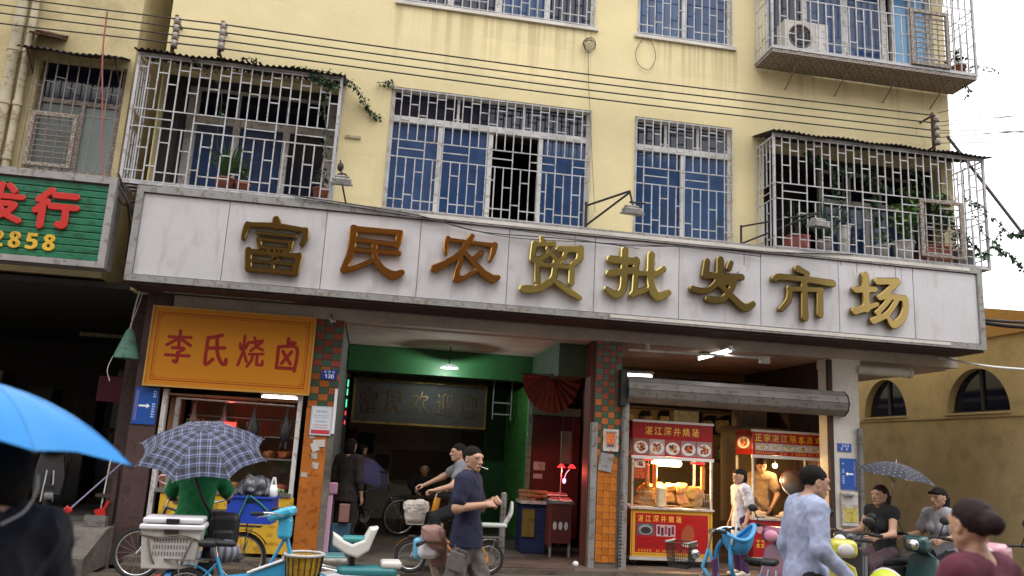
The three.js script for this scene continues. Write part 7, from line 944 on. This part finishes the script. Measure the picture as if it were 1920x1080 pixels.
  part('hair', mesher(hp3, 0.006 * Math.max(1, hs), { k: 0.02, wrinkle: 0.006, ws: 60 }), o.hairMat ?? hairM, t);
  // clothes
  if (o.shirt) {
    const S = o.shirt, P = [...torso(0.012), ...bust], f = S.sleeve ?? 0.62; for (const A of ['L', 'R']) if (f > 0) { P.push({ ...armU(A, 0.02, Math.min(1, f)), rb: lerp(0.054, 0.041, Math.min(1, f)) * w + (f < 0.3 ? 0.01 : f <= 1 ? 0.028 : 0.02) }); if (f > 1) P.push(armL(A, 0.018, f - 1)); }
    if (S.hem) P.push(cap(add3(J.pelvis, up, -0.02), add3(J.pelvis, up, -S.hem), 0.165 * w + 0.012, 0.172 * w + 0.016, { n: fwd, s: 0.8 }));
    P.push({ ...cap(add3(J.neck, up, 0.01), add3(J.neck, up, 0.2), 0.06 * w, 0.075 * w), neg: true, k: 0.01 });
    part('shirt', mesher(P, o.cc ?? 0.012, { k: 0.03, wrinkle: S.wr ?? 0.016, ws: S.ws ?? 13, cut: [[-up[0], -up[1], -up[2], -(up[0] * J.pelvis[0] + up[1] * J.pelvis[1] + up[2] * J.pelvis[2]) + (S.hem ?? 0.06)]] }), S.mat, t, S.label);
    if (S.collar) { const n = add3(J.neck, up, 0.004); part('collar', tube(Array.from({ length: 9 }, (_, i) => { const a = (i / 8) * 2 * PI; return add3(add3(add3(n, right, Math.cos(a) * 0.068 * w), fwd, Math.sin(a) * 0.062 * w + 0.006), up, -0.012 - 0.022 * Math.max(0, Math.sin(a))); }), 0.013, 7, 36, true), S.collar, t); }
    if (S.band) for (const A of ['L', 'R']) { const q = mix3(J['sh' + A], J['el' + A], f * 0.98), r = lerp(0.054, 0.041, f) * w + 0.03; part('cuff', bar(mix3(J['sh' + A], J['el' + A], f - 0.02), q, r, 16, r), S.band, t); }
  }
  if (o.trousers) {
    const S = o.trousers, P = [cap(mix3(J.hipL, J.hipR, 0.12), mix3(J.hipR, J.hipL, 0.12), 0.1 * w, 0.1 * w, { k: 0.06 }), cap(J.pelvis, add3(J.pelvis, up, 0.06), 0.146 * w + 0.006, 0.14 * w, { n: fwd, s: 0.72 })], f = S.len ?? 1.94, ez = S.ease ?? 0.014;
    for (const A of ['L', 'R']) { P.push({ ...legU(A, ez, Math.min(1, f)), rb: 0.062 * w + ez + (f < 1.2 ? 0.02 : 0) }); if (f > 1) { const q = legL(A, ez, Math.min(1, f - 1)); q[1].rb = Math.max(q[1].rb, 0.05 * w + ez); P.push(...q); } }
    part(S.name ?? 'trousers', mesher(P, o.cc ?? 0.012, { k: 0.025, wrinkle: S.wr ?? 0.018, ws: 12 }), S.mat, t); if (S.pocket) for (const A of ['L', 'R']) { const q = mix3(J['hip' + A], J['kn' + A], 0.55), sd = A === 'L' ? 1 : -1, a = Math.atan2(J['kn' + A][2] - J['hip' + A][2], J['hip' + A][1] - J['kn' + A][1]); part('pocket', rb(0.02, 0.17, 0.15, 0.01, q[0] + sd * (0.095 * w + ez), q[1], q[2], -a), S.mat, t); }
  }
  if (o.apron) part('apron', mesher([cap(add3(J.pelvis, up, -0.3), mix3(J.pelvis, J.chest, 0.9), 0.168 * w, 0.15 * w, { n: fwd, s: 0.72 })], 0.012, { wrinkle: 0.012, cut: [[-fwd[0], -fwd[1], -fwd[2], -0.03 - (fwd[0] * J.chest[0] + fwd[1] * J.chest[1] + fwd[2] * J.chest[2])]] }), o.apron, t);
  if (o.shoes) for (const A of ['L', 'R']) { const a = J['an' + A], f = o['toe' + A] ?? [0, -0.045, 0.16], b = add3(a, f); part('shoe', mesher([cap(add3(a, [0, -0.03, -0.03]), add3(a, [0, -0.02, 0.03]), 0.045 * s, 0.047 * s), cap(add3(a, [0, -0.045, 0]), b, 0.042 * s, 0.034 * s, { n: [0, 1, 0], s: 0.85 })], 0.009), o.shoes, t); }
  return { t, J, hd, up, right, fwd };
}
function he2(c, r, f = 1) { return new THREE.SphereGeometry(r, 10, 8).scale(1, f, 1).translate(...c); }
// ------------------------------------------------------------------ umbrellas
function umbrella(label, apexTo, centre, R, h, { mat, n = 8, axis = [0, 1, 0], shaft = 0.75, uvs, handle = m.black, twist = 0, ribM = m.steel }) {
  const t = thing('umbrella', label, 'umbrella', centre); t.quaternion.setFromUnitVectors(V(0, 1, 0), V(...axis).normalize()); const per = (2 * PI) / n;
  for (let i = 0; i < n; i++) {
    const P = [], N = 8, UV = [], pt = (a, r) => { const sag = 1 - 0.1 * r * r * (1 - Math.abs(2 * a - 1) ** 2), th = twist + (i + a) * per, rad = R * r * sag, chord = Math.cos(per / 2) / Math.cos((a - 0.5) * per); const k = lerp(1, chord, 0.9); return [Math.cos(th) * rad * k, h * (1 - r ** 2.1) + 0.02 * R * r * (1 - Math.abs(2 * a - 1)), Math.sin(th) * rad * k]; };
    for (let u = 0; u < N; u++) for (let v = 0; v < N; v++) { const q = [[u, v], [u + 1, v], [u + 1, v + 1], [u, v + 1]].map(([x, y]) => [x / N, 0.02 + (0.98 * y) / N]); for (const k of [0, 2, 1, 0, 3, 2]) { P.push(...pt(...q[k])); UV.push((q[k][0] - 0.5) * q[k][1] * R * 2 * Math.sin(per / 2), q[k][1] * R); } }
    const g = new THREE.BufferGeometry(); g.setAttribute('position', new THREE.BufferAttribute(new Float32Array(P), 3)); g.setAttribute('uv', new THREE.BufferAttribute(new Float32Array(UV), 2)); const g2 = mergeVertices(g); g2.computeVertexNormals(); part('canopy_panel', g2, mat, t, null, true);
  }
  const rbs = []; for (let i = 0; i < n; i++) { const th = twist + i * per; rbs.push(tube([0.02, 0.35, 0.7, 1].map((r) => [Math.cos(th) * R * r, h * (1 - r ** 2.1) - 0.008, Math.sin(th) * R * r]), 0.003, 5, 14), bar([0, h - 0.22, 0], [Math.cos(th) * R * 0.5, h * (1 - 0.5 ** 2.1) - 0.012, Math.sin(th) * R * 0.5], 0.0025, 4), ball(0.006, Math.cos(th) * R * 1.01, -0.004, Math.sin(th) * R * 1.01, 1, 1, 1, 8)); } part('ribs', rbs, ribM, t); part('seams', Array.from({ length: n }, (_, i) => tube([0.03, 0.35, 0.7, 1].map((r) => [Math.cos(twist + i * per) * R * r, h * (1 - r ** 2.1) + 0.001, Math.sin(twist + i * per) * R * r]), 0.0022, 5, 14)), mat, t);
  part('shaft', bar([0, h + 0.0, 0], [0, h - shaft, 0], 0.006, 8), m.steel, t); part('ferrule', bar([0, h, 0], [0, h + 0.045, 0], 0.009, 8, 0.004), m.pale, t); part('handle', new THREE.CapsuleGeometry(0.015, 0.08, 4, 10).translate(0, h - shaft, 0), handle, t); return t;
}
const plaid = tex(256, 0.095, (u, v) => { const b = (x) => (Math.abs(x - 0.25) < 0.07 || Math.abs(x - 0.5) < 0.03 ? 1 : 0) + (Math.abs(x - 0.75) < 0.14 ? -0.5 : 0); const k = b(u) + b(v); const q = k > 1.5 ? 0.78 : k > 0.4 ? 0.56 : k > -0.2 ? 0.3 : k > -0.7 ? 0.22 : 0.15; return [q * 0.86, q * 0.92, q * 1.16]; });
const dots = tex(256, 0.12, (u, v) => { const d = Math.hypot(((u * 2) % 1) - 0.5, ((v * 2 + (u > 0.5 ? 0.5 : 0)) % 1) - 0.5); return d < 0.14 ? [0.62, 0.62, 0.68] : [0.2, 0.2, 0.27]; });
const canopyM = (c, tr, map) => M(c, 0.75, { phys: true, transmission: tr, thickness: 0, side: THREE.DoubleSide, map });
umbrella('dark blue and white plaid umbrella held over the green shirted rider', null, [-1.62, 1.55, 3.12], 0.63, 0.25, { mat: canopyM([0.62, 0.62, 0.64], 0.1, plaid), axis: [0, 0.9, 0.44], twist: 0.2 });
umbrella('bright sky blue umbrella cutting into the left edge close to the camera', null, [-1.3, 1.72, 8.7], 0.54, 0.14, { mat: canopyM([0.008, 0.25, 0.66], 0.2), ribM: m.dark, axis: [0.21, 0.97, -0.02], twist: 0.02 });
umbrella('dull purple umbrella in the dim passage', null, [0.02, 1.2, -3.4], 0.46, 0.2, { mat: canopyM([0.14, 0.11, 0.3], 0.2), axis: [0.55, 0.75, 0.35] });
umbrella('dark umbrella with white dots over the woman in black', null, [5.84, 1.66, 3.22], 0.43, 0.16, { mat: canopyM([0.5, 0.5, 0.52], 0.1, dots), axis: [0.12, 0.96, 0.1], twist: 0.3 });
// ------------------------------------------------------------------ people
const a3 = (x, y, z) => [x, y, z];
{ // man in navy polo, walking to the right, smoking
  const p = person('man in a navy polo shirt and grey cargo shorts walking past the passage smoking', [0.98, 0, 3.68], 1.22, { H: 1.74, w: 1.03, cell: 0.012, fine: 0.0045, yaw: -0.5, pitch: 0.05, J: { shL: a3(0.18, 1.42, 0.0), shR: a3(-0.18, 1.42, -0.02), elR: a3(-0.255, 1.17, -0.05), wrR: a3(-0.14, 1.21, 0.2), elL: a3(0.22, 1.16, 0.06), wrL: a3(0.04, 1.25, 0.26), hipL: a3(0.075, 0.88, 0), hipR: a3(-0.075, 0.88, 0), knL: a3(0.09, 0.53, 0.13), anL: a3(0.1, 0.1, 0.12), knR: a3(-0.09, 0.53, -0.08), anR: a3(-0.09, 0.25, -0.42) }, handR: { dir: [0.6, 0.15, 0.75], palm: [0.7, -0.5, -0.3], curl: 0.8 }, handL: { dir: [-0.7, 0.1, 0.4], palm: [-0.3, -0.6, -0.6], curl: 0.8 }, shirt: { mat: cloth([0.014, 0.016, 0.05]), sleeve: 0.72, hem: 0.15, collar: cloth([0.3, 0.26, 0.38]), band: cloth([0.02, 0.02, 0.06]) }, trousers: { name: 'shorts', mat: cloth([0.16, 0.145, 0.13]), len: 0.96, ease: 0.012, pocket: true, wr: 0.03 }, shoes: m.black });
  const q = p.hd(0.012, -0.062, 0.1); solo('cigarette', 'lit cigarette in the mouth of the man in navy', 'cigarette', bar([0, 0, 0], [0.02, -0.02, 0.065], 0.004, 6), m.white, p.t.localToWorld(V(...q)).toArray(), 1.0);
}
{ // cyclist
  person('man in a grey shirt riding the orange bike behind the man in navy', [1.32, 0.1, 0.62], -PI / 2, { H: 1.7, fine: 0.005, yaw: 0.15, pitch: 0.05, J: { pelvis: a3(0, 0.88, 0), chest: a3(0, 1.2, 0.06), neck: a3(0, 1.41, 0.1), head: a3(0, 1.56, 0.14), shL: a3(0.175, 1.36, 0.1), shR: a3(-0.175, 1.36, 0.1), elL: a3(0.3, 1.13, 0.22), wrL: a3(0.3, 1.07, 0.44), elR: a3(-0.3, 1.22, 0.3), wrR: a3(-0.31, 1.1, 0.54), hipL: a3(0.09, 0.86, 0.02), hipR: a3(-0.09, 0.86, 0.02), knL: a3(0.13, 0.72, 0.42), anL: a3(0.12, 0.3, 0.32), knR: a3(-0.12, 0.66, 0.4), anR: a3(-0.12, 0.24, 0.28) }, handL: { dir: [0, -0.1, 1], palm: [0, -1, -0.1], curl: 0.9 }, handR: { dir: [0, -0.1, 1], palm: [0, -1, -0.1], curl: 0.9 }, shirt: { mat: cloth([0.2, 0.21, 0.22]), sleeve: 0.5, hem: 0.1 }, trousers: { mat: cloth([0.016, 0.016, 0.02]) }, shoes: m.black });
}
{ // green rider seen from behind
  person('rider in a green shirt sitting on the crate bike under the plaid umbrella', [-1.66, 0, 2.93], PI + 0.04, { H: 1.68, w: 1.06, yaw: 0, pitch: 0.2, J: { pelvis: a3(0, 0.9, -0.06), chest: a3(0, 1.2, -0.02), neck: a3(0, 1.4, 0.02), head: a3(0, 1.53, 0.06), shL: a3(0.19, 1.33, 0.02), shR: a3(-0.19, 1.33, 0.02), elL: a3(0.28, 1.1, 0.2), wrL: a3(0.28, 1.06, 0.42), elR: a3(-0.27, 1.12, 0.2), wrR: a3(-0.03, 1.3, 0.3), hipL: a3(0.1, 0.88, -0.02), hipR: a3(-0.1, 0.88, -0.02), knL: a3(0.15, 0.58, 0.32), anL: a3(0.16, 0.1, 0.2), knR: a3(-0.14, 0.62, 0.34), anR: a3(-0.14, 0.22, 0.22) }, handL: { dir: [0, -0.2, 1], palm: [0, -1, 0], curl: 0.9 }, handR: { dir: [0.5, 0.8, 0.2], palm: [0.5, 0, 0.6], curl: 1 }, shirt: { mat: cloth([0.01, 0.2, 0.06]), sleeve: 0.8, hem: 0.16, wr: 0.02 }, trousers: { mat: cloth([0.012, 0.012, 0.014]) }, shoes: m.black });
  solo('bag_strap', 'black bag strap across the back of the green shirted rider', 'strap', tube([[-1.73, 1.36, 2.92], [-1.67, 1.3, 3.1], [-1.57, 1.12, 3.15], [-1.46, 0.92, 3.06]], 0.018, 6, 20), m.black);
}
{ // man in pale blue shirt
  person('man in a pale blue long sleeved shirt walking right in front of the carts', [3.2, 0, 5.95], 1.42, { H: 1.76, w: 1.06, cell: 0.012, fine: 0.0045, yaw: 0.08, pitch: 0.16, hs: 0.98, J: { neck: a3(0, 1.475, 0.02), head: a3(0, 1.61, 0.075), shL: a3(0.18, 1.42, 0.0), shR: a3(-0.18, 1.42, 0.02), elR: a3(-0.27, 1.16, 0.0), wrR: a3(-0.25, 0.98, 0.2), elL: a3(0.24, 1.14, -0.06), wrL: a3(0.25, 0.9, 0.02), knL: a3(0.1, 0.52, 0.14), anL: a3(0.1, 0.1, 0.1), knR: a3(-0.1, 0.51, -0.06), anR: a3(-0.1, 0.12, -0.3) }, handR: { dir: [0.1, -0.75, 0.4], palm: [0.8, 0, -0.3], curl: 0.5 }, shirt: { mat: cloth([0.4, 0.45, 0.63]), sleeve: 1.97, hem: 0.14, collar: cloth([0.34, 0.4, 0.6]), wr: 0.013, ws: 17 }, trousers: { mat: cloth([0.014, 0.014, 0.018]) }, shoes: m.black });
}
{ // girl
  person('girl in a long white T shirt waiting between the two food carts', [5.33, 0.15, 0.42], -PI / 2 + 0.1, { H: 1.48, w: 0.92, hair: 'long', fringe: true, hs: 1.08, yaw: 0.0, cell: 0.013, shirt: { mat: cloth([0.72, 0.7, 0.74]), sleeve: 0.85, hem: 0.26, wr: 0.02 }, trousers: { mat: cloth([0.07, 0.025, 0.11]) }, shoes: m.pale });
}
{ // vendor
  person('vendor in a tan shirt and red apron bending over the chicken cart counter', [6.5, 0.15, -1.28], -0.35, { H: 1.68, yaw: 0.05, pitch: 0.45, tone: 0.85, J: { neck: a3(0, 1.42, 0.06), head: a3(0, 1.55, 0.13), shL: a3(0.175, 1.37, 0.06), shR: a3(-0.175, 1.37, 0.06), elL: a3(0.25, 1.08, 0.12), elR: a3(-0.25, 1.08, 0.12), wrL: a3(0.13, 0.88, 0.28), wrR: a3(-0.13, 0.88, 0.3) }, shirt: { mat: cloth([0.36, 0.26, 0.16]), sleeve: 0.6, hem: 0.08 }, apron: cloth([0.36, 0.04, 0.03]), trousers: { mat: cloth([0.02, 0.02, 0.025]) }, shoes: m.black });
}
const ride = (k) => ({ pelvis: a3(0, 0.84, 0), chest: a3(0, 1.13, 0.02), neck: a3(0, 1.32, 0.03), head: a3(0, 1.46, 0.06), shL: a3(0.16, 1.27, 0.03), shR: a3(-0.16, 1.27, 0.03), elL: a3(0.22, 1.05, 0.12), wrL: a3(0.24, 1.02, 0.36), elR: a3(-0.22, 1.05, 0.12), wrR: a3(-0.24, 1.02, 0.36), hipL: a3(0.09, 0.82, 0.03), hipR: a3(-0.09, 0.82, 0.03), knL: a3(0.13, 0.72, 0.4), anL: a3(0.12, 0.36, 0.36), knR: a3(-0.13, 0.72, 0.4), anR: a3(-0.12, 0.36, 0.36), ...k });
person('woman in a black top with a brown ponytail on a scooter by the white pillar', [5.72, 0, 3.18], -1.35, { J: ride({ head: a3(0, 1.45, 0.05) }), H: 1.62, w: 0.94, hair: 'long', tail: true, hairMat: M([0.025, 0.012, 0.009], 0.75, { phys: true, specularIntensity: 0.4 }), yaw: 0.1, shirt: { mat: cloth([0.012, 0.012, 0.014]), sleeve: 0.16, hem: 0.08 }, bust: 0.9, trousers: { mat: cloth([0.1, 0.06, 0.07]) }, shoes: m.black });
person('woman in a grey shirt with a black ponytail riding the teal scooter', [6.38, 0, 3.28], -1.3, { J: ride({}), H: 1.6, w: 0.92, tail: true, hair: 'long', fringe: true, yaw: 0.0, pitch: 0.1, shirt: { mat: cloth([0.36, 0.36, 0.4]), sleeve: 0.7, hem: 0.08 }, bust: 0.85, trousers: { mat: cloth([0.016, 0.016, 0.02]) }, shoes: m.black });
person('woman in a maroon sleeveless top close to the camera seen from behind', [2.56, 0, 8.46], PI + 0.35, { H: 1.62, w: 0.95, cell: 0.011, fine: 0.0045, bun: true, hairLow: 0.02, hairMat: M([0.02, 0.009, 0.01], 0.75, { phys: true, specularIntensity: 0.4 }), yaw: -0.3, J: { elR: a3(-0.3, 1.12, 0.1), wrR: a3(-0.28, 1.1, 0.34), elL: a3(0.27, 1.1, 0.1), wrL: a3(0.2, 1.1, 0.36) }, shirt: { mat: cloth([0.12, 0.02, 0.04]), sleeve: 0.1, hem: 0.1 }, bust: 0.9, trousers: { mat: cloth([0.02, 0.02, 0.03]) }, shoes: m.black });
person('person in a dark jacket walking at the left edge under the blue umbrella', [-1.22, 0, 8.6], PI + 0.5, { H: 1.68, w: 1.08, cell: 0.012, hair: 'long', yaw: 0.5, pitch: 0.15, J: { elR: a3(-0.25, 1.12, 0.1), wrR: a3(-0.02, 1.24, 0.18) }, handR: { dir: [0.3, 0.9, 0.1], palm: [0.6, 0, 0.6], curl: 1 }, shirt: { mat: cloth([0.008, 0.01, 0.018]), sleeve: 1.95, hem: 0.2, wr: 0.022 }, trousers: { mat: cloth([0.01, 0.01, 0.014]) }, shoes: m.black });
solo('lanyard', 'thin pale strap on the shoulder of the person in the dark jacket', 'strap', tube([[-1.02, 1.57, 8.8], [-1.01, 1.52, 8.82], [-1.03, 1.46, 8.83], [-1.08, 1.42, 8.86]], 0.003, 6, 16), m.pale);
person('person in dark clothes standing just inside the passage by the left pillar', [-0.28, 0.15, -0.55], 2.6, { H: 1.62, cell: 0.016, fine: 0.007, hair: 'long', shirt: { mat: cloth([0.03, 0.022, 0.02]), sleeve: 1.5, hem: 0.15 }, trousers: { mat: cloth([0.02, 0.016, 0.016]) }, shoes: m.black });
person('dark seated person at the back of the passage facing the street', [1.05, 0.0, -4.0], 0, { H: 1.65, cell: 0.016, fine: 0.007, J: ride({ wrL: a3(0.12, 0.86, 0.34), wrR: a3(-0.12, 0.86, 0.34), elL: a3(0.24, 1.0, 0.14), elR: a3(-0.24, 1.0, 0.14), pelvis: a3(0, 0.66, 0), chest: a3(0, 0.96, 0), neck: a3(0, 1.16, 0.02), head: a3(0, 1.3, 0.05), shL: a3(0.175, 1.11, 0), shR: a3(-0.175, 1.11, 0), hipL: a3(0.09, 0.64, 0.02), hipR: a3(-0.09, 0.64, 0.02), knL: a3(0.12, 0.62, 0.4), knR: a3(-0.12, 0.62, 0.4), anL: a3(0.12, 0.24, 0.36), anR: a3(-0.12, 0.24, 0.36) }), shirt: { mat: cloth([0.012, 0.012, 0.014]), sleeve: 1.6, hem: 0.1 }, trousers: { mat: cloth([0.012, 0.012, 0.014]) }, shoes: m.black });
person('person carrying the purple umbrella in the dim passage', [-0.15, 0.15, -3.6], 2.2, { H: 1.55, cell: 0.016, fine: 0.007, hair: 'long', J: { elR: a3(-0.22, 1.0, 0.12), wrR: a3(-0.12, 1.06, 0.28) }, shirt: { mat: cloth([0.16, 0.02, 0.025]), sleeve: 0.7, hem: 0.1 }, trousers: { mat: cloth([0.02, 0.02, 0.025]) }, shoes: m.black });
{ const t = thing('desk', 'dark desk in front of the seated person in the passage', 'desk', [1.05, 0.15, -3.45]); part('top', rb(0.9, 0.04, 0.4, 0.01, 0, 0.66, 0), m.brown, t); for (const [x, z] of [[-0.4, -0.15], [0.4, -0.15], [-0.4, 0.15], [0.4, 0.15]]) part('leg', bb(x - 0.02, x + 0.02, 0, 0.64, z - 0.02, z + 0.02), m.brown, t); part('front_panel', bb(-0.38, 0.38, 0.2, 0.64, 0.155, 0.17), m.brown, t); }
{ const t = thing('chair', 'dark chair of the seated person in the passage', 'chair', [1.05, 0.15, -4.0]); part('seat', rb(0.42, 0.04, 0.42, 0.01, 0, 0.42, 0), m.dark, t); part('backrest', rb(0.4, 0.4, 0.03, 0.01, 0, 0.68, -0.2), m.dark, t); for (const [x, z] of [[-0.18, -0.18], [0.18, -0.18], [-0.18, 0.18], [0.18, 0.18]]) part('leg', bb(x - 0.015, x + 0.015, 0, 0.4, z - 0.015, z + 0.015), m.dark, t); }
renderer.render(scene, camera);
